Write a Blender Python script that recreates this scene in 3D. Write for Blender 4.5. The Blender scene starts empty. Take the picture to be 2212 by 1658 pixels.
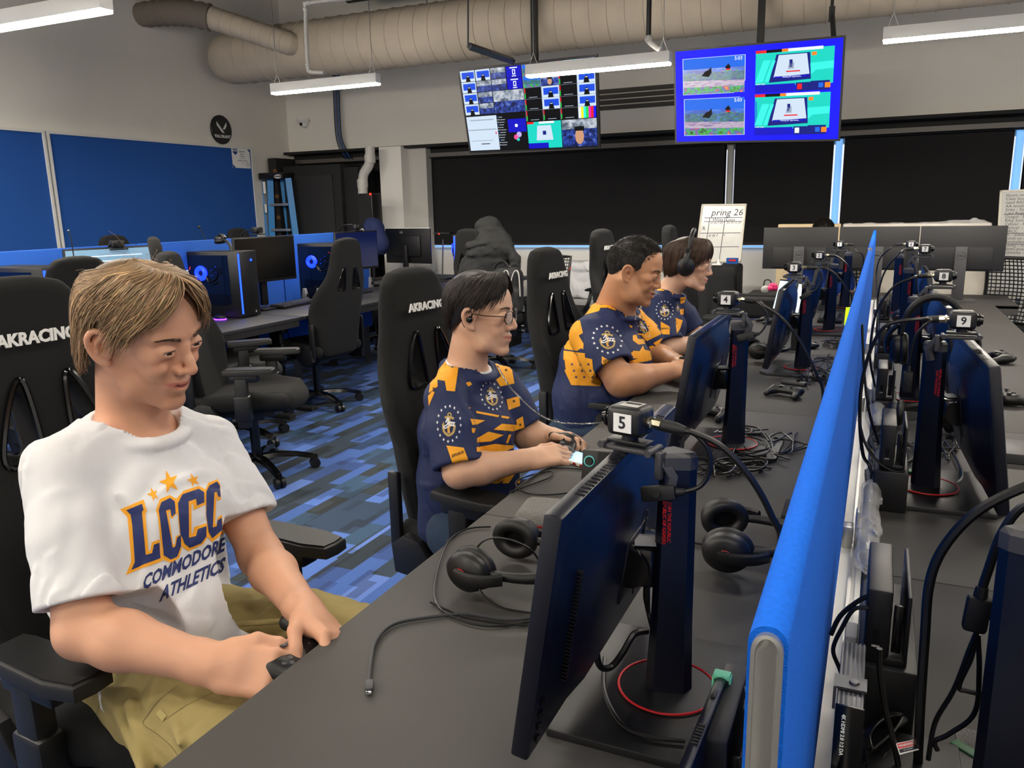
import bpy, bmesh, math, random
import numpy as np
from mathutils import Vector as V, Matrix, Quaternion
from mathutils.bvhtree import BVHTree
random.seed(7)
C = bpy.context.scene.collection
PI = math.pi
R = math.radians
# ---------------------------------------------------------------- camera, world, exposure
CAM = V((0, 0, 1.45)); FPX = 1729.6
YAW, PIT, ROL = -0.42904, 0.21569, -0.02037
_cy, _sy, _cp, _sp = math.cos(YAW), math.sin(YAW), math.cos(PIT), math.sin(PIT)
FWD = V((_sy*_cp, _cy*_cp, -_sp)); _r0 = V((_cy, -_sy, 0)); _u0 = _r0.cross(FWD)
RT = _r0*math.cos(ROL) + _u0*math.sin(ROL); UP = _u0*math.cos(ROL) - _r0*math.sin(ROL)
cam = bpy.data.cameras.new('camera'); camo = bpy.data.objects.new('camera', cam); C.objects.link(camo)
cam.sensor_width = 36; cam.lens = FPX*36/2212; cam.clip_start = .02; cam.clip_end = 60
camo.matrix_world = Matrix(((RT.x, UP.x, -FWD.x, CAM.x), (RT.y, UP.y, -FWD.y, CAM.y), (RT.z, UP.z, -FWD.z, CAM.z), (0, 0, 0, 1)))
sc = bpy.context.scene
sc.camera = camo
sc.view_settings.view_transform = 'Standard'; sc.view_settings.look = 'None'
sc.view_settings.exposure = 1.3; sc.view_settings.gamma = 1; sc.view_settings.use_curve_mapping = False
w = bpy.data.worlds.new('world'); sc.world = w; w.use_nodes = True
w.node_tree.nodes['Background'].inputs[0].default_value = (.75, .8, .9, 1)
w.node_tree.nodes['Background'].inputs[1].default_value = 0.5
# pixel of the photograph -> point of the room, on a plane of known height / depth / side or at a known depth
def ray(px, py): return RT*((px-1106)/FPX) - UP*((py-829)/FPX) + FWD
def atz(px, py, z): d = ray(px, py); return CAM + d*((z-CAM.z)/d.z)
def aty(px, py, y): d = ray(px, py); return CAM + d*(y/d.y)
def atx(px, py, x): d = ray(px, py); return CAM + d*(x/d.x)
def atd(px, py, d): return CAM + ray(px, py)*d
# ---------------------------------------------------------------- materials
MT = {}
def s2l(c):
    return tuple((x/12.92 if x <= .04045 else ((x+.055)/1.055)**2.4) for x in c)
def hexc(h): return s2l(tuple(int(h[i:i+2], 16)/255 for i in (0, 2, 4)))
def mat(name, col='808080', rough=.5, metal=0, emit=None, es=1, noise=None, bump=None, spec=.5, trans=0, alpha=1, sheen=0, attr=None, coat=0, sss=0):
    """noise=(scale,amount) colour mottling of the thing itself; bump=(scale,strength[,kind])"""
    if name in MT: return MT[name]
    m = bpy.data.materials.new(name); m.use_nodes = True; MT[name] = m
    nt = m.node_tree; b = nt.nodes['Principled BSDF']; I = b.inputs
    c = hexc(col) if isinstance(col, str) else col
    I['Base Color'].default_value = (*c, 1); I['Roughness'].default_value = rough; I['Metallic'].default_value = metal
    I['Specular IOR Level'].default_value = spec; I['Transmission Weight'].default_value = trans; I['Alpha'].default_value = alpha
    if sheen: I['Sheen Weight'].default_value = sheen
    if coat: I['Coat Weight'].default_value = coat
    if sss: I['Subsurface Weight'].default_value = sss; I['Subsurface Radius'].default_value = (.012, .005, .003); I['Subsurface Scale'].default_value = 1
    if emit: I['Emission Color'].default_value = (*(hexc(emit) if isinstance(emit, str) else emit), 1); I['Emission Strength'].default_value = es
    tc = nt.nodes.new('ShaderNodeTexCoord')
    src = None
    if attr:
        a = nt.nodes.new('ShaderNodeAttribute'); a.attribute_name = attr; src = a.outputs['Color']
        nt.links.new(src, I['Base Color'])
    if noise:
        n = nt.nodes.new('ShaderNodeTexNoise'); n.inputs['Scale'].default_value = noise[0]; n.inputs['Detail'].default_value = 4
        nt.links.new(tc.outputs['Object'], n.inputs['Vector'])
        r = nt.nodes.new('ShaderNodeMapRange'); r.inputs['From Min'].default_value = .3; r.inputs['From Max'].default_value = .7
        r.inputs['To Min'].default_value = 1-noise[1]; r.inputs['To Max'].default_value = 1+noise[1]
        nt.links.new(n.outputs['Fac'], r.inputs['Value'])
        mx = nt.nodes.new('ShaderNodeMix'); mx.data_type = 'RGBA'; mx.blend_type = 'MULTIPLY'; mx.inputs[0].default_value = 1
        if src: nt.links.new(src, mx.inputs[6])
        else: mx.inputs[6].default_value = (*c, 1)
        nt.links.new(r.outputs['Result'], mx.inputs[7]); nt.links.new(mx.outputs[2], I['Base Color'])
    if bump:
        kind = bump[2] if len(bump) > 2 else 'n'
        if kind == 'n':
            t = nt.nodes.new('ShaderNodeTexNoise'); t.inputs['Scale'].default_value = bump[0]; t.inputs['Detail'].default_value = 3; out = t.outputs['Fac']
        elif kind == 'v':
            t = nt.nodes.new('ShaderNodeTexVoronoi'); t.inputs['Scale'].default_value = bump[0]; out = t.outputs['Distance']
        else:
            t = nt.nodes.new('ShaderNodeTexWave'); t.inputs['Scale'].default_value = bump[0]; t.bands_direction = kind; out = t.outputs['Fac']
        nt.links.new(tc.outputs['Object'], t.inputs['Vector'])
        bp = nt.nodes.new('ShaderNodeBump'); bp.inputs['Strength'].default_value = bump[1]; bp.inputs['Distance'].default_value = .002
        nt.links.new(out, bp.inputs['Height']); nt.links.new(bp.outputs['Normal'], I['Normal'])
    return m
# ---------------------------------------------------------------- mesh builder
def Rx(a): return Matrix.Rotation(a, 4, 'X')
def Ry(a): return Matrix.Rotation(a, 4, 'Y')
def Rz(a): return Matrix.Rotation(a, 4, 'Z')
def T(*v): return Matrix.Translation(V(v) if len(v) == 3 else V(v[0]))
def frame(o, x, z):
    """matrix with origin o, local x along x, local z close to z"""
    x = V(x).normalized(); z = V(z); y = z.cross(x).normalized(); z = x.cross(y)
    return Matrix(((x.x, y.x, z.x, o[0]), (x.y, y.y, z.y, o[1]), (x.z, y.z, z.z, o[2]), (0, 0, 0, 1)))
def spline(pts, n=8, closed=False):
    P = [V(p) for p in pts]; out = []
    m = len(P)
    for i in range(m if closed else m-1):
        if closed: a, b, c, d = P[i-1], P[i], P[(i+1) % m], P[(i+2) % m]
        else: a, b, c, d = P[max(i-1, 0)], P[i], P[i+1], P[min(i+2, m-1)]
        for k in range(n):
            t = k/n
            out.append(.5*((2*b)+(c-a)*t+(2*a-5*b+4*c-d)*t*t+(3*b-a-3*c+d)*t**3))
    if not closed: out.append(P[-1])
    return out
class B:
    def __init__(s, M=None): s.bm = bmesh.new(); s.M = M or Matrix(); s.mi = 0
    def _add(s, vs, fs, M=None):
        MM = s.M @ M if M is not None else s.M
        bv = [s.bm.verts.new(MM @ V(v)) for v in vs]
        for f in fs:
            try: q = s.bm.faces.new([bv[i] for i in f]); q.material_index = s.mi
            except ValueError: pass
        return bv
    def box(s, c, d, M=None, bev=0, seg=2, taper=None):
        """box centred at c, size d"""
        MM = (s.M @ M) if M is not None else s.M
        x, y, z = d[0]/2, d[1]/2, d[2]/2
        tx, ty = taper or (1, 1)
        vs = [V((c[0]+a*x*(tx if e > 0 else 1), c[1]+b*y*(ty if e > 0 else 1), c[2]+e*z)) for a in (-1, 1) for b in (-1, 1) for e in (-1, 1)]
        bv = [s.bm.verts.new(MM @ v) for v in vs]
        fs = [s.bm.faces.new([bv[i] for i in f]) for f in ((0, 1, 3, 2), (4, 6, 7, 5), (0, 4, 5, 1), (2, 3, 7, 6), (0, 2, 6, 4), (1, 5, 7, 3))]
        for f in fs: f.material_index = s.mi
        if bev:
            es = list({e for f in fs for e in f.edges})
            r = bmesh.ops.bevel(s.bm, geom=es, offset=min(bev, min(d)*.49), segments=seg, profile=.5, affect='EDGES')
            for f in r['faces']: f.material_index = s.mi
        return s
    def loft(s, rings, cap=True, closed=False, M=None):
        n = len(rings[0]); vs = [v for r in rings for v in r]; fs = []
        m = len(rings)
        for i in range(m if closed else m-1):
            j = (i+1) % m
            for k in range(n): fs.append((i*n+k, i*n+(k+1) % n, j*n+(k+1) % n, j*n+k))
        if cap and not closed: fs += [tuple(range(n-1, -1, -1)), tuple((m-1)*n+k for k in range(n))]
        s._add(vs, fs, M); return s
    def tube(s, pts, r, n=8, sp=0, closed=False, cap=True, flat=1, M=None):
        P = [V(p) for p in (spline(pts, sp, closed) if sp else pts)]
        m = len(P); rings = []; up = None
        for i, p in enumerate(P):
            if closed: t = (P[(i+1) % m]-P[i-1])
            else: t = P[min(i+1, m-1)]-P[max(i-1, 0)]
            if t.length < 1e-9: t = V((0, 0, 1))
            t.normalize()
            if up is None:
                up = V((0, 0, 1)) if abs(t.z) < .9 else V((1, 0, 0))
            a = (up - t*up.dot(t)); a.normalize(); up = a; b = t.cross(a)
            if callable(r): rr = r(i/(m-1 if m > 1 else 1))
            elif isinstance(r, (list, tuple)): 
                f = i/(m-1)*(len(r)-1); k = min(int(f), len(r)-2); rr = r[k]+(r[k+1]-r[k])*(f-k)
            else: rr = r
            rings.append([p+a*math.cos(2*PI*k/n)*rr*flat+b*math.sin(2*PI*k/n)*rr for k in range(n)])
        s.loft(rings, cap, closed, M); return s
    def cyl(s, a, b, r, r2=None, n=16, M=None):
        return s.tube([a, b], [r, r if r2 is None else r2], n, M=M)
    def lathe(s, prof, n=24, M=None, arc=2*PI):
        """prof [(r,z)...] round local z"""
        full = abs(arc-2*PI) < 1e-6; k = n if full else n+1
        vs = []; fs = []
        for (r, z) in prof:
            for i in range(k):
                a = arc*i/n; vs.append((r*math.cos(a), r*math.sin(a), z))
        for j in range(len(prof)-1):
            for i in range(n):
                i2 = (i+1) % k
                fs.append((j*k+i, j*k+i2, (j+1)*k+i2, (j+1)*k+i))
        if full:
            if prof[0][0] > 1e-5: fs.append(tuple(range(k-1, -1, -1)))
            if prof[-1][0] > 1e-5: fs.append(tuple((len(prof)-1)*k+i for i in range(k)))
        bv = s._add(vs, fs, M)
        if full:
            bmesh.ops.remove_doubles(s.bm, verts=[v for v in bv if v.is_valid], dist=1e-6)
        return s
    def prism(s, poly, h, M=None, bev=0):
        """poly in local xy, extruded from z=0 to z=h"""
        n = len(poly); vs = [(p[0], p[1], 0) for p in poly]+[(p[0], p[1], h) for p in poly]
        fs = [tuple(range(n-1, -1, -1)), tuple(range(n, 2*n))]+[(i, (i+1) % n, n+(i+1) % n, n+i) for i in range(n)]
        bv = s._add(vs, fs, M)
        if bev:
            es = [e for e in {e for v in bv for e in v.link_edges} if (e.verts[0] in bv[n:]) and (e.verts[1] in bv[n:])]
            r = bmesh.ops.bevel(s.bm, geom=es, offset=bev, segments=2, profile=.5, affect='EDGES')
            for f in r['faces']: f.material_index = s.mi
        return s
    def ell(s, c, r, M=None, n=16, m=10):
        if not isinstance(r, (tuple, list)): r = (r, r, r)
        pr = [(math.sin(PI*i/m), -math.cos(PI*i/m)) for i in range(m+1)]; pr[0] = (0, -1); pr[-1] = (0, 1)
        MM = T(c) @ Matrix.Diagonal((*r, 1))
        return s.lathe(pr, n, (M @ MM) if M is not None else MM)
    def torus(s, c, R1, r, M=None, n=28, m=10, sx=1, sy=1, arc=2*PI):
        pts = [V((c[0]+R1*sx*math.cos(arc*i/n), c[1]+R1*sy*math.sin(arc*i/n), c[2])) for i in range(n if arc > 6.28 else n+1)]
        return s.tube(pts, r, m, closed=arc > 6.28, M=M)
    def quad(s, pts, M=None): s._add(pts, [tuple(range(len(pts)))], M); return s
    def out(s, name, mats, parent=None, smooth=35, label=None):
        me = bpy.data.meshes.new(name)
        bmesh.ops.recalc_face_normals(s.bm, faces=s.bm.faces)
        s.bm.to_mesh(me); s.bm.free()
        if not isinstance(mats, (list, tuple)): mats = [mats]
        for m in mats: me.materials.append(MT[m] if isinstance(m, str) else m)
        return fin(name, me, parent, smooth, label)
MW = {}      # where each empty stands
INW = set()  # empties whose parts are given in room coordinates
def fin(name, me, parent=None, smooth=35, label=None):
    p = parent
    while p is not None and p.parent is not None: p = p.parent
    if p is not None and p.name in INW: me.transform(MW[p.name].inverted())
    if smooth:
        me.polygons.foreach_set('use_smooth', [True]*len(me.polygons))
        if smooth < 180: me.set_sharp_from_angle(angle=R(smooth))
    o = bpy.data.objects.new(name, me); C.objects.link(o)
    if parent is not None:
        o.parent = parent
    if label: o['label'] = label
    return o
def thing(name, label, cat, M=None, group=None, world=False):
    o = bpy.data.objects.new(name, None); C.objects.link(o); o.empty_display_size = .05
    M = Matrix() if M is None else (M if isinstance(M, Matrix) else T(M))
    o.matrix_world = M; MW[o.name] = M
    if world: INW.add(o.name)
    return tag(o, label, cat, group)
def tag(o, label, cat, group=None, kind=None):
    o['label'] = label; o['category'] = cat
    if group: o['group'] = group
    if kind: o['kind'] = kind
    return o
def struct(o): o['kind'] = 'structure'; return o
KIDS = {}
def dup(root, M, label=None, group=None):
    r = root.copy(); C.objects.link(r); r.matrix_world = M
    if label: r['label'] = label
    if group: r['group'] = group
    for ch in [o for o in C.objects if o.parent == root]:
        c = ch.copy(); C.objects.link(c); c.parent = r
        for g in [o for o in C.objects if o.parent == ch]:
            d = g.copy(); C.objects.link(d); d.parent = c
    return r
def textmesh(s, size=1, bold=0, shear=0, ext=0, align='CENTER'):
    cu = bpy.data.curves.new('t', 'FONT'); cu.body = s; cu.size = size; cu.offset = bold; cu.shear = shear; cu.extrude = ext
    cu.align_x = align; cu.align_y = 'CENTER'; cu.resolution_u = 2
    ob = bpy.data.objects.new('t', cu); C.objects.link(ob)
    dg = bpy.context.evaluated_depsgraph_get(); dg.update()
    me = bpy.data.meshes.new_from_object(ob.evaluated_get(dg)); 
    bpy.data.objects.remove(ob); bpy.data.curves.remove(cu)
    return me
def addtext(b, s, M, size=1, bold=0, shear=0, ext=.0004, sx=1, align='CENTER'):
    """text into builder b, local xy plane of M (x right, y up)"""
    me = textmesh(s, size, bold, shear, ext, align)
    b._add([V((v.co.x*sx, v.co.y, v.co.z)) for v in me.vertices], [tuple(p.vertices) for p in me.polygons], M)
    bpy.data.meshes.remove(me); return b
# ---------------------------------------------------------------- distance-field sculpting (bodies, cloth)
class Field:
    def __init__(s, lo, hi, h, fine=(), hf=None):
        """fine: list of (lo,hi) boxes sampled at hf"""
        s.ax = []
        for k in range(3):
            iv = [(max(a[k], lo[k]), min(b[k], hi[k])) for a, b in fine if b[k] > lo[k] and a[k] < hi[k]]
            x = lo[k]; g = [x]
            while x < hi[k]:
                st = hf if any(a-1e-6 <= x <= b for a, b in iv) else h
                x += st; g.append(x)
            s.ax.append(np.array(g, np.float32))
        s.d = np.full([len(a) for a in s.ax], .05, np.float32)
    def _reg(s, lo, hi):
        sl = []
        for k in range(3):
            a = np.searchsorted(s.ax[k], lo[k]); b = np.searchsorted(s.ax[k], hi[k])
            sl.append(slice(max(a-1, 0), min(b+1, len(s.ax[k]))))
        if any(q.stop <= q.start for q in sl): return None, None
        X, Y, Z = np.meshgrid(s.ax[0][sl[0]], s.ax[1][sl[1]], s.ax[2][sl[2]], indexing='ij')
        return tuple(sl), (X, Y, Z)
    def op(s, f, lo, hi, k=.01, sub=False, inter=False, m=.03):
        lo = [a-m for a in lo]; hi = [a+m for a in hi]
        sl, P = s._reg(lo, hi)
        if sl is None: return
        b = f(*P).astype(np.float32); a = s.d[sl]
        if sub: b = -b
        if sub or inter:
            h = np.clip(.5-.5*(b-a)/k, 0, 1); r = b*(1-h)+a*h+k*h*(1-h)
            r = np.maximum(r, np.maximum(a, b)) if k < 1e-4 else r
        else:
            h = np.clip(.5+.5*(b-a)/k, 0, 1); r = b*(1-h)+a*h-k*h*(1-h)
        s.d[sl] = r
    def cap(s, a, b, ra, rb=None, k=.015, sub=False, flat=None):
        """tapered capsule; flat=(direction, factor) widens the section along direction"""
        a = V(a); b = V(b); rb = ra if rb is None else rb; ab = b-a; L2 = max(ab.length_squared, 1e-10)
        rm = max(ra, rb)*(max(1, flat[1]) if flat else 1)
        fd = V(flat[0]).normalized() if flat else None
        def f(X, Y, Z):
            px, py, pz = X-a.x, Y-a.y, Z-a.z
            t = np.clip((px*ab.x+py*ab.y+pz*ab.z)/L2, 0, 1)
            qx, qy, qz = px-t*ab.x, py-t*ab.y, pz-t*ab.z
            if fd is not None:
                w_ = qx*fd.x+qy*fd.y+qz*fd.z; g = (1/flat[1]-1)*w_
                qx, qy, qz = qx+g*fd.x, qy+g*fd.y, qz+g*fd.z
            return np.sqrt(qx*qx+qy*qy+qz*qz)-(ra+(rb-ra)*t)
        lo = [min(a[i], b[i])-rm for i in range(3)]; hi = [max(a[i], b[i])+rm for i in range(3)]
        s.op(f, lo, hi, k, sub); return s
    def path(s, pts, rs, k=.015, sub=False, flat=None, sp=0):
        if sp:
            n = len(pts); pp = spline(pts, sp); rr = [np.interp(i/(len(pp)-1)*(n-1), range(n), rs) for i in range(len(pp))]; pts, rs = pp, rr
        for i in range(len(pts)-1): s.cap(pts[i], pts[i+1], rs[i], rs[i+1], k, sub, flat)
        return s
    def ell(s, M, r, k=.015, sub=False):
        """ellipsoid, M matrix (or centre), r radii"""
        if not isinstance(M, Matrix): M = T(M)
        Mi = M.inverted(); rr = max(r); c = M.translation
        def f(X, Y, Z):
            x = (Mi[0][0]*X+Mi[0][1]*Y+Mi[0][2]*Z+Mi[0][3]); y = (Mi[1][0]*X+Mi[1][1]*Y+Mi[1][2]*Z+Mi[1][3]); z = (Mi[2][0]*X+Mi[2][1]*Y+Mi[2][2]*Z+Mi[2][3])
            k0 = np.sqrt((x/r[0])**2+(y/r[1])**2+(z/r[2])**2); k1 = np.sqrt((x/r[0]**2)**2+(y/r[1]**2)**2+(z/r[2]**2)**2)
            return k0*(k0-1)/np.maximum(k1, 1e-6)
        s.op(f, [q-rr for q in c], [q+rr for q in c], k, sub); return s
    def rbox(s, M, hd, r, k=.01, sub=False):
        Mi = M.inverted(); c = M.translation; rr = V(hd).length
        def f(X, Y, Z):
            q = [abs(Mi[i][0]*X+Mi[i][1]*Y+Mi[i][2]*Z+Mi[i][3])-(hd[i]-r) for i in range(3)]
            o = np.sqrt(sum(np.maximum(a, 0)**2 for a in q)); return o+np.minimum(np.maximum(q[0], np.maximum(q[1], q[2])), 0)-r
        s.op(f, [q-rr for q in c], [q+rr for q in c], k, sub); return s
    def cut(s, p, n, k=.003, within=None):
        """remove what lies on the side n of the plane through p; within=(centre,radius) limits it"""
        p = V(p); n = V(n).normalized()
        def f(X, Y, Z):
            d = -((X-p.x)*n.x+(Y-p.y)*n.y+(Z-p.z)*n.z)
            if within:
                c, r = within; e = np.sqrt((X-c[0])**2+(Y-c[1])**2+(Z-c[2])**2)-r; d = np.maximum(d, e)
            return d
        if within: lo = [c-within[1] for c in within[0]]; hi = [c+within[1] for c in within[0]]
        else: lo = [a[0] for a in s.ax]; hi = [a[-1] for a in s.ax]
        s.op(f, lo, hi, k, sub=True); return s
    def warp(s, f):
        X, Y, Z = np.meshgrid(*s.ax, indexing='ij'); near = np.abs(s.d) < .03
        s.d[near] += f(X[near], Y[near], Z[near]).astype(np.float32); return s
    def mesh(s):
        d = s.d; ins = d < 0
        n = ins[:-1, :-1, :-1].astype(np.int8)
        cnt = np.zeros([q-1 for q in d.shape], np.int8)
        offs = [(i, j, k) for i in (0, 1) for j in (0, 1) for k in (0, 1)]
        def sh(A, o): return A[o[0]:A.shape[0]-1+o[0], o[1]:A.shape[1]-1+o[1], o[2]:A.shape[2]-1+o[2]]
        for o in offs: cnt += sh(ins, o)
        act = np.argwhere((cnt > 0) & (cnt < 8)); N = len(act)
        idx = np.full(cnt.shape, -1, np.int32); idx[tuple(act.T)] = np.arange(N)
        acc = np.zeros((N, 3)); num = np.zeros(N)
        for o in offs:
            for k in range(3):
                if o[k]: continue
                p = act+np.array(o); q = p.copy(); q[:, k] += 1
                da = d[tuple(p.T)]; db = d[tuple(q.T)]; mk = (da < 0) != (db < 0)
                t = np.where(mk, da/np.where(mk, da-db, 1), 0)
                pos = np.stack([s.ax[i][p[:, i]] for i in range(3)], 1).astype(float)
                pos[:, k] += t*(s.ax[k][q[:, k]]-s.ax[k][p[:, k]])
                acc += pos*mk[:, None]; num += mk
        vs = acc/num[:, None]
        faces = []
        for k in range(3):
            a = [slice(1, -1)]*3; a[k] = slice(0, -1); b = list(a); b[k] = slice(1, None)
            A = ins[tuple(a)]; Bq = ins[tuple(b)]
            e = np.argwhere(A != Bq); e = e+np.array([0 if i == k else 1 for i in range(3)])
            fl = ins[tuple(e.T)]
            i1, i2 = (k+1) % 3, (k+2) % 3
            def cell(u, v_):
                c = e.copy(); c[:, i1] -= u; c[:, i2] -= v_; return idx[tuple(c.T)]
            q = np.stack([cell(1, 1), cell(0, 1), cell(0, 0), cell(1, 0)], 1)
            q[~fl] = q[~fl][:, ::-1]; faces.append(q)
        f = np.concatenate(faces); f = f[(f >= 0).all(1)]
        return vs, f
    def out(s, name, mats, parent=None, keep_main=False, sm=1, colf=None, label=None, inv=None):
        vs, f = s.mesh()
        for _ in range(sm):   # light relaxation
            a = np.zeros_like(vs); c = np.zeros(len(vs))
            for i in range(4):
                np.add.at(a, f[:, i], vs[f[:, (i+1) % 4]]); np.add.at(c, f[:, i], 1)
            vs = .5*vs+.5*a/np.maximum(c, 1)[:, None]
        if inv is not None:
            Mi = np.array(inv); wv = vs; vs = vs@Mi[:3, :3].T+Mi[:3, 3]
        me = bpy.data.meshes.new(name)
        me.vertices.add(len(vs)); me.vertices.foreach_set('co', vs.astype(np.float32).ravel())
        me.loops.add(f.size); me.loops.foreach_set('vertex_index', f.ravel().astype(np.int32))
        me.polygons.add(len(f)); me.polygons.foreach_set('loop_start', np.arange(0, f.size, 4, dtype=np.int32))
        me.update(calc_edges=True); me.validate()
        if not isinstance(mats, (list, tuple)): mats = [mats]
        for m in mats: me.materials.append(MT[m] if isinstance(m, str) else m)
        if colf is not None:
            cols = colf(wv if inv is not None else vs)
            at = me.color_attributes.new('Col', 'FLOAT_COLOR', 'POINT')
            at.data.foreach_set('color', np.concatenate([cols, np.ones((len(cols), 1))], 1).astype(np.float32).ravel())
        return fin(name, me, parent, 180, label)
def bvh_of(*obs):
    bm = bmesh.new()
    for o in obs:
        p = o
        while p.parent is not None: p = p.parent
        t = bmesh.new(); t.from_mesh(o.data); t.transform(MW.get(p.name, Matrix()))
        me = bpy.data.meshes.new('x'); t.to_mesh(me); t.free(); bm.from_mesh(me); bpy.data.meshes.remove(me)
    tr = BVHTree.FromBMesh(bm); bm.free(); return tr
class Decal:
    """flat artwork laid on to a surface: polygons in 2-D, dropped along direction d"""
    def __init__(s): s.items = []
    def poly(s, pts, mi=0, lift=0): 
        bm = bmesh.new(); vs = [bm.verts.new((p[0], p[1], 0)) for p in pts]
        try: bm.faces.new(vs)
        except ValueError: pass
        s.items.append((bm, mi, lift)); return s
    def text(s, t, M2, size, mi=0, bold=0, shear=0, sx=1, lift=0):
        me = textmesh(t, size, bold, shear); bm = bmesh.new(); bm.from_mesh(me); bpy.data.meshes.remove(me)
        for v in bm.verts: v.co = M2 @ V((v.co.x*sx, v.co.y, 0))
        s.items.append((bm, mi, lift)); return s
    def star(s, c, r, mi=0, rot=0, lift=0, n=5, inner=.4):
        return s.poly([(c[0]+(r if i % 2 == 0 else r*inner)*math.sin(rot+PI*i/n), c[1]+(r if i % 2 == 0 else r*inner)*math.cos(rot+PI*i/n)) for i in range(2*n)], mi, lift)
    def stroke(s, pts, w_, mi=0, lift=0, closed=False, sp=4):
        P = spline([(p[0], p[1], 0) for p in pts], sp, closed) if sp else [V((p[0], p[1], 0)) for p in pts]
        bm = bmesh.new(); L = []
        m = len(P)
        for i, p in enumerate(P):
            t = (P[(i+1) % m]-P[i-1]) if closed else (P[min(i+1, m-1)]-P[max(i-1, 0)])
            t.normalize(); nn = V((-t.y, t.x, 0)); L.append((bm.verts.new(p+nn*w_/2), bm.verts.new(p-nn*w_/2)))
        for i in range(m if closed else m-1):
            a, b = L[i], L[(i+1) % m]
            try: bm.faces.new((a[0], a[1], b[1], b[0]))
            except ValueError: pass
        s.items.append((bm, mi, lift)); return s
    def drop(s, name, mats, parent, tree, fn, maxe=.008, off=.0012, inv=None):
        """fn(x,y)->(origin, direction); vertices land on tree"""
        res = bmesh.new()
        for bm, mi, lift in s.items:
            bm.normal_update(); bmesh.ops.triangulate(bm, faces=bm.faces)
            for _ in range(6):
                es = [e for e in bm.edges if e.calc_length() > maxe]
                if not es: break
                bmesh.ops.subdivide_edges(bm, edges=es, cuts=1); bmesh.ops.triangulate(bm, faces=[f for f in bm.faces if len(f.verts) > 3])
            mp = {}
            for v in bm.verts:
                o, d = fn(v.co.x, v.co.y); h, n, i, dist = tree.ray_cast(o, d)
                if h is None: mp[v] = None
                else:
                    if n.dot(d) > 0: n = -n
                    p = h+(n*.6-d.normalized()*.4)*(off+lift); mp[v] = res.verts.new(inv @ p if inv is not None else p)
            for f in bm.faces:
                q = [mp[v] for v in f.verts]
                if any(a is None for a in q): continue
                if max((q[i].co-q[i-1].co).length for i in range(len(q))) > maxe*6: continue
                try: g = res.faces.new(q); g.material_index = mi
                except ValueError: pass
            bm.free()
        me = bpy.data.meshes.new(name); res.to_mesh(me); res.free()
        for m in mats: me.materials.append(MT[m])
        return fin(name, me, parent, 180)
# ================================================================ materials
mat('wall', 'e2ded5', .85, bump=(60, .03), noise=(3, .02)); mat('wall_white', 'e6e3dc', .8)
mat('ceil', '3a3836', .9, noise=(2, .15)); mat('black', '0c0c0d', .45); mat('black_matte', '131314', .8)
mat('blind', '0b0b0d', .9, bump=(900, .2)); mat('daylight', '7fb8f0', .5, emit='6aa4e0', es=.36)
mat('alu', 'b9b9b6', .35, .8); mat('alu_dark', '55565a', .4, .7); mat('chrome', 'dddddd', .12, 1); mat('steel', '8d8d8d', .3, .9)
mat('bluefab', '0e64d8', .95, bump=(700, .4), noise=(260, .08), spec=.2); mat('bluefab_dk', '184f9c', .95, bump=(500, .3), noise=(150, .05))
mat('duct', 'b9ad9b', .75, noise=(6, .05)); mat('ductflex', '746b60', .85, bump=(80, .5)); mat('whitepaint', 'd8d8d4', .5)
mat('desk_dark', '232325', .55, noise=(1.2, .05)); mat('desk', '3c3a38', .62, noise=(1.2, .05), bump=(1500, .05)); mat('deskedge', '1b1b1c', .6)
mat('plastic', '101012', .42, bump=(900, .12)); mat('plastic_gloss', '08080a', .16); mat('plastic_grey', '3b3b3e', .5); mat('rubber', '0d0d0e', .6)
mat('plastic_navy', '0a0e1c', .33, bump=(1200, .1)); mat('cable', '0b0b0c', .38); mat('cable_grey', '303236', .45)
mat('chairfab', '0f0f0f', .95, bump=(1300, .5, 'v'), noise=(60, .12)); mat('chairfab2', '0a0a0b', .9, bump=(1300, .3, 'v')); mat('seam', '1e1e1e', .8)
mat('pad', '0a0a0b', .5); mat('white', 'e6e6e4', .5); mat('red', 'c0141c', .45); mat('darkred', '7e1015', .5); mat('green', '1f6b3a', .5)
mat('mint', '7fe3b4', .45); mat('teal', '6fe0d8', .45); mat('neon', 'c6f516', .45, emit='c6f516', es=.3); mat('pink', 'e8336f', .5); mat('grey', '77777a', .6); mat('lightgrey', 'aaa9a6', .6)
mat('glow_blue', '0a1cff', .4, emit='0618ff', es=5); mat('glow_blue2', '1030ff', .4, emit='1238ff', es=2.2); mat('glow_red', 'ff2010', .4, emit='ff2010', es=2.5); mat('led_green', '40ff60', .4, emit='30ff50', es=1.5)
mat('lamp', 'ffffff', .4, emit=(1, .92, .80), es=42); mat('lamp_bright', 'ffffff', .4, emit=(1, .92, .80), es=85)
mat('ladder', '1c7fc4', .4); mat('cabinet', '19191a', .8); mat('pvc', 'c7c5be', .45); mat('slab', 'c9b48f', .6); mat('slabwrap', 'b9ae9a', .25, bump=(60, 1))
mat('orange', 'f08a14', .5); mat('yellow', 'f2c81e', .5); mat('paper', 'e9e9e6', .7); mat('ink', '16181c', .7); mat('ink2', '3a3d44', .7)
mat('film', 'ffffff', .06, trans=.0, alpha=.28, spec=1, bump=(35, 1)); mat('felt', '6c6a66', .95, noise=(400, .35), bump=(600, .6)); mat('gold', 'd8a832', .3, .7)

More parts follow.
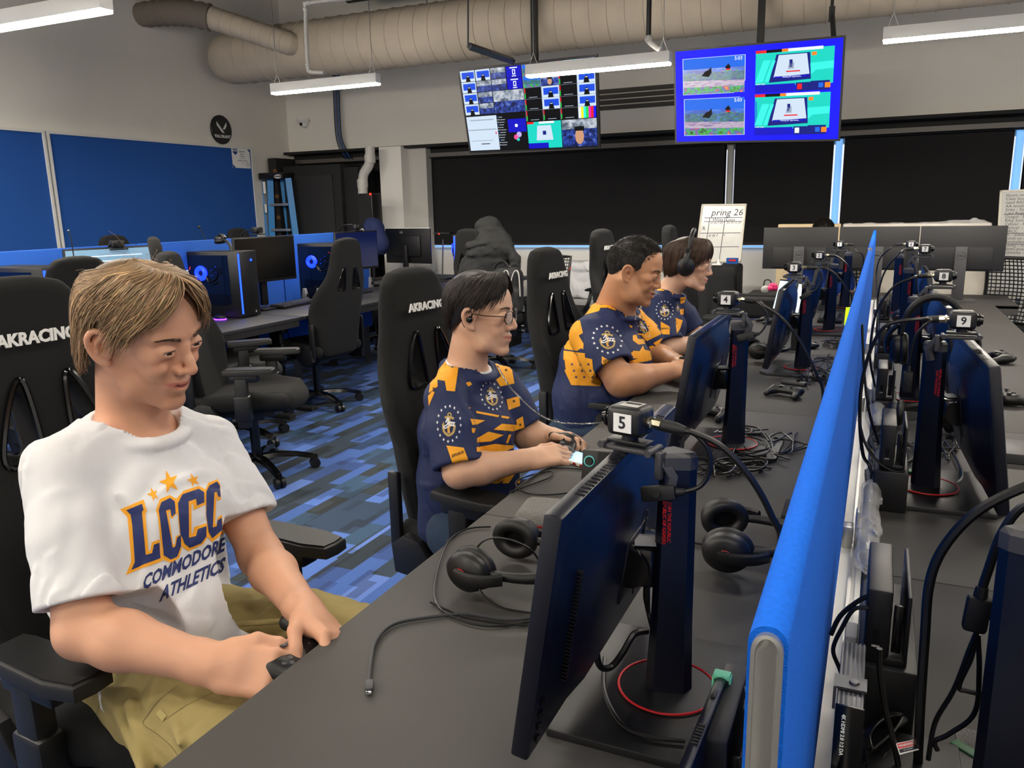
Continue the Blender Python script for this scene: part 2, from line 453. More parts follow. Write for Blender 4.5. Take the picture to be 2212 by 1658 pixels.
def floor_mat():
    m = mat('carpet', '20304f', .95, bump=(900, .8)); nt = m.node_tree; L = nt.links; N = nt.nodes
    b = N['Principled BSDF']; tc = N.new('ShaderNodeTexCoord')
    def cells(wx, wy, seed, off=.37):
        mp = N.new('ShaderNodeMapping'); mp.inputs['Rotation'].default_value = (0, 0, PI/2); mp.inputs['Location'].default_value = (seed, seed*.7, 0)
        L.new(tc.outputs['Object'], mp.inputs['Vector'])
        br = N.new('ShaderNodeTexBrick'); br.inputs['Scale'].default_value = 1; br.inputs['Brick Width'].default_value = wy; br.inputs['Row Height'].default_value = wx
        br.inputs['Mortar Size'].default_value = 0; br.offset = off; br.inputs['Color1'].default_value = (0, 0, 0, 1); br.inputs['Color2'].default_value = (1, 1, 1, 1)
        L.new(mp.outputs[0], br.inputs['Vector']); return br.outputs['Color']
    def ramp(src, stops, const=True):
        r = N.new('ShaderNodeValToRGB'); r.color_ramp.interpolation = 'CONSTANT' if const else 'LINEAR'
        e = r.color_ramp.elements
        while len(e) < len(stops): e.new(.5)
        for q, (p, c) in zip(e, stops): q.position = p; q.color = (*hexc(c), 1)
        L.new(src, r.inputs[0]); return r.outputs[0]
    a = ramp(cells(.095, .36, 0), [(0, '26323c'), (.18, '2b4468'), (.36, '35508a'), (.55, '4163a8'), (.7, '303e4e'), (.84, '5d7cc4')])
    c = ramp(cells(.095, .24, 3.31, .61), [(0, '2b3f58'), (.25, '4f72bc'), (.5, '2e363a'), (.62, '3a5a98'), (.8, '33506c')])
    d = ramp(cells(.19, .6, 7.77, .29), [(0, '000000'), (.45, 'ffffff')])
    mx = N.new('ShaderNodeMix'); mx.data_type = 'RGBA'; L.new(d, mx.inputs[0]); L.new(a, mx.inputs[6]); L.new(c, mx.inputs[7])
    e2 = ramp(cells(.0475, .15, 11.1, .43), [(0, 'ffffff'), (.72, 'a8a8a8'), (.86, '5c5c5c')])
    m2 = N.new('ShaderNodeMix'); m2.data_type = 'RGBA'; m2.blend_type = 'MULTIPLY'; m2.inputs[0].default_value = .5; L.new(mx.outputs[2], m2.inputs[6]); L.new(e2, m2.inputs[7])
    n = N.new('ShaderNodeTexNoise'); n.inputs['Scale'].default_value = 330; L.new(tc.outputs['Object'], n.inputs['Vector'])
    mr = N.new('ShaderNodeMapRange'); mr.inputs['From Min'].default_value = .3; mr.inputs['From Max'].default_value = .7; mr.inputs['To Min'].default_value = .55; mr.inputs['To Max'].default_value = 1.6; L.new(n.outputs['Fac'], mr.inputs['Value'])
    m3 = N.new('ShaderNodeMix'); m3.data_type = 'RGBA'; m3.blend_type = 'MULTIPLY'; m3.inputs[0].default_value = 1; L.new(m2.outputs[2], m3.inputs[6]); L.new(mr.outputs[0], m3.inputs[7])
    L.new(m3.outputs[2], b.inputs['Base Color'])
floor_mat()
# ================================================================ room shell
XL, XR, YB, YF, ZC = -6.9, 5.2, 8.45, -4.2, 4.15
def sbox(name, c, d, m, bev=0): return struct(B().box(c, d, bev=bev).out(name, m))
sbox('floor', ((XL+XR)/2, (YB+YF)/2+.3, -.05), (XR-XL+.4, YB-YF+1, .1), 'carpet')
sbox('ceiling', ((XL+XR)/2, (YB+YF)/2, ZC+.05), (XR-XL, YB-YF, .1), 'ceil')
sbox('wall_left', (XL-.05, (YB+YF)/2+.3, 2.1), (.1, YB-YF+.9, 4.2), 'wall')
sbox('wall_right', (XR+.05, (YB+YF)/2+.3, 2.1), (.1, YB-YF+.9, 4.2), 'wall')
sbox('wall_front', ((XL+XR)/2, YF-.05, 2.1), (XR-XL+.2, .1, 4.2), 'wall')
# back wall: lower panel, bulkhead above the windows, recess between
bk = B(); bk.box(((XL+XR)/2, YB+.3, .5), (XR-XL, .1, 1.0)); bk.box(((XL+XR)/2, YB+.23, .5), (XR-XL, .06, .94)); bk.box(((XL+XR)/2, YB+.35, 3.1), (XR-XL, .1, 2.2))
struct(bk.out('wall_back', 'wall_white'))
zb = 2.19
bh = B(); bh.box(((XL+XR)/2, YB+.12, (zb+ZC)/2), (XR-XL, .24, ZC-zb)); struct(bh.out('wall_back_bulkhead', 'wall'))
trim = B(); trim.box(((XL+XR)/2, YB+.02, zb-.015), (XR-XL-.02, .3, .03)); trim.box(((XL+XR)/2, YB+.12, zb-.09), (XR-XL-.02, .1, .12)); struct(trim.out('trim_1', 'black_matte'))
sh_ = B(); sh_.box(((XL+XR)/2, YB+.02, 2.075), (XR-XL-.02, .05, .045)); struct(sh_.out('trim_2', mat('valance', '5b5650', .5)))
# diffuser slots in the bulkhead between the two screens
sl = B()
for i in range(4): sl.box((-2.05+.25, YB-.012, 2.62-.055*i), (2.2, .02, .042))
struct(sl.out('trim_3', mat('louvre', '3c3935', .6)))
# window sill band and mullions, daylight past the shades painted in as a glow
xm = [-5.0, -1.45, -.426, 1.071, 2.6, 4.2]
for i, x in enumerate(xm[1:]):
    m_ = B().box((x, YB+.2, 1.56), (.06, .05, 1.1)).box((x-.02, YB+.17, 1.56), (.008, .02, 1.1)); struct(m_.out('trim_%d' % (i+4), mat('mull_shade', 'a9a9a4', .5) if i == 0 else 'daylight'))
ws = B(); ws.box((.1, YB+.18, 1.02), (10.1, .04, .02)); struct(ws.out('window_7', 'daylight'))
edges = [-4.93, -1.5, -1.4, -.475, -.376, 1.02, 1.12, 2.55, 2.65, 4.15]
for i in range(5):
    a, b = edges[2*i], edges[2*i+1]
    g = B().box(((a+b)/2, YB+.24, 1.56), (b-a, .01, 1.06)); struct(g.out('window_%d' % (i+1), 'plastic_gloss'))
    t = thing('window_shade', ['wide black roller shade left of the leaning whiteboard', 'narrow black roller shade under the blue screen', 'black roller shade above the plastic-wrapped panels', 'black roller shade behind the right whiteboard', 'black roller shade beyond the right edge of the windows'][i], 'window shade', T((a+b)/2, YB+.14, 2.08))
    B().box((0, 0, -.51), (b-a, .006, 1.02)).out('shade_fabric', 'blind', t)
    B().box((0, 0, -1.03), (b-a, .018, .03), bev=.004).out('hem_bar', 'black_matte', t)
# column with flange, left of the windows
p_ = B(); p_.box((-5.28, YB-.05, 1.09), (.3, .3, 2.18)); struct(p_.out('wall_column', 'wall_white'))
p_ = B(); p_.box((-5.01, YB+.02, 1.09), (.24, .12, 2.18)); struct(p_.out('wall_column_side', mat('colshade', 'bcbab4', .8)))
sbox('baseboard_left', (XL+.006, 2, .05), (.012, 12.2, .1), 'black_matte')
sbox('wall_back_recess', (-6.1, YB+.2, 1.1), (1.5, .1, 2.2), 'black_matte')
# sloped bulkhead seen at the top left (soffit face of the left wall)
# ================================================================ pin-board panels on the left wall
def panel(y0, y1, label):
    t = thing('tack_panel', label, 'wall panel', T(XL+.02, (y0+y1)/2, 1.5), 'blue fabric panels along the left wall')
    w_ = y1-y0; B().box((0, 0, 0), (.03, w_-.05, 1.38)).out('fabric_face', 'bluefab_dk', t)
    f = B()
    for s in (-1, 1): f.box((.008, s*(w_/2-.012), 0), (.04, .024, 1.43)); f.box((.008, 0, s*.7), (.04, w_-.05, .024))
    f.out('frame', 'whitepaint', t)
panel(2.35, 5.08, 'blue fabric wall panel at the left edge of the photo, left of the white seam')
panel(5.1, 7.72, 'blue fabric wall panel with the certificate pinned in its corner')
panel(-.4, 2.33, 'blue fabric wall panel nearest the camera on the left wall')
# round sign
t = thing('round_sign', 'round black wall sign with a white angular mark above the blue panel', 'sign', T(XL+.012, 7.28, 2.385) @ Rz(PI/2) @ Rx(PI/2))
B().lathe([(.0, .014), (.152, .014), (.158, .008), (.158, -.006), (0, -.006)], 40).out('disc', mat('signblack', '0c0a09', .35, noise=(30, .8)), t)
b = B(T(0, 0, .015)); b.prism([(-.075, .085), (-.075, .045), (.0, -.035), (.035, -.035)], .002); b.prism([(.075, .085), (.075, .045), (.043, .005), (.012, .005)], .002)
b.M = Matrix(); addtext(b, 'VALORANT', T(0, -.075, .0155), .046, .0012, ext=.001); b.out('lettering', 'white', t, 0)
# certificate
t = thing('certificate', 'white certificate sheet with a blue crest pinned to the panel corner', 'certificate', T(XL+.045, 7.525, 2.085) @ Rz(PI/2) @ Rx(PI/2))
B().box((0, 0, 0), (.29, .225, .003)).out('sheet', 'paper', t)
b = B(T(0, 0, .002)); b.mi = 0; b.prism([(-.145, -.112), (-.1, -.112), (-.145, -.07)], .0006); b.prism([(.145, .112), (.1, .112), (.145, .07)], .0006)
b.prism([(-.13, .1), (-.055, .1), (-.055, .06), (-.09, .03), (-.13, .06)], .0006); b.torus((.1, -.07, 0), .022, .002)
b.out('crest', mat('navyink', '1d3c86', .6), t, 0)
b = B(T(0, 0, .0022)); addtext(b, 'ECAC', T(-.092, .08, .001), .026, .001)
b.out('crest_letters', 'white', t, 0)
b = B(T(0, 0, .0022))
for i, (s_, z_, y_) in enumerate([('Esports', .03, .075), ('National', .018, .045), ('Champions', .018, .022), ('this certificate is awarded to', .009, -.002), ('ACADEMIC HONOR ROLL', .014, -.03), ('Spring', .012, -.06)]): addtext(b, s_, T(.02, y_, 0), z_)
b.out('print', 'ink', t, 0)
# ================================================================ duct
t = thing('air_duct', 'large grey spiral air duct running under the ceiling above the screens', 'duct', T(-2, 7.25, 3.08))
DY, DZ, DR = 7.3, 3.0, .265
b = B(); prof = []
x0 = -6.38
b.cyl((x0+2, 7.1-7.25, 0), (XR+2, 7.1-7.25, 0), DR, n=64)
b.out('duct_body', 'duct', t)
b = B()
x = x0+.1
while x < XR:
    b.tube([V((x+2+.03*math.cos(a)*0+.045*math.sin(a/2), 7.1-7.25+(DR+.002)*math.cos(a), (DR+.002)*math.sin(a))) for a in [2*PI*i/40 for i in range(40)]], .006, 5, closed=True); x += .155
b.out('spiral_seams', 'duct', t, 60)
b = B(); b.lathe([(DR, 0), (DR*.98, .1), (DR*.86, .2), (DR*.6, .28), (0, .31)], 40, T(x0+2, 7.1-7.25, 0) @ Ry(-PI/2)); b.out('end_cap', 'duct', t)
# branch : rigid spiral then flexible hose to the wall
B0 = T(-2, 7.25, 3.08).inverted()
br = [aty(618, 92, 6.80), aty(540, 66, 6.70), aty(455, 38, 6.55)]
b = B(B0); b.tube([aty(640, 98, 7.0)]+br, .108, 28, 6)
for k in range(9):
    q = spline([aty(640, 98, 7.0)]+br, 8); i = min(4+k*2+3, len(q)-2); tt = (q[i+1]-q[i]).normalized(); b.cyl(q[i]-tt*.006, q[i]+tt*.006, .112, n=28)
b.out('branch_duct', 'duct', t)
fl = [br[2], aty(400, 28, 6.45), aty(350, 28, 6.4), aty(300, 33, 6.35), aty(262, 36, 6.3)]
b = B(B0); q = spline(fl, 14); b.tube(q, lambda u: (.125+.006*math.sin(u*70)-.012*u) if u < .93 else .108, 28); b.out('flexible_hose', 'ductflex', t)
b = B(B0); dd = (q[-1]-q[-2]).normalized(); b.cyl(q[-1]-dd*.05, q[-1]+dd*.02, .118, n=28); b.out('hose_collar', 'ductflex', t)
b = B(B0)
for x in (-4.05, -2.9, -.35, 1.9): b.cyl((x, 7.1, 3.3), (x, 7.1, ZC), .006, n=6)
b.out('hanger_rod', 'steel', t)
t2 = thing('ceiling_pipe', 'dark pipe running high under the ceiling behind the duct', 'pipe', T(-4, 7.9, 3.75)); B().cyl((-1.5, 0, 0), (5, 0, 0), .07, n=16).out('pipe_run', 'ceil', t2)
for i, y in enumerate((1.5, 4.4, 7.2)):
    t2 = thing('ceiling_beam', ['dark steel ceiling beam nearest the camera', 'dark steel ceiling beam over the middle of the room', 'dark steel ceiling beam above the duct'][i], 'beam', T(0, y, ZC-.14)); B().box((-.8, 0, .06), (XR-XL-.2, .14, .02)).box((-.8, 0, -.1), (XR-XL-.2, .14, .02)).box((-.8, 0, -.02), (XR-XL-.2, .02, .16)).out('i_beam', 'ceil', t2)
# ================================================================ linear lamps
def lamp(x, y, z, label, L=1.02, rods=True, group='linear ceiling lamps'):
    t = thing('linear_lamp', label, 'lamp', T(x, y, z), group)
    b = B(); b.box((0, 0, .035), (L, .075, .07), bev=.003); b.out('housing', 'whitepaint', t)
    b = B(); b.box((0, 0, -.006), (L-.01, .066, .014)); b.out('light_strip', 'lamp_bright' if (y > 5 or x < -3.5) else 'lamp', t)
    for s in (-1, 1):
        b = B(); b.cyl((s*(L/2-.05), 0, .15), (s*(L/2-.05), 0, ZC-z), .003, n=6)
        for d in (-.03, .03): b.cyl((s*(L/2-.05), 0, .15), (s*(L/2-.05)+d, 0, .07), .003, n=6)
        b.out('suspension_wire', 'steel', t)
    return t
LY = 5.5
lamp(-4.1, LY, 2.41, 'lit linear lamp hanging left of the two screens, beneath the duct'); lamp(-1.84, LY, 2.36, 'lit linear lamp hanging in front of the grid screen')
lamp(.46, LY, 2.37, 'lit linear lamp at the top right corner of the photo', 1.06)
lamp(-3.82, 2.85, 2.38, 'lit linear lamp at the top left corner of the photo')
k = 0
_r = {2.85: 'in the row just above the photo', .2: 'in the row above the photographer', -2.4: 'in the row behind the photographer'}; _c = {-6.1: 'nearest the left wall', -3.82: 'second from the left wall', -1.84: 'in the middle', .46: 'over the desk partition', 2.75: 'farthest right'}
for y in (2.85, .2, -2.4):
    for x in (-6.1, -3.82, -1.84, .46, 2.75):
        if (x, y) == (-3.82, 2.85): continue
        lamp(x, y, 2.85 if y == 2.85 else 2.75, 'lit linear lamp '+_c[x]+' '+_r[y], 1.15)
lamp(2.75, LY, 2.4, 'lit linear lamp beyond the right edge of the photo')
# pipes and cables hanging by the lamps
t = thing('conduit_pipe', 'white conduit pipe with elbows above the left hanging lamp', 'pipe', T(-4.0, LY, 2.5), world=True)
b = B(); P = [aty(700, 157, 5.55), aty(672, 155, 5.55), aty(665, 140, 5.55), aty(660, 20, 5.55), aty(668, 6, 5.55), aty(760, -4, 5.6)]; b.tube(P, .016, 10, 4)
for i in (1, 2, 3, 4): b.ell(P[i], .022, n=10, m=8)
b.out('conduit', 'pvc', t)
t = thing('conduit_pipe', 'black and white drop pipe ending above the middle lamp', 'pipe', aty(1400, 60, 5.6), world=True)
b = B(); b.tube([aty(1403, -30, 5.6), aty(1401, 80, 5.6)], .017, 10); b.out('black_pipe', 'black', t)
b = B(); b.tube([aty(1400, 78, 5.6), aty(1402, 88, 5.6), aty(1420, 103, 5.6), aty(1428, 106, 5.6)], .02, 10, 4); b.ell(aty(1401, 84, 5.6), .028, n=10, m=8); b.out('white_elbow', 'pvc', t)
t = thing('ceiling_strut', 'slim dark strut channel hanging beneath the duct beside the grid screen', 'bracket', aty(1060, 110, 6.0), world=True)
B().tube([aty(1014, 100, 6.0), aty(1108, 132, 6.55)], .03, 4).out('channel', 'alu_dark', t); B().cyl(aty(1011, -30, 6.0), aty(1011, 100, 6.0), .008, n=6).out('rod', 'alu_dark', t)
t = thing('cable_bundle', 'bundle of black and blue cables dropping down the bulkhead by the camera', 'cables', aty(735, 260, 8.38), world=True)
for i in range(5):
    c_ = B().tube([aty(719+i*3, 150, 8.36), aty(722+i*3, 240, 8.36), aty(727+i*3, 300, 8.36), aty(740+i*4, 335, 8.4), aty(752+i*4, 348, 8.5)], .007, 6, 6); c_.out('cable_strand', ['black', 'navyink', 'black', 'bluefab_dk', 'black'][i], t)
# dome camera
t = thing('security_camera', 'small white dome security camera in the wall corner', 'camera', aty(655, 268, 8.42), world=True)
c0 = aty(655, 262, 8.4)
b = B(T(c0)); b.lathe([(0, .03), (.075, .03), (.08, .01), (.06, -.02), (.05, -.025)], 24); b.out('mount', 'white', t)
b = B(T(c0)); b.lathe([(.052, -.02), (.052, -.04), (.035, -.065), (0, -.075)], 24); b.out('dome', 'white', t); B().ell(c0+V((.0, -.045, -.035)), .022).out('lens', 'plastic_gloss', t)
# ================================================================ the double desk row
ZD = .73
ys = [-.82, .405, 1.631, 2.857, 4.083, 5.31, 6.536]
oL = ['beneath the photographer', 'holding the largest monitor', 'in front of the player with glasses and necklace', 'in front of the smiling player with short hair', 'in front of the player wearing a headset', 'at the far end of the left side']
oR = ['beneath the photographer', 'under the console dock at the bottom right', 'under the leaning monitor and audio plug', 'with the nearer loose controller on it', 'with the farther loose controller on it', 'at the far end beside the mesh chair']
for i in range(6):
    y0, y1 = ys[i], ys[i+1]; yc = (y0+y1)/2
    for side in (0, 1):
        xa, xb = ((-.826, -.06), (.016, .752))[side]
        t = thing('desk', ['charcoal desk, left side of the partition, ', 'charcoal desk, right side of the partition, '][side]+(oL, oR)[side][i], 'desk', T((xa+xb)/2, yc, 0), 'charcoal desks in the double row')
        w_ = xb-xa
        B().box((0, 0, ZD-.0125), (w_, y1-y0-.003, .025), bev=.002).out('desk_top', ['desk'], t)
        B().box((0, 0, ZD-.05), (w_-.12, .05, .05)).box((0, .5, ZD-.045), (w_-.12, .04, .04)).box((0, -.5, ZD-.045), (w_-.12, .04, .04)).out('frame', 'black_matte', t)
        for s in (-1, 1): B().box((0, s*.5, .34), (.07, .05, .66)).box((0, s*.5, .02), (.62, .06, .03), bev=.008).out('leg', 'black_matte', t)
t = thing('cable_tray', 'white metal tray and rail running under the blue partition', 'cable tray', T(-.02, 2.9, ZD-.05))
B().box((-.002, 0, .04), (.068, 7.3, .02)).box((-.002, 0, .0), (.068, 7.3, .012)).box((-.034, 0, .02), (.005, 7.3, .05)).out('tray', 'whitepaint', t)
B().box((.012, 0, .056), (.006, 7.3, .012)).out('rail', 'alu', t); B().box((.024, 0, .053), (.003, 7.3, .008)).out('rail_lip', 'whitepaint', t)
for y in (1.45, 2.35, 3.6, 4.8):
    b = B(); b.box((.0, y-2.9-.6, .075), (.022, .035, .05), bev=.004); b.box((.018, y-2.9-.6, .09), (.008, .03, .09), bev=.003); b.out('bracket', 'alu', t)
# blue partition sections
def divider(y0, y1, zt, label, x=-.0395):
    t = thing('desk_partition', label, 'partition', T(x, (y0+y1)/2, ZD+.03), 'blue fabric desk partitions'); L = y1-y0; h = zt-ZD-.03
    prof = [(-.0105, 0), (-.0105, h-.011)]+[(-.0105*math.cos(a), h-.0105+.0105*math.sin(a)) for a in [PI*i/12 for i in range(1, 12)]]+[(.0105, h-.011), (.0105, 0)]
    rings = []
    for y in (-L/2+.004, L/2-.004): rings.append([V((p[0], y, p[1])) for p in prof])
    B().loft(rings).out('fabric_cover', 'bluefab', t, 50)
    b = B()
    for s in (-1, 1):
        r1 = [V((p[0]*.8, s*(L/2-.006), max(.0, p[1]*.993))) for p in prof]; r2 = [V((p[0]*.8, s*L/2, max(.0, p[1]*.993))) for p in prof]; r3 = [V((p[0]*.6, s*(L/2+.0005), max(.0, p[1]*.989))) for p in prof]; r4 = [V((p[0]*.55, s*(L/2-.001), max(.0, p[1]*.985))) for p in prof]
        b.loft([r1, r2, r3, r4])
    b.out('end_cap', 'alu', t, 50)
divider(.405, 4.08, 1.23, 'long blue fabric partition between the two desk sides, its silver end nearest the camera')
divider(4.09, 6.45, 1.245, 'far blue fabric partition section continuing behind the first')
# ================================================================ monitors on the double desk
def make_monitor(label, M):
    t = thing('monitor', label, 'monitor', M, 'gaming monitors on the double desk')
    b = B(); b.prism([(-.13, -.16), (.10, -.16), (.14, -.10), (.14, .10), (.10, .16), (-.13, .16), (-.16, .12), (-.16, -.12)], .012, bev=.003); bp_ = b.out('base_plate', 'plastic', t)
    B().torus((0, 0, .0155), .072, .0018, n=48, m=8).out('red_ring', 'red', bp_, label='red ring around the stand foot')
    B().lathe([(.069, .012), (.069, .0155), (.06, .018), (0, .020)], 48).out('foot_disc', 'plastic', bp_)
    # neck, tapered six-sided column leaning a little
    def sec(z, w_, d, o): return [V((o-d/2, -w_/2+.01, z)), V((o-d/2, w_/2-.01, z)), V((o-d/4, w_/2, z)), V((o+d/2, w_/2-.012, z)), V((o+d/2+.008, 0, z)), V((o+d/2, -w_/2+.012, z)), V((o-d/4, -w_/2, z))]
    nk = B().loft([sec(.015, .062, .058, .0), sec(.12, .052, .050, .002), sec(.36, .043, .042, .006)]).out('neck', 'plastic_navy', t, 20)
    B().loft([sec(.36, .045, .044, .006), sec(.378, .045, .044, .006), sec(.384, .037, .036, .006)]).out('neck_cap', 'plastic_grey', nk, 20)
    b = B()
    for k, s_ in enumerate(('REPUBLIC OF GAMERS', 'JOIN THE REPUBLIC')):
        for sy in (-1, 1): addtext(b, s_, Matrix.Translation(V((-.004+k*.007, sy*(.0240), .285))) @ Rz(0 if sy < 0 else PI) @ Rx(PI/2) @ Rz(-PI/2), .0072, .0001, sx=.95)
    b.out('neck_lettering', 'red', nk, 0)
    # hinge block between neck and panel
    b = B(); b.box((-.045, 0, .215), (.06, .075, .06), bev=.006); b.cyl((-.05, -.045, .215), (-.05, .045, .215), .03, n=24); b.out('hinge', 'plastic_gloss', t)
    B().box((-.036, .0, .2475), (.03, .042, .001), M=Rz(.3)).out('spec_label', 'grey', t, label='silver specification sticker')
    # panel, tilted back
    P = T(-.095, 0, .215) @ Ry(R(8.6))
    b = B(P); b.box((0, 0, 0), (.024, .56, .331), bev=.004)
    w2 = [(.235, .14), (.17, .105), (.12, .075)]
    rings = []
    for dx, (a, c) in zip((.010, .034, .040), ((.262, .150), (.2, .115), (.17, .095))):
        rings.append([V((dx, sy*(a-(.05 if q else 0)), sz*(c if q else c-.04))) for (sy, sz, q) in ((-1, -1, 1), (-1, -1, 0), (-1, 1, 0), (-1, 1, 1), (1, 1, 1), (1, 1, 0), (1, -1, 0), (1, -1, 1))])
    b.loft(rings[::-1]); pn = b.out('panel', 'plastic_navy', t, 30)
    b = B(P); b.box((-.0125, 0, .004), (.001, .546, .308)); b.out('screen', 'plastic_gloss', pn)
    b = B(P)
    for i in range(34):
        y = -.2+i*.0121
        b.box((.004, y, .1655), (.012, .0045, .0012))
    for i in range(30): b.box((.0255, -.226, .08-i*.0052), (.010, .008, .0016))
    b.out('vents', 'plastic_gloss', pn)
    b = B(P)
    for i in range(4): b.box((.014, -.258, -.09-i*.018), (.003, .010, .008), bev=.001)
    b.out('buttons', 'plastic_gloss', pn)
    b = B(P); b.box((.0405, 0, 0), (.003, .1, .1), bev=.001); b.box((.043, .03, .0), (.002, .004, .14)); b.out('mount_plate', 'plastic', pn)
    return t
ML = [(-.245, 1.073), (-.365, 2.39), (-.277, 3.66), (-.235, 4.83), (-.20, 5.95)]
MR = [(.172, .93), (.15, 2.18), (.14, 3.2), (.15, 4.55), (.13, 5.75)]
nmL = ['largest black monitor, nearest the photographer, seen from behind', 'black monitor facing the player with short hair', 'black monitor facing the player who wears a headset', 'second farthest black monitor left of the blue partition', 'farthest black monitor left of the blue partition']
nmR = ['monitor stand cut off by the right edge of the photo', 'black monitor leaning, a headset hooked over it, right of the partition', 'black monitor behind the headset arch, right of the partition', 'second farthest black monitor right of the blue partition', 'farthest black monitor right of the blue partition']
m0 = make_monitor(nmL[0], T(ML[0][0], ML[0][1], ZD+.0005))
angL = [0, 0, 0, 3, 0]
for i in range(1, 5): dup(m0, T(ML[i][0], ML[i][1], ZD+.0005) @ Rz(R(angL[i])), nmL[i])
angR = [0, 3, 2, 0, 0]
for i in range(5): dup(m0, T(MR[i][0], MR[i][1], ZD+.0005) @ Rz(PI+R(angR[i])), nmR[i])
# ================================================================ numbered cameras clipped on the monitors
def numcam(n, c, side, label, path, loop=None, dy=0):
    """side=-1: lens towards -x (left players); label always towards the desk's near end"""
    c = V(c); t = thing('camera', label, 'camera', T(c), 'numbered cameras clipped to the monitors', world=True)
    M = T(c) @ Rz(R(dy)) @ Matrix.Scale(.86, 4); s = side
    b = B(M); b.box((0, 0, 0), (.066, .052, .05), bev=.009, seg=3); b.box((0, .0, .0), (.07, .03, .042), bev=.008); b.out('body', 'plastic', t)
    b = B(M); b.cyl((s*.030, .0, .0), (s*.043, .0, .0), .017, n=24); b.cyl((s*.043, 0, 0), (s*.048, 0, 0), .013, n=24); b.tube([V((s*.038, .0175*math.cos(2*PI*k/20), .0175*math.sin(2*PI*k/20))) for k in range(20)], .0016, 5, closed=True); ln = b.out('lens', 'plastic_gloss', t)
    b = B(M); b.box((0, -.0265, -.001), (.033, .0012, .031)); b.out('label_plate', 'white', t)
    b = B(M); addtext(b, str(n), T(0, -.0275, -.001) @ Rx(PI/2), .029, .0006, ext=.0002); b.out('numeral', 'ink', t, 0)
    b = B(M); b.box((0.004, 0, .0256), (.034, .03, .0006)); tl = b.out('barcode_label', 'lightgrey', t)
    b = B(M); 
    for k in range(14): b.box((-.009+k*.002, .004, .0262), (.0009+.0006*(k % 3 == 0), .01, .0003))
    b.out('barcode', 'ink', tl, 0)
    b = B(M); b.cyl((-s*.033, 0, .0), (-s*.046, 0, .0), .009, n=12); b.cyl((-s*.046, 0, 0), (-s*.058, 0, -.001), .0105, n=8); b.cyl((-s*.04, 0, 0), (-s*.043, 0, 0), .0115, n=6); b.out('metal_connector', mat('nickel', 'c9c2a8', .25, 1), t)
    q = M @ V((-s*.058, 0, -.001)); q2 = M @ V((-s*.10, 0, -.004))
    P = [q, q2]+[V(p) for p in path]
    b = B(); b.tube([q, q+(q2-q)*.6, q2], [.0085, .0085, .0055], 12); b.out('cable_boot', 'rubber', t)
    b = B(); b.tube(P, .0042 if n != 5 else .0046, 8, 10); b.out('cable', 'cable', t)
    if loop:
        b = B(); b.tube([q+(q2-q)*.7]+[V(p) for p in loop[0]], .0033, 8, 10)
        b.out('power_cable', 'cable', t)
        e = V(loop[0][-1]); d = (e-V(loop[0][-2])).normalized(); f = frame(e+d*.022, d, (0, -1, .2))
        b = B(f); b.box((0, 0, 0), (.05, .022, .014), bev=.004); b.cyl((0, 0, .005), (0, 0, .012), .005, n=12); b.tube([(-.026, 0, 0), (-.038, 0, 0)], [.0065, .0045], 10); b.out('inline_switch', 'rubber', t)
    # clip mount under the body
    b = B(M); b.cyl((0, 0, -.025), (0, 0, -.034), .014, n=20); b.box((-s*.0, 0.0, -.037), (.075, .03, .007), bev=.002); b.box((-s*.0, -.001, -.0335), (.03, .004, .002))
    b.out('mount_shoe', 'plastic', t)
    b = B(M); b.box((s*.0, 0, -.049), (.085, .036, .009), bev=.003); b.cyl((s*.044, -.022, -.045), (s*.044, .022, -.045), .0065, n=14); b.cyl((-s*.044, -.022, -.047), (-s*.044, .022, -.047), .0065, n=14)
    b.box((-s*.058, 0, -.068), (.012, .026, .045), M=T(-s*0, 0, 0), bev=.002); b.tube([(-s*.05, 0, -.05), (-s*.078, -.0, -.085), (-s*.07, 0, -.118)], .0075, 4, flat=1.5); b.out('clip_mount', 'plastic_grey', t)
    return t
def YP(L, y): return [aty(a, b, y) for a, b in L]
numcam(5, aty(1362, 905, 1.07), -1, 'numbered camera 5 on the nearest monitor', YP([(1500, 935), (1560, 965), (1620, 1030), (1665, 1110), (1692, 1200)], 1.05)+[V((-.085, 1.05, .80)), V((-.08, 1.1, .74))], loop=(YP([(1490, 930), (1527, 965), (1534, 1010), (1515, 1048), (1475, 1062), (1456, 1063)], 1.05),), dy=-14)
numcam(4, aty(1573, 645, 2.38), -1, 'numbered camera 4 on the second monitor', YP([(1650, 660), (1692, 690), (1730, 740), (1765, 810), (1778, 860)], 2.34)+[V((-.12, 2.3, .75))], loop=(YP([(1645, 658), (1658, 685), (1652, 705), (1640, 720), (1628, 723)], 2.34),), dy=-8)
numcam(3, aty(1716, 577, 3.62), -1, 'numbered camera 3 on the third monitor', YP([(1780, 578), (1805, 592), (1830, 625), (1840, 655)], 3.6)+[V((-.09, 3.6, .75))], loop=(YP([(1768, 580), (1773, 600), (1765, 622), (1750, 632)], 3.6),))
numcam(2, aty(1770, 551, 4.82), -1, 'numbered camera 2 on the fourth monitor', YP([(1825, 566), (1838, 585), (1850, 615)], 4.8)+[V((-.1, 4.8, .75))])
numcam(1, aty(1814, 527, 5.95), -1, 'numbered camera 1 on the farthest left monitor', YP([(1850, 542), (1865, 560)], 5.9)+[V((-.1, 5.9, .76))])
numcam(6, aty(1968, 527, 5.8), 1, 'numbered camera 6 on the farthest right monitor', YP([(1925, 535), (1900, 560), (1893, 600)], 5.7)+[V((.02, 5.6, .8))])
numcam(7, aty(1998, 537, 4.6), 1, 'numbered camera 7 right beside camera 6', YP([(1945, 545), (1915, 580), (1900, 620), (1895, 660)], 4.5)+[V((.03, 4.4, .76))])
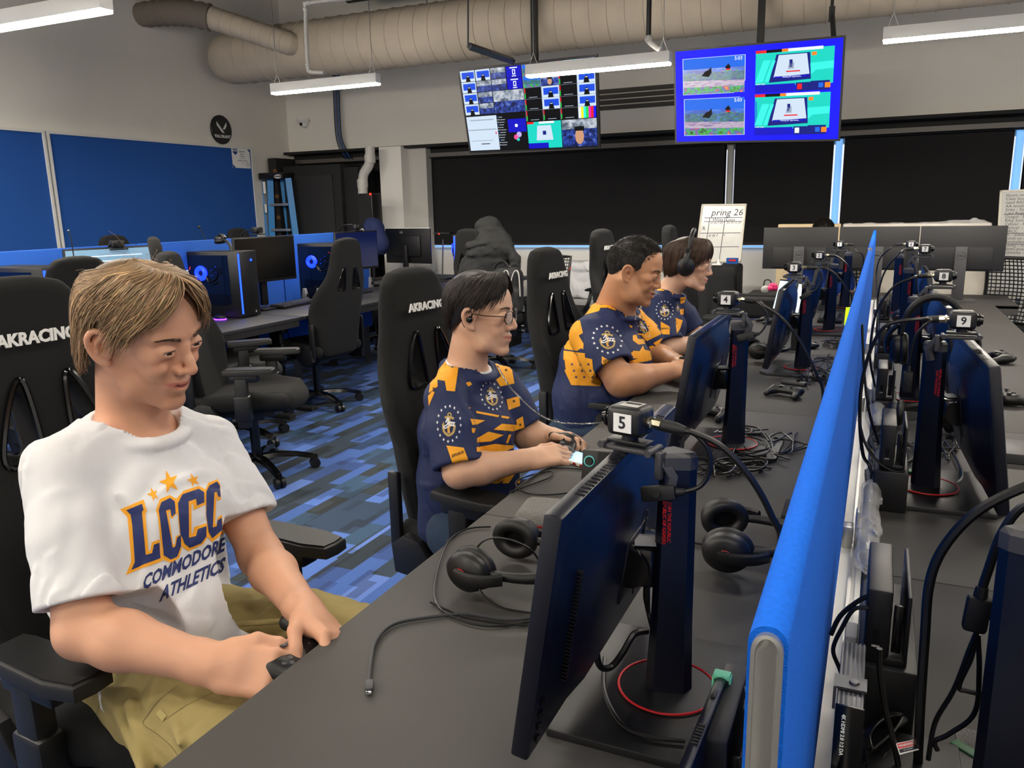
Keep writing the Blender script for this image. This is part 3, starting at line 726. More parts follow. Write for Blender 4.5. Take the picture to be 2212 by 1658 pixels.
numcam(8, aty(2038, 595, 3.2), 1, 'numbered camera 8 above the eighth monitor', YP([(1975, 598), (1930, 620), (1895, 670), (1882, 730), (1880, 780)], 3.1)+[V((.03, 3.1, .76))])
numcam(9, aty(2080, 690, 2.15), 1, 'numbered camera 9 in front of the headset arch', YP([(2000, 688), (1920, 700), (1885, 745), (1863, 820), (1857, 900), (1864, 980), (1880, 1010)], 2.08)+[V((.04, 2.0, .75))], loop=(YP([(2010, 692), (1978, 725), (1964, 780), (1962, 805)], 2.1),))
# ================================================================ people : sculpting helpers
mat('skin', 'd9a88c', .52, attr='Col', sss=.12, bump=(420, .12)); mat('eye_white', 'e6ded6', .2); mat('iris', '3a2c20', .1); mat('teeth', 'e9e2d2', .3)
mat('hair', '6b4a2a', .5, attr='Col', spec=.4); mat('brow', '3b2a1c', .8)
mat('tee', 'dedee0', .9, bump=(900, .25, 'v'), sheen=.15); mat('khaki', '9a8a58', .9, bump=(700, .3, 'v'), noise=(14, .06)); mat('jersey', '14234f', .7, bump=(1300, .25, 'v')); mat('gold_print', 'f2a516', .65); mat('navy_print', '1b2a63', .65); mat('white_print', 'e8e8ea', .6); mat('denim', '25384f', .9, bump=(900, .3), noise=(20, .15)); mat('tan_print', 'b59a5c', .6)
def sines(seed, sc, n=5, ax=(1, 1, 1)):
    rn = np.random.RandomState(seed); K = rn.normal(size=(n, 3))*sc*np.array(ax); ph = rn.uniform(0, 6.28, n)
    def f(X, Y, Z):
        a = 0
        for k, p in zip(K, ph): a = a+np.sin(k[0]*X+k[1]*Y+k[2]*Z+p+1.3*a/(1+0*X))
        return a/n
    return f
def folds(F, seed, amp, sc, ax=(1, 1, 1)):
    f1 = sines(seed, sc, 5, ax); f2 = sines(seed+9, sc*2.3, 4, ax)
    F.warp(lambda X, Y, Z: amp*(1-2*np.abs(f1(X, Y, Z)))+amp*.35*f2(X, Y, Z)); return F
def sculpt_head(F, M, fat=0, smile=0, slit=.003, jaw=1, nose=1, neckb=None, nr=.054):
    g = lambda x, y, z: M @ V((x, y, z)); S = (-1, 1)
    F.ell(M @ T(-.014, 0, .036), (.097, .077, .088), .02)
    F.ell(M @ T(.028, 0, .042), (.062, .065, .062), .02)
    F.ell(M @ T(.036, 0, -.012), (.05, .053+fat*.5, .064), .018)
    for s in S:
        F.cap(g(-.012, s*(.050+fat*.6), -.03), g(.028, s*(.040+fat*.7), -.078*jaw), .022+fat*.4, .021+fat*.5, .02)
        F.cap(g(.028, s*(.040+fat*.7), -.078*jaw), g(.068, s*.014, -.101*jaw), .021+fat*.4, .014, .018)
        F.ell(M @ T(.060, s*.043, -.006), (.022, .015+fat*.4, .018), .014)
        F.ell(M @ T(.062, s*.031, -.038), (.020, .017+fat*.5, .022), .014)
        if smile: F.ell(M @ T(.073, s*.036, -.026), (.014, .012, .011), .010)
        F.cap(g(.0835, s*.010, .030), g(.071, s*.046, .030), .0095, .008, .012)
    F.ell(M @ T(.079, 0, -.101*jaw), (.014, .019, .015), .014)
    F.ell(M @ T(.026, 0, -.070), (.05, .040+fat, .026+fat), .02)
    F.ell(M @ T(.071, 0, -.062), (.025, .031, .028), .016)
    F.ell(M @ T(.078, 0, -.008), (.016, .016, .032), .012)
    for s in S: F.ell(M @ T(.104, s*.031, .008), (.018, .016, .012), .008, sub=True)
    # nose
    F.path([g(.083, 0, .026), g(.091, 0, .010), g(.100*nose, 0, -.012), g(.1075*nose, 0, -.024)], [.0065, .0065, .0075, .0088], .009)
    F.ell(M @ T(.1035*nose, 0, -.029), (.0095, .0105, .0080), .006)
    for s in S:
        F.ell(M @ T(.0945, s*.0125, -.031), (.0105, .0075, .008), .005)
        F.ell(M @ T(.099, s*.0075, -.0385), (.005, .0035, .004), .003, sub=True)
        # socket, lids, slit
        F.ell(M @ T(.0768, s*.031, .0058), (.0163, .0190, .0150), .004)
        F.ell(M @ T(.0935, s*.0315, .0065) @ Rx(s*.08), (.0100, .0135, slit), .0012, sub=True)
        # smile crease
        if smile: F.path([g(.096, s*.018, -.034), g(.090, s*.029, -.048), g(.080, s*.036, -.062)], [.0012, .0018, .0012], .006, sub=True)
        # ear
        ME = M @ T(-.006, s*(.078+fat*.6), -.004) @ Rz(-s*.40) @ Ry(-.18)
        e = lambda x, y, z: ME @ V((x, y, z))
        F.ell(ME @ T(.0, 0, .0), (.017, .0045, .028), .004)
        rim = [e(.014, 0, -.006), e(.016, s*.002, .012), e(.008, s*.005, .028), e(-.008, s*.007, .030), e(-.018, s*.008, .016), e(-.017, s*.006, -.004), e(-.008, s*.003, -.022), e(.006, 0, -.030)]
        F.path(rim, [.0035, .004, .0045, .0045, .0045, .004, .005, .0055], .004, sp=3)
        F.path([e(.004, s*.004, .018), e(-.007, s*.004, .008), e(-.004, s*.004, -.010)], [.003, .003, .003], .003, sp=3)
        F.ell(ME @ T(.004, s*.004, -.001), (.0075, .006, .010), .003, sub=True)
    # mouth
    zc = -.0575; up = .006*smile; wd = .023+.006*smile
    lipu = [g(.078-.004*smile, -wd, zc+up), g(.0895, -.011, zc+.0025), g(.0945, 0, zc+.001), g(.0895, .011, zc+.0025), g(.078-.004*smile, wd, zc+up)]
    lipl = [g(.077-.004*smile, -wd+.002, zc+up-.001), g(.0875, -.012, zc-.0085-.002*smile), g(.0915, 0, zc-.010-.003*smile), g(.0875, .012, zc-.0085-.002*smile), g(.077-.004*smile, wd-.002, zc+up-.001)]
    F.path(lipu, [.0018, .0042, .0045, .0042, .0018], .004, sp=3); F.path(lipl, [.0018, .0048, .0058, .0048, .0018], .004, sp=3)
    F.path([g(.083-.006*smile, -wd, zc+up-.0005), g(.096-.007*smile, -.011, zc-.003), g(.100-.007*smile, 0, zc-.004), g(.096-.007*smile, .011, zc-.003), g(.083-.006*smile, wd, zc+up-.0005)], [.0008, .0015+.0028*smile, .0018+.0034*smile, .0015+.0028*smile, .0008], .0015, sub=True, sp=3)
    if neckb is not None:
        F.cap(g(-.026, 0, -.045), neckb, nr, nr*1.12, .03, flat=(M.to_3x3() @ V((1, 0, 0)), 1.08))
        F.cap(g(-.008, 0, -.07), neckb+(M.to_3x3() @ V((.01, 0, .03))), nr*.62, nr*.8, .025)
def face_parts(M, par, smile=0, look=(0, 0), brow='3b2a1c', by=.034, browz=.030, irisc='iris'):
    """eyes, brows, lashes, teeth as child parts"""
    for s in (-1, 1):
        b = B(M @ T(.0772, s*.0312, .0058)); b.ell((0, 0, 0), .0138, n=24, m=16); ey = b.out('eyeball', 'eye_white', par, 180)
        b = B(M @ T(.0772, s*.0312, .0058) @ Rz(look[0]) @ Ry(look[1]) @ Ry(PI/2)); b.lathe([(.0062, .0125), (.005, .0134), (0, .0140)], 20); b.out('iris', irisc, ey, 180)
        b = B(M); P = [(.0885, s*.0445, .006), (.0925, s*.038, .0098), (.0942, s*.031, .0108), (.0925, s*.023, .0092), (.0895, s*.0185, .006)]
        b.tube([(p[0]+.0004, p[1], p[2]+.0012) for p in P], [.0003, .0008, .0010, .0008, .0003], 5, 4); b.out('eyelashes', 'brow', par)
        rn = random.Random(3+s); b = B(M)
        for i in range(110):
            u = rn.random(); y = .013+.036*u; x = .0935-.0135*u**1.8; z = browz+.0045*math.sin(u*2.6)-.002+rn.uniform(-.0026, .0026)*(1-.6*u)
            dx, dy, dz = rn.uniform(-.001, .0012), .0075, rn.uniform(-.0015, .003)*(1-u)
            b.tube([V((x+.0012, s*y, z)), V((x+.0022+dx-.002*u, s*(y+dy*.5), z+dz*.6)), V((x+.0012-.005*u, s*(y+dy), z+dz*.5))], [.0005, .0004, .0001], 3)
        b.out('eyebrow', 'brow', par)
    if smile:
        b = B(M); b.loft([[V((.086-a*a*14, a, -.0575+h+.005*smile*(abs(a)/.022)**2)) for h in (0.001, -.0085)]+[V((.080-a*a*14, a, -.0575+h)) for h in (-.0085, .001)] for a in np.linspace(-.02, .02, 9)]); b.out('teeth', 'teeth', par, 180)
def strands(name, paths, rad, col, par, mat_='hair', K=4):
    """paths (N,P,3), rad (N,P) or (P,), col (N,3)"""
    P = np.asarray(paths, float); N, m, _ = P.shape; rad = np.broadcast_to(np.asarray(rad, float), (N, m))
    t = np.gradient(P, axis=1); t /= np.linalg.norm(t, axis=2, keepdims=True)+1e-9
    up = np.array([.13, .31, .94]); a = np.cross(t, up); a /= np.linalg.norm(a, axis=2, keepdims=True)+1e-9; b = np.cross(t, a)
    vs = np.stack([P+rad[..., None]*(a*math.cos(2*PI*k/K)+b*math.sin(2*PI*k/K)) for k in range(K)], 2).reshape(-1, 3)
    i = np.arange(N)[:, None, None]*m*K; j = np.arange(m-1)[None, :, None]*K; k = np.arange(K)[None, None, :]
    v0 = i+j+k; v1 = i+j+(k+1) % K; f = np.stack([v0, v1, v1+K, v0+K], -1).reshape(-1, 4)
    me = bpy.data.meshes.new(name); me.vertices.add(len(vs)); me.vertices.foreach_set('co', vs.astype(np.float32).ravel())
    me.loops.add(f.size); me.loops.foreach_set('vertex_index', f.ravel().astype(np.int32)); me.polygons.add(len(f)); me.polygons.foreach_set('loop_start', np.arange(0, f.size, 4, dtype=np.int32)); me.update(calc_edges=True)
    at = me.color_attributes.new('Col', 'FLOAT_COLOR', 'POINT'); c = np.repeat(np.asarray(col, float), m*K, axis=0); at.data.foreach_set('color', np.concatenate([c, np.ones((len(c), 1))], 1).astype(np.float32).ravel())
    me.materials.append(MT[mat_]); return fin(name, me, par, 180)
SC0, SCR = np.array([-.014, 0, .036]), np.array([.101, .081, .092])
def dirv(phi, th):
    low = th > PI/2; rxy = np.where(low, 1-.45*(1-np.sin(th)), np.sin(th)); z = np.where(low, 1.45, 1)*np.cos(th)
    return np.stack([np.cos(phi)*rxy, np.sin(phi)*rxy, z], -1)
def hair_style(M, par, style, seed, base, name='hair'):
    rn = np.random.RandomState(seed); m = 16; t = np.linspace(0, 1, m)[None, :]
    base = np.array(hexc(base))
    def world(L): A = np.array(M); return L@A[:3, :3].T+A[:3, 3]
    # under-layer cap as closed volume
    lo = [a-.17 for a in M.translation]; hi = [a+.17 for a in M.translation]
    F = Field(lo, hi, .003)
    if style == 'curtain':
        F.ell(M @ T(-.016, 0, .037), (.101, .082, .091), .01); F.ell(M @ T(-.055, 0, -.02), (.048, .058, .070), .02)
        F.cut(M @ V((.045, 0, .05)), M.to_3x3() @ V((1, 0, -.9)), .01)
        F.cut(M @ V((.0, 0, -.002)), M.to_3x3() @ V((.75, 0, -1)), .01)
        for s in (-1, 1): F.ell(M @ T(-.002, s*.088, -.008), (.024, .022, .036), .006, sub=True)
    elif style == 'messy':
        F.ell(M @ T(-.014, 0, .040), (.101, .082, .093), .01); F.ell(M @ T(-.05, 0, -.015), (.052, .062, .07), .02)
        F.cut(M @ V((.050, 0, .05)), M.to_3x3() @ V((1, 0, -.9)), .01); F.cut(M @ V((-.012, 0, .0)), M.to_3x3() @ V((.8, 0, -1)), .01)
        for s in (-1, 1): F.ell(M @ T(.002, s*.086, -.008), (.024, .022, .034), .006, sub=True)
    elif style == 'short':
        F.ell(M @ T(-.014, 0, .039), (.1005, .0805, .0915), .01); F.ell(M @ T(-.048, 0, -.012), (.052, .060, .066), .02)
        F.cut(M @ V((.060, 0, .045)), M.to_3x3() @ V((1, 0, -.85)), .008); F.cut(M @ V((-.004, 0, -.01)), M.to_3x3() @ V((.8, 0, -1)), .008)
        for s in (-1, 1): F.ell(M @ T(.0, s*.086, -.006), (.026, .024, .032), .005, sub=True)
    else:
        F.ell(M @ T(-.012, 0, .038), (.102, .083, .093), .01); F.ell(M @ T(-.05, 0, -.02), (.055, .068, .075), .02)
        F.cut(M @ V((.070, 0, .025)), M.to_3x3() @ V((1, 0, -.35)), .01); F.cut(M @ V((-.0, 0, -.02)), M.to_3x3() @ V((.7, 0, -1)), .01)
    cap_ = F.out(name, 'hair', par, colf=lambda v: np.repeat((base*.55)[None], len(v), 0))
    N = {'curtain': 4200, 'messy': 1500, 'short': 5200, 'bowl': 1500}[style]
    s = np.where(rn.rand(N) < .62, -1, 1)
    u = rn.rand(N)
    if style in ('curtain', 'messy', 'bowl'):
        # root along the parting, falling to the side
        a = u*PI                                        # where round the head the strand ends (0 front .. pi back)
        part = 1-u
        rx = .075-.135*u**.8 + rn.normal(0, .006, N)
        phi0 = a*.9+rn.normal(0, .05, N)
        if style == 'curtain':
            L_ = s > 0
            the = np.where(L_, np.interp(a, [0, .35, .8, 1.25, 1.7, 2.3, PI], [1.45, 1.60, 1.78, 1.6, 1.75, 2.30, 2.42]), np.interp(a, [0, .35, .6, .8, 1.0, 1.2, 1.45, 1.65, 2.3, PI], [1.25, 1.38, 1.58, 1.72, 1.42, 1.30, 1.38, 2.05, 2.42, 2.45]))+rn.normal(0, .06, N); sweep = np.where(L_, np.interp(a, [0, .5, 1.2, 2, PI], [.62, .80, .85, .5, .0]), np.interp(a, [0, .4, .9, 1.5, 2.1, PI], [.72, .66, .50, .45, .35, .0])); vol = np.interp(a, [0, .6, 1.5, 2.2, PI], [.24, .22, .17, .08, .05]); flick = np.interp(a, [0, 1, 2, PI], [.02, .02, .04, .05])
        elif style == 'messy':
            the = np.interp(a, [0, .5, 1.0, 1.6, 2.4, PI], [1.15, 1.35, 1.62, 1.30, 1.95, 2.15])+rn.normal(0, .12, N); sweep = np.interp(a, [0, 1, 2, PI], [.5, .6, .35, 0]); vol = np.interp(a, [0, 1.5, PI], [.16, .08, .02]); flick = np.full(N, .0)
        else:
            the = np.interp(a, [0, .6, 1.2, 1.8, 2.4, PI], [1.36, 1.50, 1.80, 1.95, 2.15, 2.3])+rn.normal(0, .08, N); sweep = np.interp(a, [0, 1, 2, PI], [.0, .1, .1, 0]); vol = np.full(N, .15); flick = np.full(N, -.02)
        clump = rn.randint(0, 90, N); jit = rn.normal(0, 1, (90, 3)); 
        phi0 = phi0+jit[clump, 0]*.05; the = the+jit[clump, 1]*.07
        phi = s[:, None]*(phi0[:, None]*(.35+.65*np.clip(t*2.2, 0, 1))+sweep[:, None]*t**1.4)
        th = (.03+.05*rn.rand(N))[:, None]*(1-t)+the[:, None]*t**.9
        th = np.maximum(th, .02)
        d = dirv(phi, th)
        wv = dict(curtain=.034, messy=.03, bowl=.008)[style]
        wob = wv*np.sin(t*8+jit[clump, 2][:, None]*3)*t
        phi = phi+s[:, None]*wv*1.6*np.sin(t*6.5+jit[clump, 0][:, None]*4)*t; d = dirv(phi, th)
        lift = 1.0+(vol[:, None]*(.18+.82*rn.rand(N, 1)**.7))*np.sin(np.clip(t*1.25, 0, 1)*PI*.62)+flick[:, None]*t**4+wob
        L = SC0+d*SCR*lift[..., None]
        L[..., 0] += (np.where(rx > 0, rx*.8, rx*.30))[:, None]*(1-t)**1.5
        rad = np.interp(t[0], [0, .2, .8, 1], [.0012, .0019, .0015, .0003])
        if style == 'curtain': rad = rad*.70
    else:
        d = rn.normal(size=(N*2, 3)); d /= np.linalg.norm(d, axis=1)[:, None]
        ok = (d[:, 0] < .40+.50*np.clip(d[:, 2], 0, 1)) & (d[:, 2] > -.62+.62*np.clip(d[:, 0]+.35, 0, 1)) & ~((abs(d[:, 0]) < .28) & (d[:, 2] < .12) & (abs(d[:, 1]) > .6)); d = d[ok][:N]; N = len(d)
        p = SC0+d*SCR*.985; sw = np.where(d[:, 2:3] > .45, np.array([[1., 0, .0]]), np.array([[-.1, 0, -1.]]))+rn.normal(0, .4, (N, 3)); ln = np.where(d[:, 2] > .3, .013, .007)[:, None, None]
        dd = d*.75+sw*.7; m = 6; t = np.linspace(0, 1, m)[None, :, None]
        L = p[:, None, :]+dd[:, None, :]*ln*t+np.array([0, 0, -.25])*ln*t*t
        rad = np.linspace(.0011, .0003, m)
    shade = np.exp(rn.normal(0, .38, N))[:, None]; warm = 1+rn.normal(0, .04, (N, 3))
    if style == 'curtain': shade = shade*np.interp(u, [0, 1], [1.05, .95])[:, None]
    strands('hair_strands', world(L), rad, np.clip(base*shade*warm, 0, 1), cap_)
    if style in ('curtain',):
        k = 45; d = dirv(rn.uniform(-PI, PI, k), rn.uniform(.0, 1.0, k)); q = np.linspace(0, 1, 12)[None, :, None]; L = SC0+d[:, None, :]*SCR*(1.12+.05*q)+rn.normal(0, .018, (k, 1, 3))*q+np.array([-.02, 0, -.02])*q**2
        strands('flyaway_hairs', world(L), np.full(12, .00022), np.repeat((base*1.2)[None], k, 0), cap_)
    return cap_
def sculpt_hand(F, o, x, z, mir, curl=(.5, .6, .4), thumb=None, sc=1, spread=.0):
    H = frame(o, x, z); g = lambda a, b, c: H @ V((a*sc, b*mir*sc, c*sc))
    F.rbox(H @ T(.05*sc, 0, 0), (.044*sc, .038*sc, .0135*sc), .0125*sc, .012)
    F.cap(g(-.02, 0, 0), g(.03, 0, 0), .024*sc, .022*sc, .02, flat=(H.to_3x3() @ V((0, 1, 0)), 1.25))
    F.ell(H @ T(.032*sc, .026*mir*sc, -.008*sc), (.03*sc, .018*sc, .015*sc), .012)
    ends = []
    for i, (yy, L) in enumerate(((-.029, .062), (-.010, .076), (.010, .083), (.029, .074))):
        a = 0; p = V((.088-.004*abs(i-2), yy, .002)); pts = [g(*p)]; c = curl[i] if isinstance(curl[0], (tuple, list)) else curl
        for k, f in enumerate((.45, .31, .24)):
            a += c[k]; d = V((math.cos(a), spread*(i-1.5)*.12, -math.sin(a))); p = p+d*L*f; pts.append(g(*p))
        F.path(pts, [.0094*sc, .0088*sc, .0078*sc, .0066*sc], .0035, sub=False); ends.append((pts[-2], pts[-1]))
        F.ell(T(pts[1]), (.0096*sc,)*3, .003)
    th = thumb or [(.022, .030, -.006), (.048, .052, -.012), (.078, .058, -.016), (.100, .052, -.02)]
    pt = [g(*q) for q in th]; F.path(pt, [.0145*sc, .0115*sc, .0100*sc, .0082*sc], .006)
    return H, ends, pt
def nail(b, a, e, upn, r=.0052):
    d = (e-a).normalized(); n = (V(upn)-d*d.dot(V(upn))).normalized(); M = frame(e+n*.0056+d*.001, d, n); b.ell((0, 0, 0), (r*1.1, r*.85, .0014), M=M, n=12, m=6)
def skin_cols(M, base, lip='b5645a', blush=.18, stubble=0, hair=None):
    base = np.array(hexc(base)); lip = np.array(hexc(lip)); Mi = np.array(M.inverted())
    f1 = sines(5, 60, 5); f2 = sines(8, 14, 4)
    def f(v):
        L = v@Mi[:3, :3].T+Mi[:3, 3]; c = np.repeat(base[None], len(v), 0)
        c = c*(1+.05*f1(v[:, 0], v[:, 1], v[:, 2])[:, None]+.05*f2(v[:, 0], v[:, 1], v[:, 2])[:, None])
        red = np.array([1.06, .80, .78])
        def blob(p, r): return np.clip(1-np.linalg.norm((L-np.array(p)), axis=1)/r, 0, 1)[:, None]
        k = 0
        for s in (-1, 1): k = k+blob((.075, s*.04, -.012), .035)*blush*3+blob((-.008, s*.08, 0), .034)*blush*3.5
        k = np.clip(k+blob((.112, 0, -.028), .022)*blush*3, 0, 1); c = c*(1-k*.55)+c*red*k*.55
        x, y, z = L.T; on = (x > .074) & (abs(y) < .031); zc = -.0575
        dz = np.maximum(0, abs(z-(zc-.003)-.006*(abs(y)/.025)**2*.6)-.0062+.004*(abs(y)/.026)**2)
        kl = np.where(on, np.clip(1-dz/.0018, 0, 1), 0)[:, None]; c = c*(1-kl*.8)+lip*kl*.8
        if stubble:
            ks = np.clip((-.035-z)/.02, 0, 1)*np.clip((x+.02)/.03, 0, 1)*np.clip((z+.135)/.02, 0, 1); ks = np.maximum(ks, np.where((x > .085) & (abs(y) < .024) & (z < -.04) & (z > -.054), .8, 0))
            ks = ks[:, None]*(1-kl)*stubble; c = c*(1-ks)+c*np.array([.62, .56, .52])*ks
        return np.clip(c, 0, 1)
    return f
# ---------------------------------------------------------------- print artwork in photograph coordinates, dropped on to the cloth
def pxray(x, y): return CAM, ray(x, y).normalized()
def fit_text(D, t, p0, p1, up, mi, bold=.02, lift=.0004):
    me = textmesh(t, 1, bold); xs = [v.co.x for v in me.vertices]; ys_ = [v.co.y for v in me.vertices]; bm = bmesh.new(); bm.from_mesh(me); bpy.data.meshes.remove(me)
    x0, x1, y0, y1 = min(xs), max(xs), min(ys_), max(ys_)
    for v in bm.verts:
        a = (v.co.x-x0)/(x1-x0); b = (v.co.y-y0)/(y1-y0); v.co = V((p0[0]+(p1[0]-p0[0])*a+up[0]*b, p0[1]+(p1[1]-p0[1])*a+up[1]*b, 0))
    D.items.append((bm, mi, lift))
def zp(pts, ox, oy, k): return [(ox+x/k, oy+y/k) for x, y in pts]
def star5(D, tips, mi, lift=0, q=.42):
    cx = sum(p[0] for p in tips)/5; cy = sum(p[1] for p in tips)/5; out = []
    for i in range(5):
        a, b = tips[i], tips[(i+1) % 5]; out += [a, (cx+((a[0]+b[0])/2-cx)*q*1.15, cy+((a[1]+b[1])/2-cy)*q*1.15)]
    D.poly(out, mi, lift)
def crest(D, c, ax, ay, lift=.0003, n=16):
    """ring of stars round an anchor with script letters; ax, ay = picture vectors of the ring's half axes"""
    g = lambda x, y: (c[0]+ax[0]*x+ay[0]*y, c[1]+ax[1]*x+ay[1]*y)
    for i in range(n):
        a = 2*PI*i/n; cx, cy = math.sin(a), math.cos(a)
        D.poly([g(cx+(.11 if k % 2 == 0 else .045)*math.sin(PI*k/5), cy+(.11 if k % 2 == 0 else .045)*math.cos(PI*k/5)) for k in range(10)], 2, lift)
    G = lambda pts: [g(*p) for p in pts]
    D.stroke(G([(.0, .62), (.13, .55), (.1, .42), (-.1, .42), (-.13, .55), (0, .62)]), .07*abs(ay[1] or 1), 3, lift, sp=2)
    D.stroke(G([(-.38, .30), (-.2, .36), (.2, .36), (.38, .30)]), .13*abs(ay[1]), 3, lift)
    D.stroke(G([(0, .4), (0, -.55)]), .13*abs(ay[1]), 3, lift, sp=0)
    D.stroke(G([(-.5, -.05), (-.42, -.42), (-.18, -.6), (0, -.66), (.18, -.6), (.42, -.42), (.5, -.05)]), .13*abs(ay[1]), 3, lift)
    D.poly(G([(-.58, -.12), (-.46, .10), (-.36, -.14)]), 3, lift); D.poly(G([(.58, -.12), (.46, .10), (.36, -.14)]), 3, lift)
    D.stroke(G([(-.12, .1), (.16, -.1), (-.1, -.3), (.12, -.5)]), .05*abs(ay[1]), 0, lift+.0003)
    D.stroke(G([(-.28, .05), (-.1, .32), (-.12, -.02), (-.42, -.2), (-.3, -.28), (0, -.12)]), .07*abs(ay[1]), 2, lift+.0006)
    for k in range(3):
        x = .04+k*.17; D.stroke(G([(x+.12, .08), (x, .1), (x-.02, -.06), (x+.14, -.08)]), .07*abs(ay[1]), 2, lift+.0006)
PM = ['gold_print', 'navy_print', 'white_print', 'tan_print', 'ink', 'red']
def arm(F, sh, el, wr, r=(.050, .044, .041, .028), k=.02):
    sh, el, wr = V(sh), V(el), V(wr); F.path([sh, sh.lerp(el, .45), el], [r[0], r[0]*.97, r[1]], k); m = el.lerp(wr, .3)
    F.path([el, m, wr], [r[1], r[2]*1.06, r[3]], k, flat=((wr-el).cross(V((0, 0, 1))), 1.12))
def collar(F, nb, r, tilt=.26):
    ax = V((math.sin(-tilt)*-1*0-.10, 0, 1)).normalized(); c = nb+V((.010, 0, .006))
    ring = [c+V((math.cos(a)*r, math.sin(a)*r*1.04, -math.cos(a)*r*tilt-.004)) for a in [2*PI*i/36 for i in range(37)]]
    n = V((tilt, 0, 1)).normalized(); ax = V((-.10, 0, 1)).normalized()
    def f(X, Y, Z):
        px, py, pz = X-c.x, Y-c.y, Z-c.z; h = px*ax.x+pz*ax.z; qx, qz = px-h*ax.x, pz-h*ax.z
        return np.maximum(np.sqrt(qx*qx+(py/1.04)**2+qz*qz)-(r*.985+np.maximum(h, 0)*.5), -(px*n.x+pz*n.z)-.014)
    F.op(f, [c.x-.16, c.y-.16, c.z-.05], [c.x+.16, c.y+.16, c.z+.16], .003, sub=True)
    F.path(ring, [.0065]*37, .005); F.path([p+V((p.x-c.x, p.y-c.y, 0))*.10+V((0, 0, -.008)) for p in ring], [.0070]*37, .010)
# ================================================================ player 1, nearest, white T-shirt
def player1():
    par = thing('person', 'seated person in a white printed T-shirt and khaki trousers, smiling down at a game controller', 'person', T(-1.3, 1.08, 0), world=True)
    M = T(-1.222, 1.045, 1.238) @ Rz(R(5)) @ Ry(R(18)) @ Rx(R(6)) @ Matrix.Diagonal((1.05, 1.10, 1.05, 1))
    nb = V((-1.30, 1.065, 1.055)); sR, sL = V((-1.305, .905, 1.012)), V((-1.275, 1.225, .975)); eR, eL = V((-1.185, .825, .765)), V((-1.125, 1.19, .755)); wR, wL = V((-.960, .880, .722)), V((-.910, 1.060, .738))
    F = Field([-1.55, .62, .4], [-.74, 1.45, 1.40], .0042, [([-1.39, .90, 1.08], [-1.08, 1.18, 1.38]), ([-1.0, .78, .66], [-.78, 1.12, .80])], .0021)
    F.cap(nb+V((-.02, 0, -.12)), V((-1.34, 1.08, .62)), .07, .09, .03, flat=((0, 1, 0), 1.3)); F.cap(sR+V((.0, .03, -.01)), sL+V((0, -.03, -.01)), .045, .045, .03); F.cap(nb+V((0, 0, -.02)), nb.lerp(sR, .6), .045, .04, .03); F.cap(nb+V((0, 0, -.02)), nb.lerp(sL, .6), .045, .04, .03)
    arm(F, sR, eR, wR, (.052, .045, .043, .029)); arm(F, sL, eL, wL, (.050, .040, .037, .027))
    F.ell(nb+V((.006, 0, -.036)), (.078, .080, .042), .02)
    sculpt_head(F, M, smile=1.0, slit=.0030, nose=1.035, neckb=nb, nr=.056)
    hr = sculpt_hand(F, wR+V((.004, .002, 0)), (.93, .34, -.16), (-.12, -.72, .68), 1, curl=(.85, 1.25, .8), thumb=[(.020, .028, -.002), (.050, .044, -.002), (.080, .046, -.012), (.101, .042, -.026)], sc=1.12)
    hl = sculpt_hand(F, wL+V((.004, -.002, 0)), (.90, -.30, -.20), (-.05, .55, .80), -1, curl=(.75, 1.2, .8), thumb=[(.020, .030, -.006), (.046, .052, -.016), (.070, .056, -.034), (.088, .054, -.050)], sc=1.08)
    F.out('body', 'skin', par, colf=skin_cols(M, 'cf9b7d', stubble=.4))
    face_parts(M, par, smile=1, look=(-.1, .22))
    b = B()
    for H, ends, th in (hr, hl):
        nail(b, th[-2], th[-1], H.to_3x3() @ V((.2, 0, 1)), .0075)
        for a, e in ends: nail(b, a, e, H.to_3x3() @ V((0, 0, 1)))
    b.out('fingernails', mat('nailm', 'e3b9a6', .3), par, 180)
    hair_style(M, par, 'curtain', 3, '8b7154')
    # shirt
    F = Field([-1.58, .66, .50], [-.92, 1.44, 1.14], .0042)
    F.path([V((-1.345, 1.08, .58)), V((-1.335, 1.075, .72)), V((-1.325, 1.07, .90)), V((-1.315, 1.07, .98))], [.150, .145, .135, .095], .03, flat=((0, 1, 0), 1.25))
    F.path([V((-1.175, 1.02, .60)), V((-1.185, 1.03, .72)), V((-1.215, 1.055, .88)), V((-1.25, 1.06, .96))], [.115, .105, .088, .07], .05, flat=((0, 1, 0), 1.6))
    F.path([sR+V((.0, .01, -.005)), nb+V((-.005, 0, -.005)), sL+V((0, -.01, -.005))], [.066, .075, .066], .03); F.cap(nb+V((-.0, 0, -.03)), nb+V((.0, 0, .018)), .085, .072, .03)
    for s_, e_, f in ((sR, eR, .84), (sL, eL, .68)):
        d = (e_-s_).normalized(); F.path([s_, s_.lerp(e_, .4), s_.lerp(e_, f+.1)], [.060, .066, .073], .016, flat=(d.cross(V((0, .4, 1))), 1.05))
    F.path([V((-1.14, .97, .60)), V((-1.13, 1.08, .61)), V((-1.18, 1.18, .62))], [.05, .055, .05], .06)
    folds(F, 11, .0050, 26, (1, 1.1, .55)); folds(F, 4, .0020, 60, (1, 1, .6))
    for a, b_, r_ in [(( -1.20, .93, .97), (-1.16, 1.02, .80), .008), ((-1.19, 1.20, .96), (-1.15, 1.12, .80), .008), ((-1.17, .98, .72), (-1.07, 1.15, .66), .010), ((-1.20, .95, .80), (-1.10, 1.0, .66), .009), ((-1.28, .86, .96), (-1.30, .94, .80), .007), ((-1.12, 1.19, .75), (-1.08, 1.02, .67), .008)]: F.path([a, V(a).lerp(V(b_), .5)+V((.015, 0, -.01)), b_], [r_*.5, r_, r_*.5], .02)
    F.cut(V((-1.05, 1.02, .625)), (.36, -.10, -.9), .006)
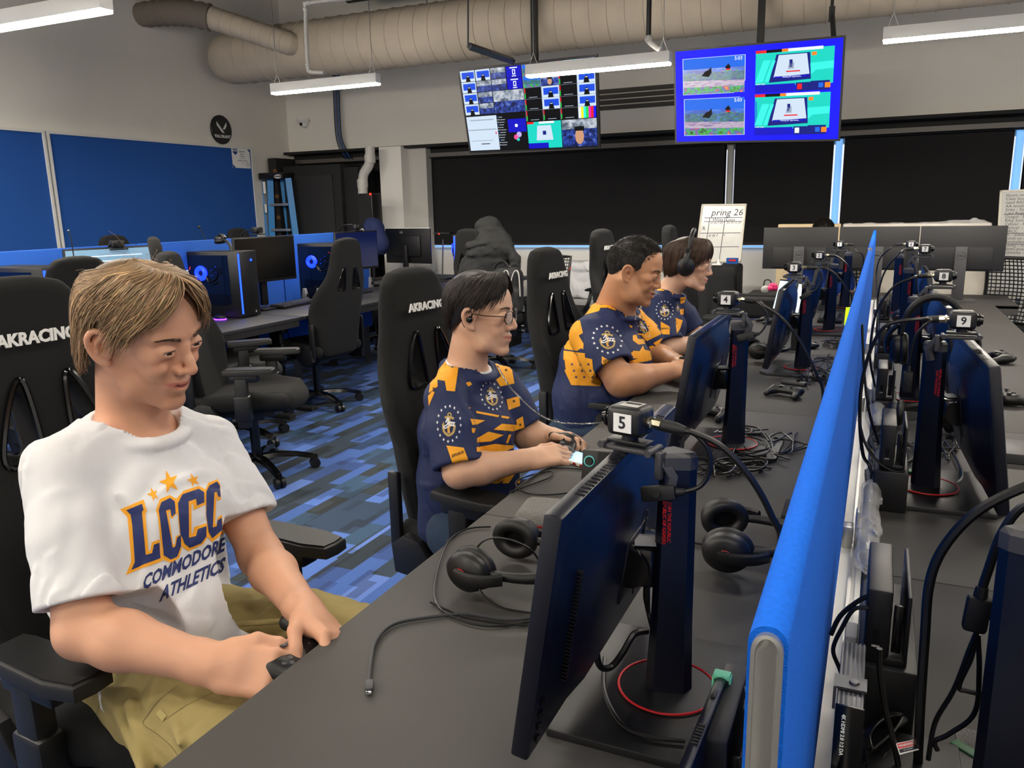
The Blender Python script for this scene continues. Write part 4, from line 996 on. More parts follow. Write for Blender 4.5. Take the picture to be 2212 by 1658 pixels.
    for s_, e_, f in ((sR, eR, .84), (sL, eL, .68)):
        d = (e_-s_).normalized(); c = s_.lerp(e_, f); dn = (d+V((-.05, 0, .05))).normalized(); F.cut(c, dn, .003, within=(c+d*.10, .155)); F.cap(c-d*.022, c+d*.05, .050, .058, .003, sub=True, flat=(d.cross(V((0, .4, 1))), 1.05))
    collar(F, nb, .079)
    tee = F.out('t_shirt', 'tee', par)
    # print
    K = 5.183; Z = lambda p: zp(p, 230, 1000, K); D = Decal()
    for q in ([(155, 515), (415, 408), (455, 540), (435, 560), (472, 985), (492, 975), (505, 885), (592, 850), (625, 1092), (500, 1140), (350, 1192), (215, 1255), (275, 1110), (272, 1000), (235, 602)],
              [(552, 525), (598, 400), (705, 357), (785, 402), (800, 560), (775, 572), (735, 625), (712, 600), (706, 545), (692, 545), (745, 910), (765, 905), (775, 815), (830, 795), (840, 960), (810, 1065), (720, 1115), (625, 1075), (600, 850), (575, 600)],
              [(780, 400), (860, 310), (1030, 255), (1110, 297), (1112, 462), (975, 525), (968, 460), (950, 462), (950, 790), (965, 785), (978, 715), (1115, 672), (1138, 820), (1080, 905), (915, 985), (845, 935), (820, 800), (798, 600)],
              [(1105, 300), (1140, 220), (1240, 178), (1270, 230), (1280, 405), (1240, 420), (1228, 370), (1215, 680), (1235, 680), (1240, 610), (1290, 575), (1308, 780), (1180, 885), (1130, 820), (1112, 560)]): D.poly(Z(q), 0)
    for q in ([(222, 525), (398, 457), (415, 520), (395, 545), (440, 1025), (510, 1005), (530, 910), (590, 888), (603, 1062), (420, 1130), (280, 1195), (318, 1100), (290, 700), (270, 575)],
              [(583, 530), (612, 440), (710, 390), (762, 430), (775, 560), (728, 600), (712, 515), (665, 530), (740, 945), (770, 930), (790, 830), (832, 800), (832, 930), (790, 1045), (720, 1078), (640, 1030), (600, 640)],
              [(798, 450), (850, 350), (1030, 288), (1090, 325), (1093, 440), (1010, 475), (1000, 400), (918, 430), (920, 835), (1000, 815), (1020, 740), (1115, 705), (1115, 820), (1060, 895), (930, 945), (870, 900), (850, 840), (825, 790), (812, 640)],
              [(1115, 320), (1150, 250), (1235, 208), (1265, 250), (1275, 375), (1250, 378), (1230, 320), (1205, 330), (1185, 720), (1230, 705), (1240, 640), (1285, 610), (1295, 745), (1180, 840), (1140, 770), (1115, 580)]): D.poly(Z(q), 1, .0006)
    for q in ([(497, 268), (570, 303), (585, 402), (523, 428), (450, 350)], [(665, 78), (795, 137), (802, 300), (672, 335), (585, 208)], [(943, 113), (1025, 145), (1040, 240), (958, 268), (893, 188)]): star5(D, Z(q), 0)
    p = Z([(400, 1425), (1315, 985), (590, 1555), (1305, 1215)]); fit_text(D, 'COMMODORE', p[0], p[1], (5, -34), 1, .035); fit_text(D, 'ATHLETICS', p[2], p[3], (7, -34), 1, .035)
    D.drop('chest_print', PM, tee, bvh_of(tee), pxray, maxe=3)
    # trousers
    F = Field([-1.50, .68, .38], [-.55, 1.46, .74], .0046)
    hip = V((-1.33, 1.08, .565)); F.cap(hip+V((0, -.06, 0)), hip+V((.02, .06, 0)), .125, .125, .03)
    for y0, kn in ((.98, V((-.80, .83, .575))), (1.17, V((-.80, 1.23, .585)))):
        h = V((-1.27, y0, .56)); F.path([h, h.lerp(kn, .5)+V((0, 0, .01)), kn], [.105, .096, .078], .03)
    folds(F, 21, .0040, 30, (1.3, .7, 1)); folds(F, 22, .0018, 75)
    for a, b_ in [((-1.15, 1.06, .66), (-1.02, .98, .655)), ((-1.17, 1.05, .66), (-1.02, 1.12, .665)), ((-1.10, .90, .65), (-.96, .80, .63)), ((-1.2, .87, .6), (-1.0, .76, .58)), ((-1.12, .84, .63), (-.98, .76, .55))]: F.cap(a, b_, .010, .006, .014)
    F.cap((-1.16, 1.075, .70), (-.93, 1.04, .69), .022, .03, .03, sub=True)
    tr = F.out('trousers', 'khaki', par)
    D = Decal(); Z2 = lambda p: zp(p, 0, 1050, 2.7275)
    for q in ([(1050, 1175), (940, 1260), (870, 1350), (845, 1400), (910, 1445), (1000, 1520), (1045, 1580)], [(960, 1385), (1100, 1290), (1260, 1215), (1300, 1205)], [(600, 1250), (560, 1380), (560, 1470)]): D.stroke(Z2(q), .9, 0)
    D.poly(Z2([(945, 1312), (985, 1350), (960, 1382), (922, 1340)]), 1, .0012)
    D.drop('seams', [mat('khaki_dk', '5e5230', .9).name, mat('khaki_lt', 'a99a63', .8).name], tr, bvh_of(tr), pxray, maxe=4)
    # legs below the desk and shoes
    F = Field([-1.0, .68, .0], [-.5, 1.4, .64], .007)
    for y0 in (.83, 1.23): F.path([V((-.80, y0, .575)), V((-.76, y0, .32)), V((-.78, y0, .12))], [.078, .068, .055], .02)
    F.out('trouser_legs', 'khaki', par)
    b = B()
    for y0 in (.83, 1.23): b.ell((-.72, y0, .05), (.14, .05, .05)); b.box((-.72, y0, .012), (.28, .09, .024), bev=.01)
    b.out('shoes', 'black', par)
    # controller in his hands
    c = thing('game_controller', 'black game controller held by the player in the white T-shirt', 'controller', T(-.872, .968, .718), world=True)
    controller(c, frame(V((-.868, .980, .712)), (.92, .10, -.30), (.30, 0, .95)), 1.0)
def controller(par, M, sc=1, mat_='plastic', grips=True):
    """local x = towards the top edge, y = across, z = face normal"""
    lo = [a-.11 for a in M.translation]; hi = [a+.11 for a in M.translation]
    F = Field(lo, hi, .0028); g = lambda x, y, z: M @ V((x*sc, y*sc, z*sc))
    F.rbox(M, (.030*sc, .056*sc, .014*sc), .012, .012)
    for s in (-1, 1):
        F.ell(M @ T(.006*sc, s*.050*sc, 0), (.033*sc, .026*sc, .018*sc), .012)
        F.cap(g(-.012, s*.056, -.002), g(-.062, s*.066, -.012), .017*sc, .014*sc, .014)
    F.out('shell', mat_, par)
    b = B(M)
    for x, y in ((.010, .046), (-.016, -.022)): b.lathe([(.0095*sc, .012*sc), (.0045*sc, .016*sc), (.0045*sc, .020*sc), (.0085*sc, .0215*sc), (.0075*sc, .024*sc), (0, .0235*sc)], 18, T(x*sc, y*sc, 0))
    b.out('thumbstick', 'plastic_grey', par)
    b = B(M); b.box((-.016*sc, .022*sc, .0155*sc), (.019*sc, .006*sc, .004)).box((-.016*sc, .022*sc, .0155*sc), (.006*sc, .019*sc, .004)); b.out('direction_pad', 'plastic_gloss', par)
    b = B(M)
    for dx, dy in ((.009, 0), (-.009, 0), (0, .009), (0, -.009)): b.cyl(((.010+dx)*sc, (-.046+dy)*sc, .012*sc), ((.010+dx)*sc, (-.046+dy)*sc, .0185*sc), .0042*sc, n=12)
    for y in (-.014, .014): b.cyl((.014*sc, y*sc, .01*sc), (.014*sc, y*sc, .0155*sc), .0025*sc, n=10)
    b.out('buttons', 'plastic_grey', par)
    b = B(M)
    for s in (-1, 1): b.box((.036*sc, s*.040*sc, .002), (.012, .032*sc, .014), bev=.004)
    b.out('triggers', 'plastic_gloss', par)
player1()
# ================================================================ three team-mates in navy and gold jerseys
def jersey_person(label, M, nb, sh, el, wr, torso, front, skin, hair, hands, sleeves=(.80, .72), rs=(.064, .076, .088), headk={}, face={}, extra=None, legs=None, hem=None, armr=(.048, .044, .042, .028), tee=False, seed=1, legmat='denim', base=(0, 0)):
    par = thing('person', label, 'person', T(base[0], base[1], 0), world=True)
    nb = V(nb); sR, sL = V(sh[0]), V(sh[1]); eR, eL = V(el[0]), V(el[1]); wR, wL = V(wr[0]), V(wr[1])
    P = [nb, sR, sL, eR, eL, wR, wL]; lo = [min(p[i] for p in P)-.17 for i in range(3)]; hi = [max(p[i] for p in P)+.17 for i in range(3)]
    hc = M.translation; lo = [min(lo[i], hc[i]-.15) for i in range(3)]; hi = [max(hi[i], hc[i]+.15) for i in range(3)]; lo[2] = min(lo[2], .5)
    F = Field(lo, hi, .0055, [([q-.135 for q in hc], [q+.135 for q in hc]), ([min(wR[i], wL[i])-.03 for i in range(3)], [max(wR[i], wL[i])+.12 for i in range(3)])], .0027)
    F.cap(nb+V((-.02, 0, -.12)), V(torso[0][0]), .07, .08, .03, flat=((0, 1, 0), 1.3)); F.cap(sR+V((0, .03, -.01)), sL+V((0, -.03, -.01)), .045, .045, .03)
    for q in (sR, sL): F.cap(nb+V((0, 0, -.02)), nb.lerp(q, .6), .045, .04, .03)
    arm(F, sR, eR, wR, armr); arm(F, sL, eL, wL, armr)
    k_ = (headk.get('nr', .054)+.020)/.079; F.ell(nb+V((.006, 0, -.036)), (.078*k_, .080*k_, .042), .02)
    sculpt_head(F, M, neckb=nb, **headk)
    hs = []
    for (x, z, m, kw), w_ in zip(hands, (wR, wL)): hs.append(sculpt_hand(F, w_, x, z, m, **kw))
    F.out('body', 'skin', par, colf=skin_cols(M, skin[0], **skin[1]))
    face_parts(M, par, **face); hair_style(M, par, *hair)
    b = B()
    for H, ends, th in hs:
        nail(b, th[-2], th[-1], H.to_3x3() @ V((.2, 0, 1)), .006)
        for a, e in ends: nail(b, a, e, H.to_3x3() @ V((0, 0, 1)), .0045)
    b.out('fingernails', mat('nailm', 'e3b9a6', .3), par, 180)
    P = [V(p) for p, r_ in torso]+[V(p) for p, r_ in front]+[sR, sL, eR, eL]; mr = .24
    F = Field([min(p[i] for p in P)-mr for i in range(3)], [max(p[i] for p in P)+(mr if i < 2 else .12) for i in range(3)], .0055)
    F.path([V(p) for p, r_ in torso], [r_ for p, r_ in torso], .03, flat=((0, 1, 0), 1.25)); F.path([V(p) for p, r_ in front], [r_ for p, r_ in front], .05, flat=((0, 1, 0), 1.5))
    F.path([sR+V((0, .01, -.005)), nb+V((-.005, 0, -.008)), sL+V((0, -.01, -.005))], [rs[0], rs[0]+.010, rs[0]], .03); F.cap(nb+V((0, 0, -.03)), nb+V((0, 0, .014)), rs[0]+.02, rs[0]+.008, .03)
    for s_, e_, f in ((sR, eR, sleeves[0]), (sL, eL, sleeves[1])): d = (e_-s_).normalized(); F.path([s_, s_.lerp(e_, .4), s_.lerp(e_, f+.1)], list(rs), .03)
    folds(F, seed, .0042, 27, (1, 1.1, .55)); folds(F, seed+3, .0016, 60)
    if hem: F.cut(V(hem[0]), hem[1], .006)
    for s_, e_, f in ((sR, eR, sleeves[0]), (sL, eL, sleeves[1])):
        d = (e_-s_).normalized(); c = s_.lerp(e_, f); F.cut(c, d, .003, within=(c+d*.10, .15)); F.cap(c-d*.022, c+d*.05, rs[1]-.016, rs[2]-.018, .003, sub=True)
    nr = headk.get('nr', .054); collar(F, nb, nr+.020)
    je = F.out('jersey', 'jersey', par)
    if tee:
        c = nb+V((.010, 0, .012)); r_ = nr+.0135; b = B()
        for k in range(3): b.tube([c+V((math.cos(a)*r_*(1+.02*k), math.sin(a)*r_*1.04*(1+.02*k), -math.cos(a)*r_*.26-.004-.006*k)) for a in [2*PI*i/36 for i in range(36)]], .0055, 8, closed=True)
        b.out('undershirt', 'tee', par, 180)
    if legs:
        Q = [V(p) for L in legs for p in L]; F = Field([min(p[i] for p in Q)-.15 for i in range(3)], [max(p[i] for p in Q)+.15 for i in range(3)], .008)
        for L in legs: F.path([V(p) for p in L], [.10, .078, .06, .055][:len(L)], .03)
        folds(F, seed+30, .004, 30); F.out('trousers', legmat, par)
        b = B()
        for L in legs: b.ell((L[-1][0]+.06, L[-1][1], .05), (.14, .05, .05)); b.box((L[-1][0]+.06, L[-1][1], .012), (.28, .09, .024), bev=.01)
        b.out('shoes', 'black', par)
    return par, je, bvh_of(je)
GR = 'gold_print'
# ---- player 2 : glasses, necklace, earphone
M2 = T(-1.045, 2.075, 1.150) @ Rz(R(7)) @ Ry(R(4)) @ Matrix.Scale(.97, 4)
par, je, tr = jersey_person('seated person in a navy and gold jersey with glasses, a neck chain and an earphone', M2, (-1.105, 2.085, .985), ((-1.105, 1.945, .925), (-1.08, 2.26, .905)), ((-1.025, 1.875, .735), (-.985, 2.27, .735)), ((-.875, 2.02, .745), (-.90, 2.26, .745)),
    [((-1.15, 2.09, .50), .125), ((-1.14, 2.09, .65), .122), ((-1.13, 2.09, .80), .12), ((-1.12, 2.085, .89), .085)], [((-1.03, 2.07, .55), .075), ((-1.035, 2.07, .66), .08), ((-1.055, 2.075, .80), .078), ((-1.07, 2.08, .86), .06)],
    ('cfa386', dict(stubble=.12)), ('messy', 5, '1d1511'),
    [((.80, .50, .10), (-.1, -.55, .83), 1, dict(curl=(.5, .7, .5))), ((.95, -.2, .1), (-.05, .5, .85), -1, dict(curl=(.5, .7, .5)))],
    sleeves=(.92, .82), rs=(.058, .068, .076), headk=dict(slit=.0042, nr=.050), face=dict(look=(0, 0)), tee=True, seed=31, base=(-1.15, 2.09),
    legs=[((-1.10, 1.99, .50), (-.72, 1.95, .53), (-.68, 1.95, .28), (-.70, 1.95, .1)), ((-1.10, 2.2, .50), (-.72, 2.25, .53), (-.68, 2.25, .28), (-.70, 2.25, .1))], hem=((-1.0, 2.08, .50), (.2, 0, -1)))
D = Decal(); Z = lambda p: zp(p, 780, 450, 2.764)
for q in ([(435, 1000), (520, 890), (583, 935), (560, 1092), (510, 1088), (500, 1030), (455, 1022), (458, 1062), (405, 1102), (415, 1035)], [(510, 1415), (612, 1428), (640, 1500), (555, 1548)],
          [(778, 868), (850, 880), (895, 935), (915, 1045), (830, 1062), (805, 1022), (835, 1000), (800, 930)], [(868, 1140), (943, 1120), (950, 1178), (880, 1203)], [(685, 1208), (825, 1235), (818, 1246), (690, 1222)], [(838, 1236), (885, 1244), (880, 1256), (836, 1248)],
          [(652, 1255), (742, 1265), (690, 1290), (664, 1292)], [(840, 1285), (930, 1292), (925, 1262), (965, 1240), (975, 1308), (905, 1330), (790, 1320)], [(690, 1372), (760, 1332), (852, 1352), (775, 1390), (692, 1396)], [(880, 1350), (896, 1350), (876, 1402), (864, 1400)],
          [(688, 1425), (800, 1405), (905, 1415), (985, 1380), (1018, 1412), (900, 1432), (850, 1452), (690, 1452)], [(660, 1310), (684, 1312), (676, 1340), (662, 1338)], [(400, 1120), (425, 1090), (440, 1096), (405, 1180)], [(625, 1040), (650, 1033), (662, 1050), (640, 1064), (630, 1052)], [(640, 1190), (655, 1186), (646, 1196)], [(880, 1160), (892, 1160), (886, 1180)],
          [(730, 1610), (850, 1580), (900, 1590), (820, 1640), (740, 1640)], [(930, 1640), (960, 1560), (1060, 1545), (1000, 1590), (960, 1640)], [(860, 1600), (900, 1570), (925, 1575), (880, 1640), (840, 1640)]): D.poly(Z(q), 0)
for c in ((545, 945), (865, 965), (912, 1150), (435, 1075), (950, 1290), (930, 1400)): D.star((780+c[0]/2.764, 450+c[1]/2.764), 4.2, 4, lift=.0006)
crest(D, (970, 915), (25, 3), (2, -38)); crest(D, (1061.5, 855), (23, 3), (-3, -29)); p = Z([(542, 1488), (612, 1462)]); fit_text(D, 'ESPORTS', p[0], p[1], (0, -6.5), 4, .03, .0008)
D.drop('jersey_print', PM, je, tr, pxray, maxe=3)
def glasses(par, M, style, mat_):
    b = B(M)
    for s in (-1, 1):
        c = (.104, s*.033, .004)
        ring = [V((c[0]-.010*(abs(c[1]+.023*math.cos(a))/.056)**2, c[1]+.024*math.cos(a), c[2]+(.019 if style == 'round' else .0185)*math.copysign(abs(math.sin(a))**(1 if style == 'round' else .75), math.sin(a)))) for a in [2*PI*i/28 for i in range(28)]]
        b.tube(ring, .0018 if style != 'round' else .0009, 6, closed=True)
        b.tube([V((.094, s*.057, .010)), V((.088, s*.069, .011)), V((.04, s*.078, .010)), V((-.008, s*.080, .012)), V((-.030, s*.081, -.010))], .0015 if style != 'round' else .0008, 6, 4)
    b.tube([V((.103, -.010, .010)), V((.108, 0, .0135)), V((.103, .010, .010))], .0014, 6, 4)
    g = b.out('glasses', mat_, par, 60)
    b = B(M)
    for s in (-1, 1): b.prism([(.0225*math.cos(a), .0175*math.sin(a)) for a in [2*PI*i/24 for i in range(24)]], .0006, T(.1015, s*.033, .004) @ Rz(s*.18) @ Ry(PI/2))
    b.out('lens', mat('lensm', 'ffffff', .02, alpha=.12, spec=1), g)
glasses(par, M2, 'square', mat('tortoise', '2a211a', .2, noise=(300, .8)))
b = B(M2 @ T(-.004, -.087, -.004)); b.ell((0, 0, 0), (.010, .006, .010)); b.cyl((.004, 0, .006), (.010, -.003, .018), .0022); e_ = b.out('earphone', 'plastic_gloss', par); b = B(M2); b.tube([(.004, -.088, .012), (-.004, -.088, .028), (-.02, -.086, .022), (-.028, -.084, -.01), (-.02, -.08, -.03)], .0011, 5, 5); b.out('ear_hook', 'cable', e_)
nk = thing('necklace', 'twisted silver cord running from the jersey collar of the player with glasses to the desk', 'necklace', aty(1200, 905, 2.0), world=True)
cp = [aty(1075, 790, 2.03), aty(1098, 830, 1.98), aty(1125, 860, 1.95), aty(1160, 892, 1.95), aty(1200, 910, 1.95), aty(1250, 915, 1.95), aty(1300, 912, 1.95), aty(1320, 906, 1.9)]
b = B(); sp_ = spline(cp, 24)
for ph in (0, PI):
    q = []
    for i, p in enumerate(sp_): t = (sp_[min(i+1, len(sp_)-1)]-sp_[max(i-1, 0)]).normalized(); a = t.cross(V((0, 0, 1))).normalized(); q.append(p+(a*math.cos(i*.9+ph)+t.cross(a)*math.sin(i*.9+ph))*.0013)
    b.tube(q, .0012, 5)
b.out('cord', 'steel', nk)
c = thing('game_controller', 'small black controller held by the player with glasses', 'controller', T(-.83, 2.19, .742), world=True); controller(c, frame(V((-.815, 2.17, .748)), (.9, .2, -.2), (.1, -.2, 1)), .9)
# ---- player 3 : short hair, larger build, smiling
M3 = T(-.900, 3.195, 1.190) @ Rz(R(2)) @ Ry(R(17)) @ Matrix.Scale(1.07, 4)
par, je, tr = jersey_person('smiling person with short dark hair in a navy and gold jersey, leaning on the desk', M3, (-1.0, 3.235, 1.02), ((-1.035, 3.02, .945), (-.99, 3.45, .935)), ((-.875, 2.93, .785), (-.90, 3.50, .785)), ((-.735, 3.11, .80), (-.745, 3.30, .80)),
    [((-1.09, 3.22, .52), .17), ((-1.085, 3.22, .66), .168), ((-1.065, 3.22, .80), .158), ((-1.035, 3.23, .90), .115)], [((-1.0, 3.2, .60), .10), ((-.96, 3.2, .70), .12), ((-.955, 3.2, .82), .11), ((-.985, 3.22, .89), .08)],
    ('bd8862', dict(stubble=.15, lip='8f4a42')), ('short', 7, '1b1512'),
    [((.75, .55, .15), (-.1, -.6, .8), 1, dict(curl=(.6, .9, .6), sc=1.05)), ((.85, -.4, .1), (-.05, .5, .85), -1, dict(curl=(.6, .9, .6), sc=1.05))],
    sleeves=(.74, .72), rs=(.078, .092, .096), headk=dict(slit=.0028, smile=1, fat=.024, nr=.070, nose=.97), face=dict(smile=1, look=(0, .1)), seed=41, armr=(.064, .058, .055, .036), base=(-1.13, 3.22),
    legs=[((-1.15, 3.10, .50), (-.78, 3.06, .54), (-.72, 3.06, .28), (-.74, 3.06, .1)), ((-1.15, 3.36, .50), (-.74, 3.4, .54), (-.70, 3.4, .28), (-.72, 3.4, .1))], hem=((-1.0, 3.2, .52), (.3, 0, -1)))
D = Decal(); Z = lambda p: zp(p, 1100, 460, 5.5275)
for q in ([(1045, 890), (1120, 815), (1165, 870), (1060, 925)], [(880, 1000), (930, 930), (1050, 925), (1165, 905), (1290, 990), (1270, 1165), (1175, 1130), (1140, 1050), (1080, 1045), (1085, 1145), (1070, 1170), (900, 1215), (885, 1140), (870, 1080)], [(720, 1290), (765, 1195), (820, 1110), (812, 1180), (790, 1230), (835, 1300), (800, 1350), (745, 1330)],
          [(650, 1500), (710, 1290), (750, 1390), (830, 1460), (890, 1560), (885, 1625), (740, 1570), (660, 1540)], [(1360, 1180), (1395, 1180), (1420, 1230), (1385, 1240)], [(1500, 1035), (1590, 1060), (1680, 1180), (1690, 1230), (1620, 1290), (1540, 1240), (1570, 1180), (1530, 1110)], [(1650, 1365), (1740, 1310), (1785, 1400), (1705, 1455)],
          [(1475, 1480), (1530, 1510), (1600, 1500), (1625, 1560), (1540, 1570), (1490, 1530)], [(1725, 1560), (1835, 1490), (1840, 1560), (1800, 1620)], [(1430, 1330), (1470, 1350), (1465, 1370), (1440, 1360)], [(1530, 1435), (1600, 1440), (1680, 1490), (1660, 1500), (1590, 1460), (1535, 1450)]): D.poly(Z(q), 0)
Z = lambda p: zp(p, 1280, 650, 5.5275)
for q in ([(112, 658), (180, 700), (262, 712), (300, 780), (165, 828), (110, 740)], [(460, 610), (560, 600), (600, 530), (620, 580), (700, 600), (640, 640), (560, 660), (470, 655)], [(480, 410), (520, 400), (540, 450), (625, 460), (625, 510), (540, 510), (480, 470)], [(670, 545), (720, 530), (780, 570), (750, 600), (700, 595)], [(430, 720), (560, 680), (700, 670), (830, 640), (790, 680), (640, 720), (470, 745)], [(0, 850), (40, 880), (100, 960), (100, 1010), (0, 1010)], [(725, 500), (835, 440), (845, 520), (800, 555)]): D.poly(Z(q), 0)
Z = lambda p: zp(p, 780, 450, 2.764)
for q in ([(1215, 900), (1300, 880), (1380, 900), (1385, 960), (1430, 1060), (1270, 1055), (1225, 980)], [(1210, 800), (1250, 780), (1320, 830), (1290, 850), (1215, 840)]): D.poly(Z(q), 0)
Z = lambda p: zp(p, 904, 501, 1.835)
for q in ([(590, 370), (640, 350), (652, 400), (600, 430)], [(576, 470), (660, 480), (662, 512), (575, 506)], [(578, 545), (700, 560), (728, 602), (606, 606)], [(640, 240), (700, 200), (780, 215), (785, 300), (700, 300), (640, 270)], [(600, 300), (640, 290), (630, 345), (590, 360)], [(870, 280), (925, 300), (958, 372), (905, 372)], [(885, 412), (940, 372), (966, 402), (905, 432)], [(850, 470), (960, 480), (962, 505), (850, 500)]): D.poly(Z(q), 0, .0002)
for i in range(9): D.star((780+(1260+i % 3*45+i*4)/2.764, 450+(930+i//3*38)/2.764), 4, 1, lift=.0006)
crest(D, (1312, 733), (31, 3), (-1, -29)); crest(D, (1388, 705), (14, 9), (-7, -20)); fit_text(D, 'ESPORTS', (1304, 783), (1322, 779), (-1, -6), 4, .03, .0008)
D.drop('jersey_print', PM, je, tr, pxray, maxe=3)
c = thing('game_controller', 'black controller held by the smiling player with short hair', 'controller', T(-.65, 3.2, .8), world=True); controller(c, frame(V((-.655, 3.205, .812)), (.9, .1, -.2), (.1, -.2, 1)), .9)
# ---- player 4 : headset and round glasses
M4 = T(-.865, 4.055, 1.158) @ Rz(R(6)) @ Ry(R(9)) @ Matrix.Scale(1.05, 4)
par, je, tr = jersey_person('person in a navy and gold jersey with round glasses, wearing a black headset', M4, (-.975, 4.07, 1.015), ((-1.0, 3.90, .955), (-.97, 4.24, .94)), ((-.895, 3.83, .765), (-.87, 4.27, .765)), ((-.79, 3.96, .79), (-.77, 4.15, .79)),
    [((-1.08, 4.07, .52), .13), ((-1.06, 4.07, .68), .125), ((-1.03, 4.07, .84), .12), ((-1.0, 4.07, .92), .085)], [((-.98, 4.06, .58), .07), ((-.96, 4.06, .70), .075), ((-.96, 4.06, .84), .07), ((-.97, 4.06, .90), .055)],
    ('d2a78d', {}), ('bowl', 9, '3a281c'), [((.85, .4, .1), (-.1, -.5, .85), 1, dict(curl=(.5, .8, .5))), ((.85, -.4, .1), (-.05, .5, .85), -1, dict(curl=(.5, .8, .5)))],
    sleeves=(.85, .8), rs=(.058, .070, .080), headk=dict(slit=.0040, nr=.050), seed=51, base=(-1.08, 4.07), legs=[((-1.05, 3.97, .50), (-.72, 3.93, .53), (-.68, 3.93, .28), (-.70, 3.93, .1)), ((-1.05, 4.17, .50), (-.72, 4.22, .53), (-.68, 4.22, .28), (-.70, 4.22, .1))], hem=((-.95, 4.06, .50), (.2, 0, -1)))
D = Decal(); Z = lambda p: zp(p, 1100, 460, 5.5275)
for q in ([(1830, 770), (1920, 685), (1965, 830), (1955, 980), (1900, 900), (1850, 880), (1850, 930), (1760, 925), (1800, 860)], [(1810, 1295), (1915, 1355), (1915, 1450), (1812, 1445)], [(2040, 1010), (2110, 1000), (2090, 1070), (2045, 1085)], [(2035, 1150), (2085, 1140), (2085, 1205), (2045, 1215)], [(1985, 1250), (2070, 1280), (2040, 1380), (2000, 1440), (1990, 1350)], [(2090, 930), (2115, 900), (2110, 990)]): D.poly(Z(q), 0)
crest(D, (1435.6, 670), (18, 1), (0, -19.5)); crest(D, (1464, 663), (4, 1), (0, -10)); p = Z([(1815, 1390), (1905, 1388)]); fit_text(D, 'ESPORTS', p[0], p[1], (0, -3.6), 4, .03, .0008)
D.drop('jersey_print', PM, je, tr, pxray, maxe=3)
glasses(par, M4, 'round', 'steel')
c = thing('game_controller', 'controller held by the player wearing a headset', 'controller', T(-.69, 4.06, .78), world=True); controller(c, frame(V((-.685, 4.055, .80)), (.9, .1, -.2), (.1, -.2, 1)), .9)
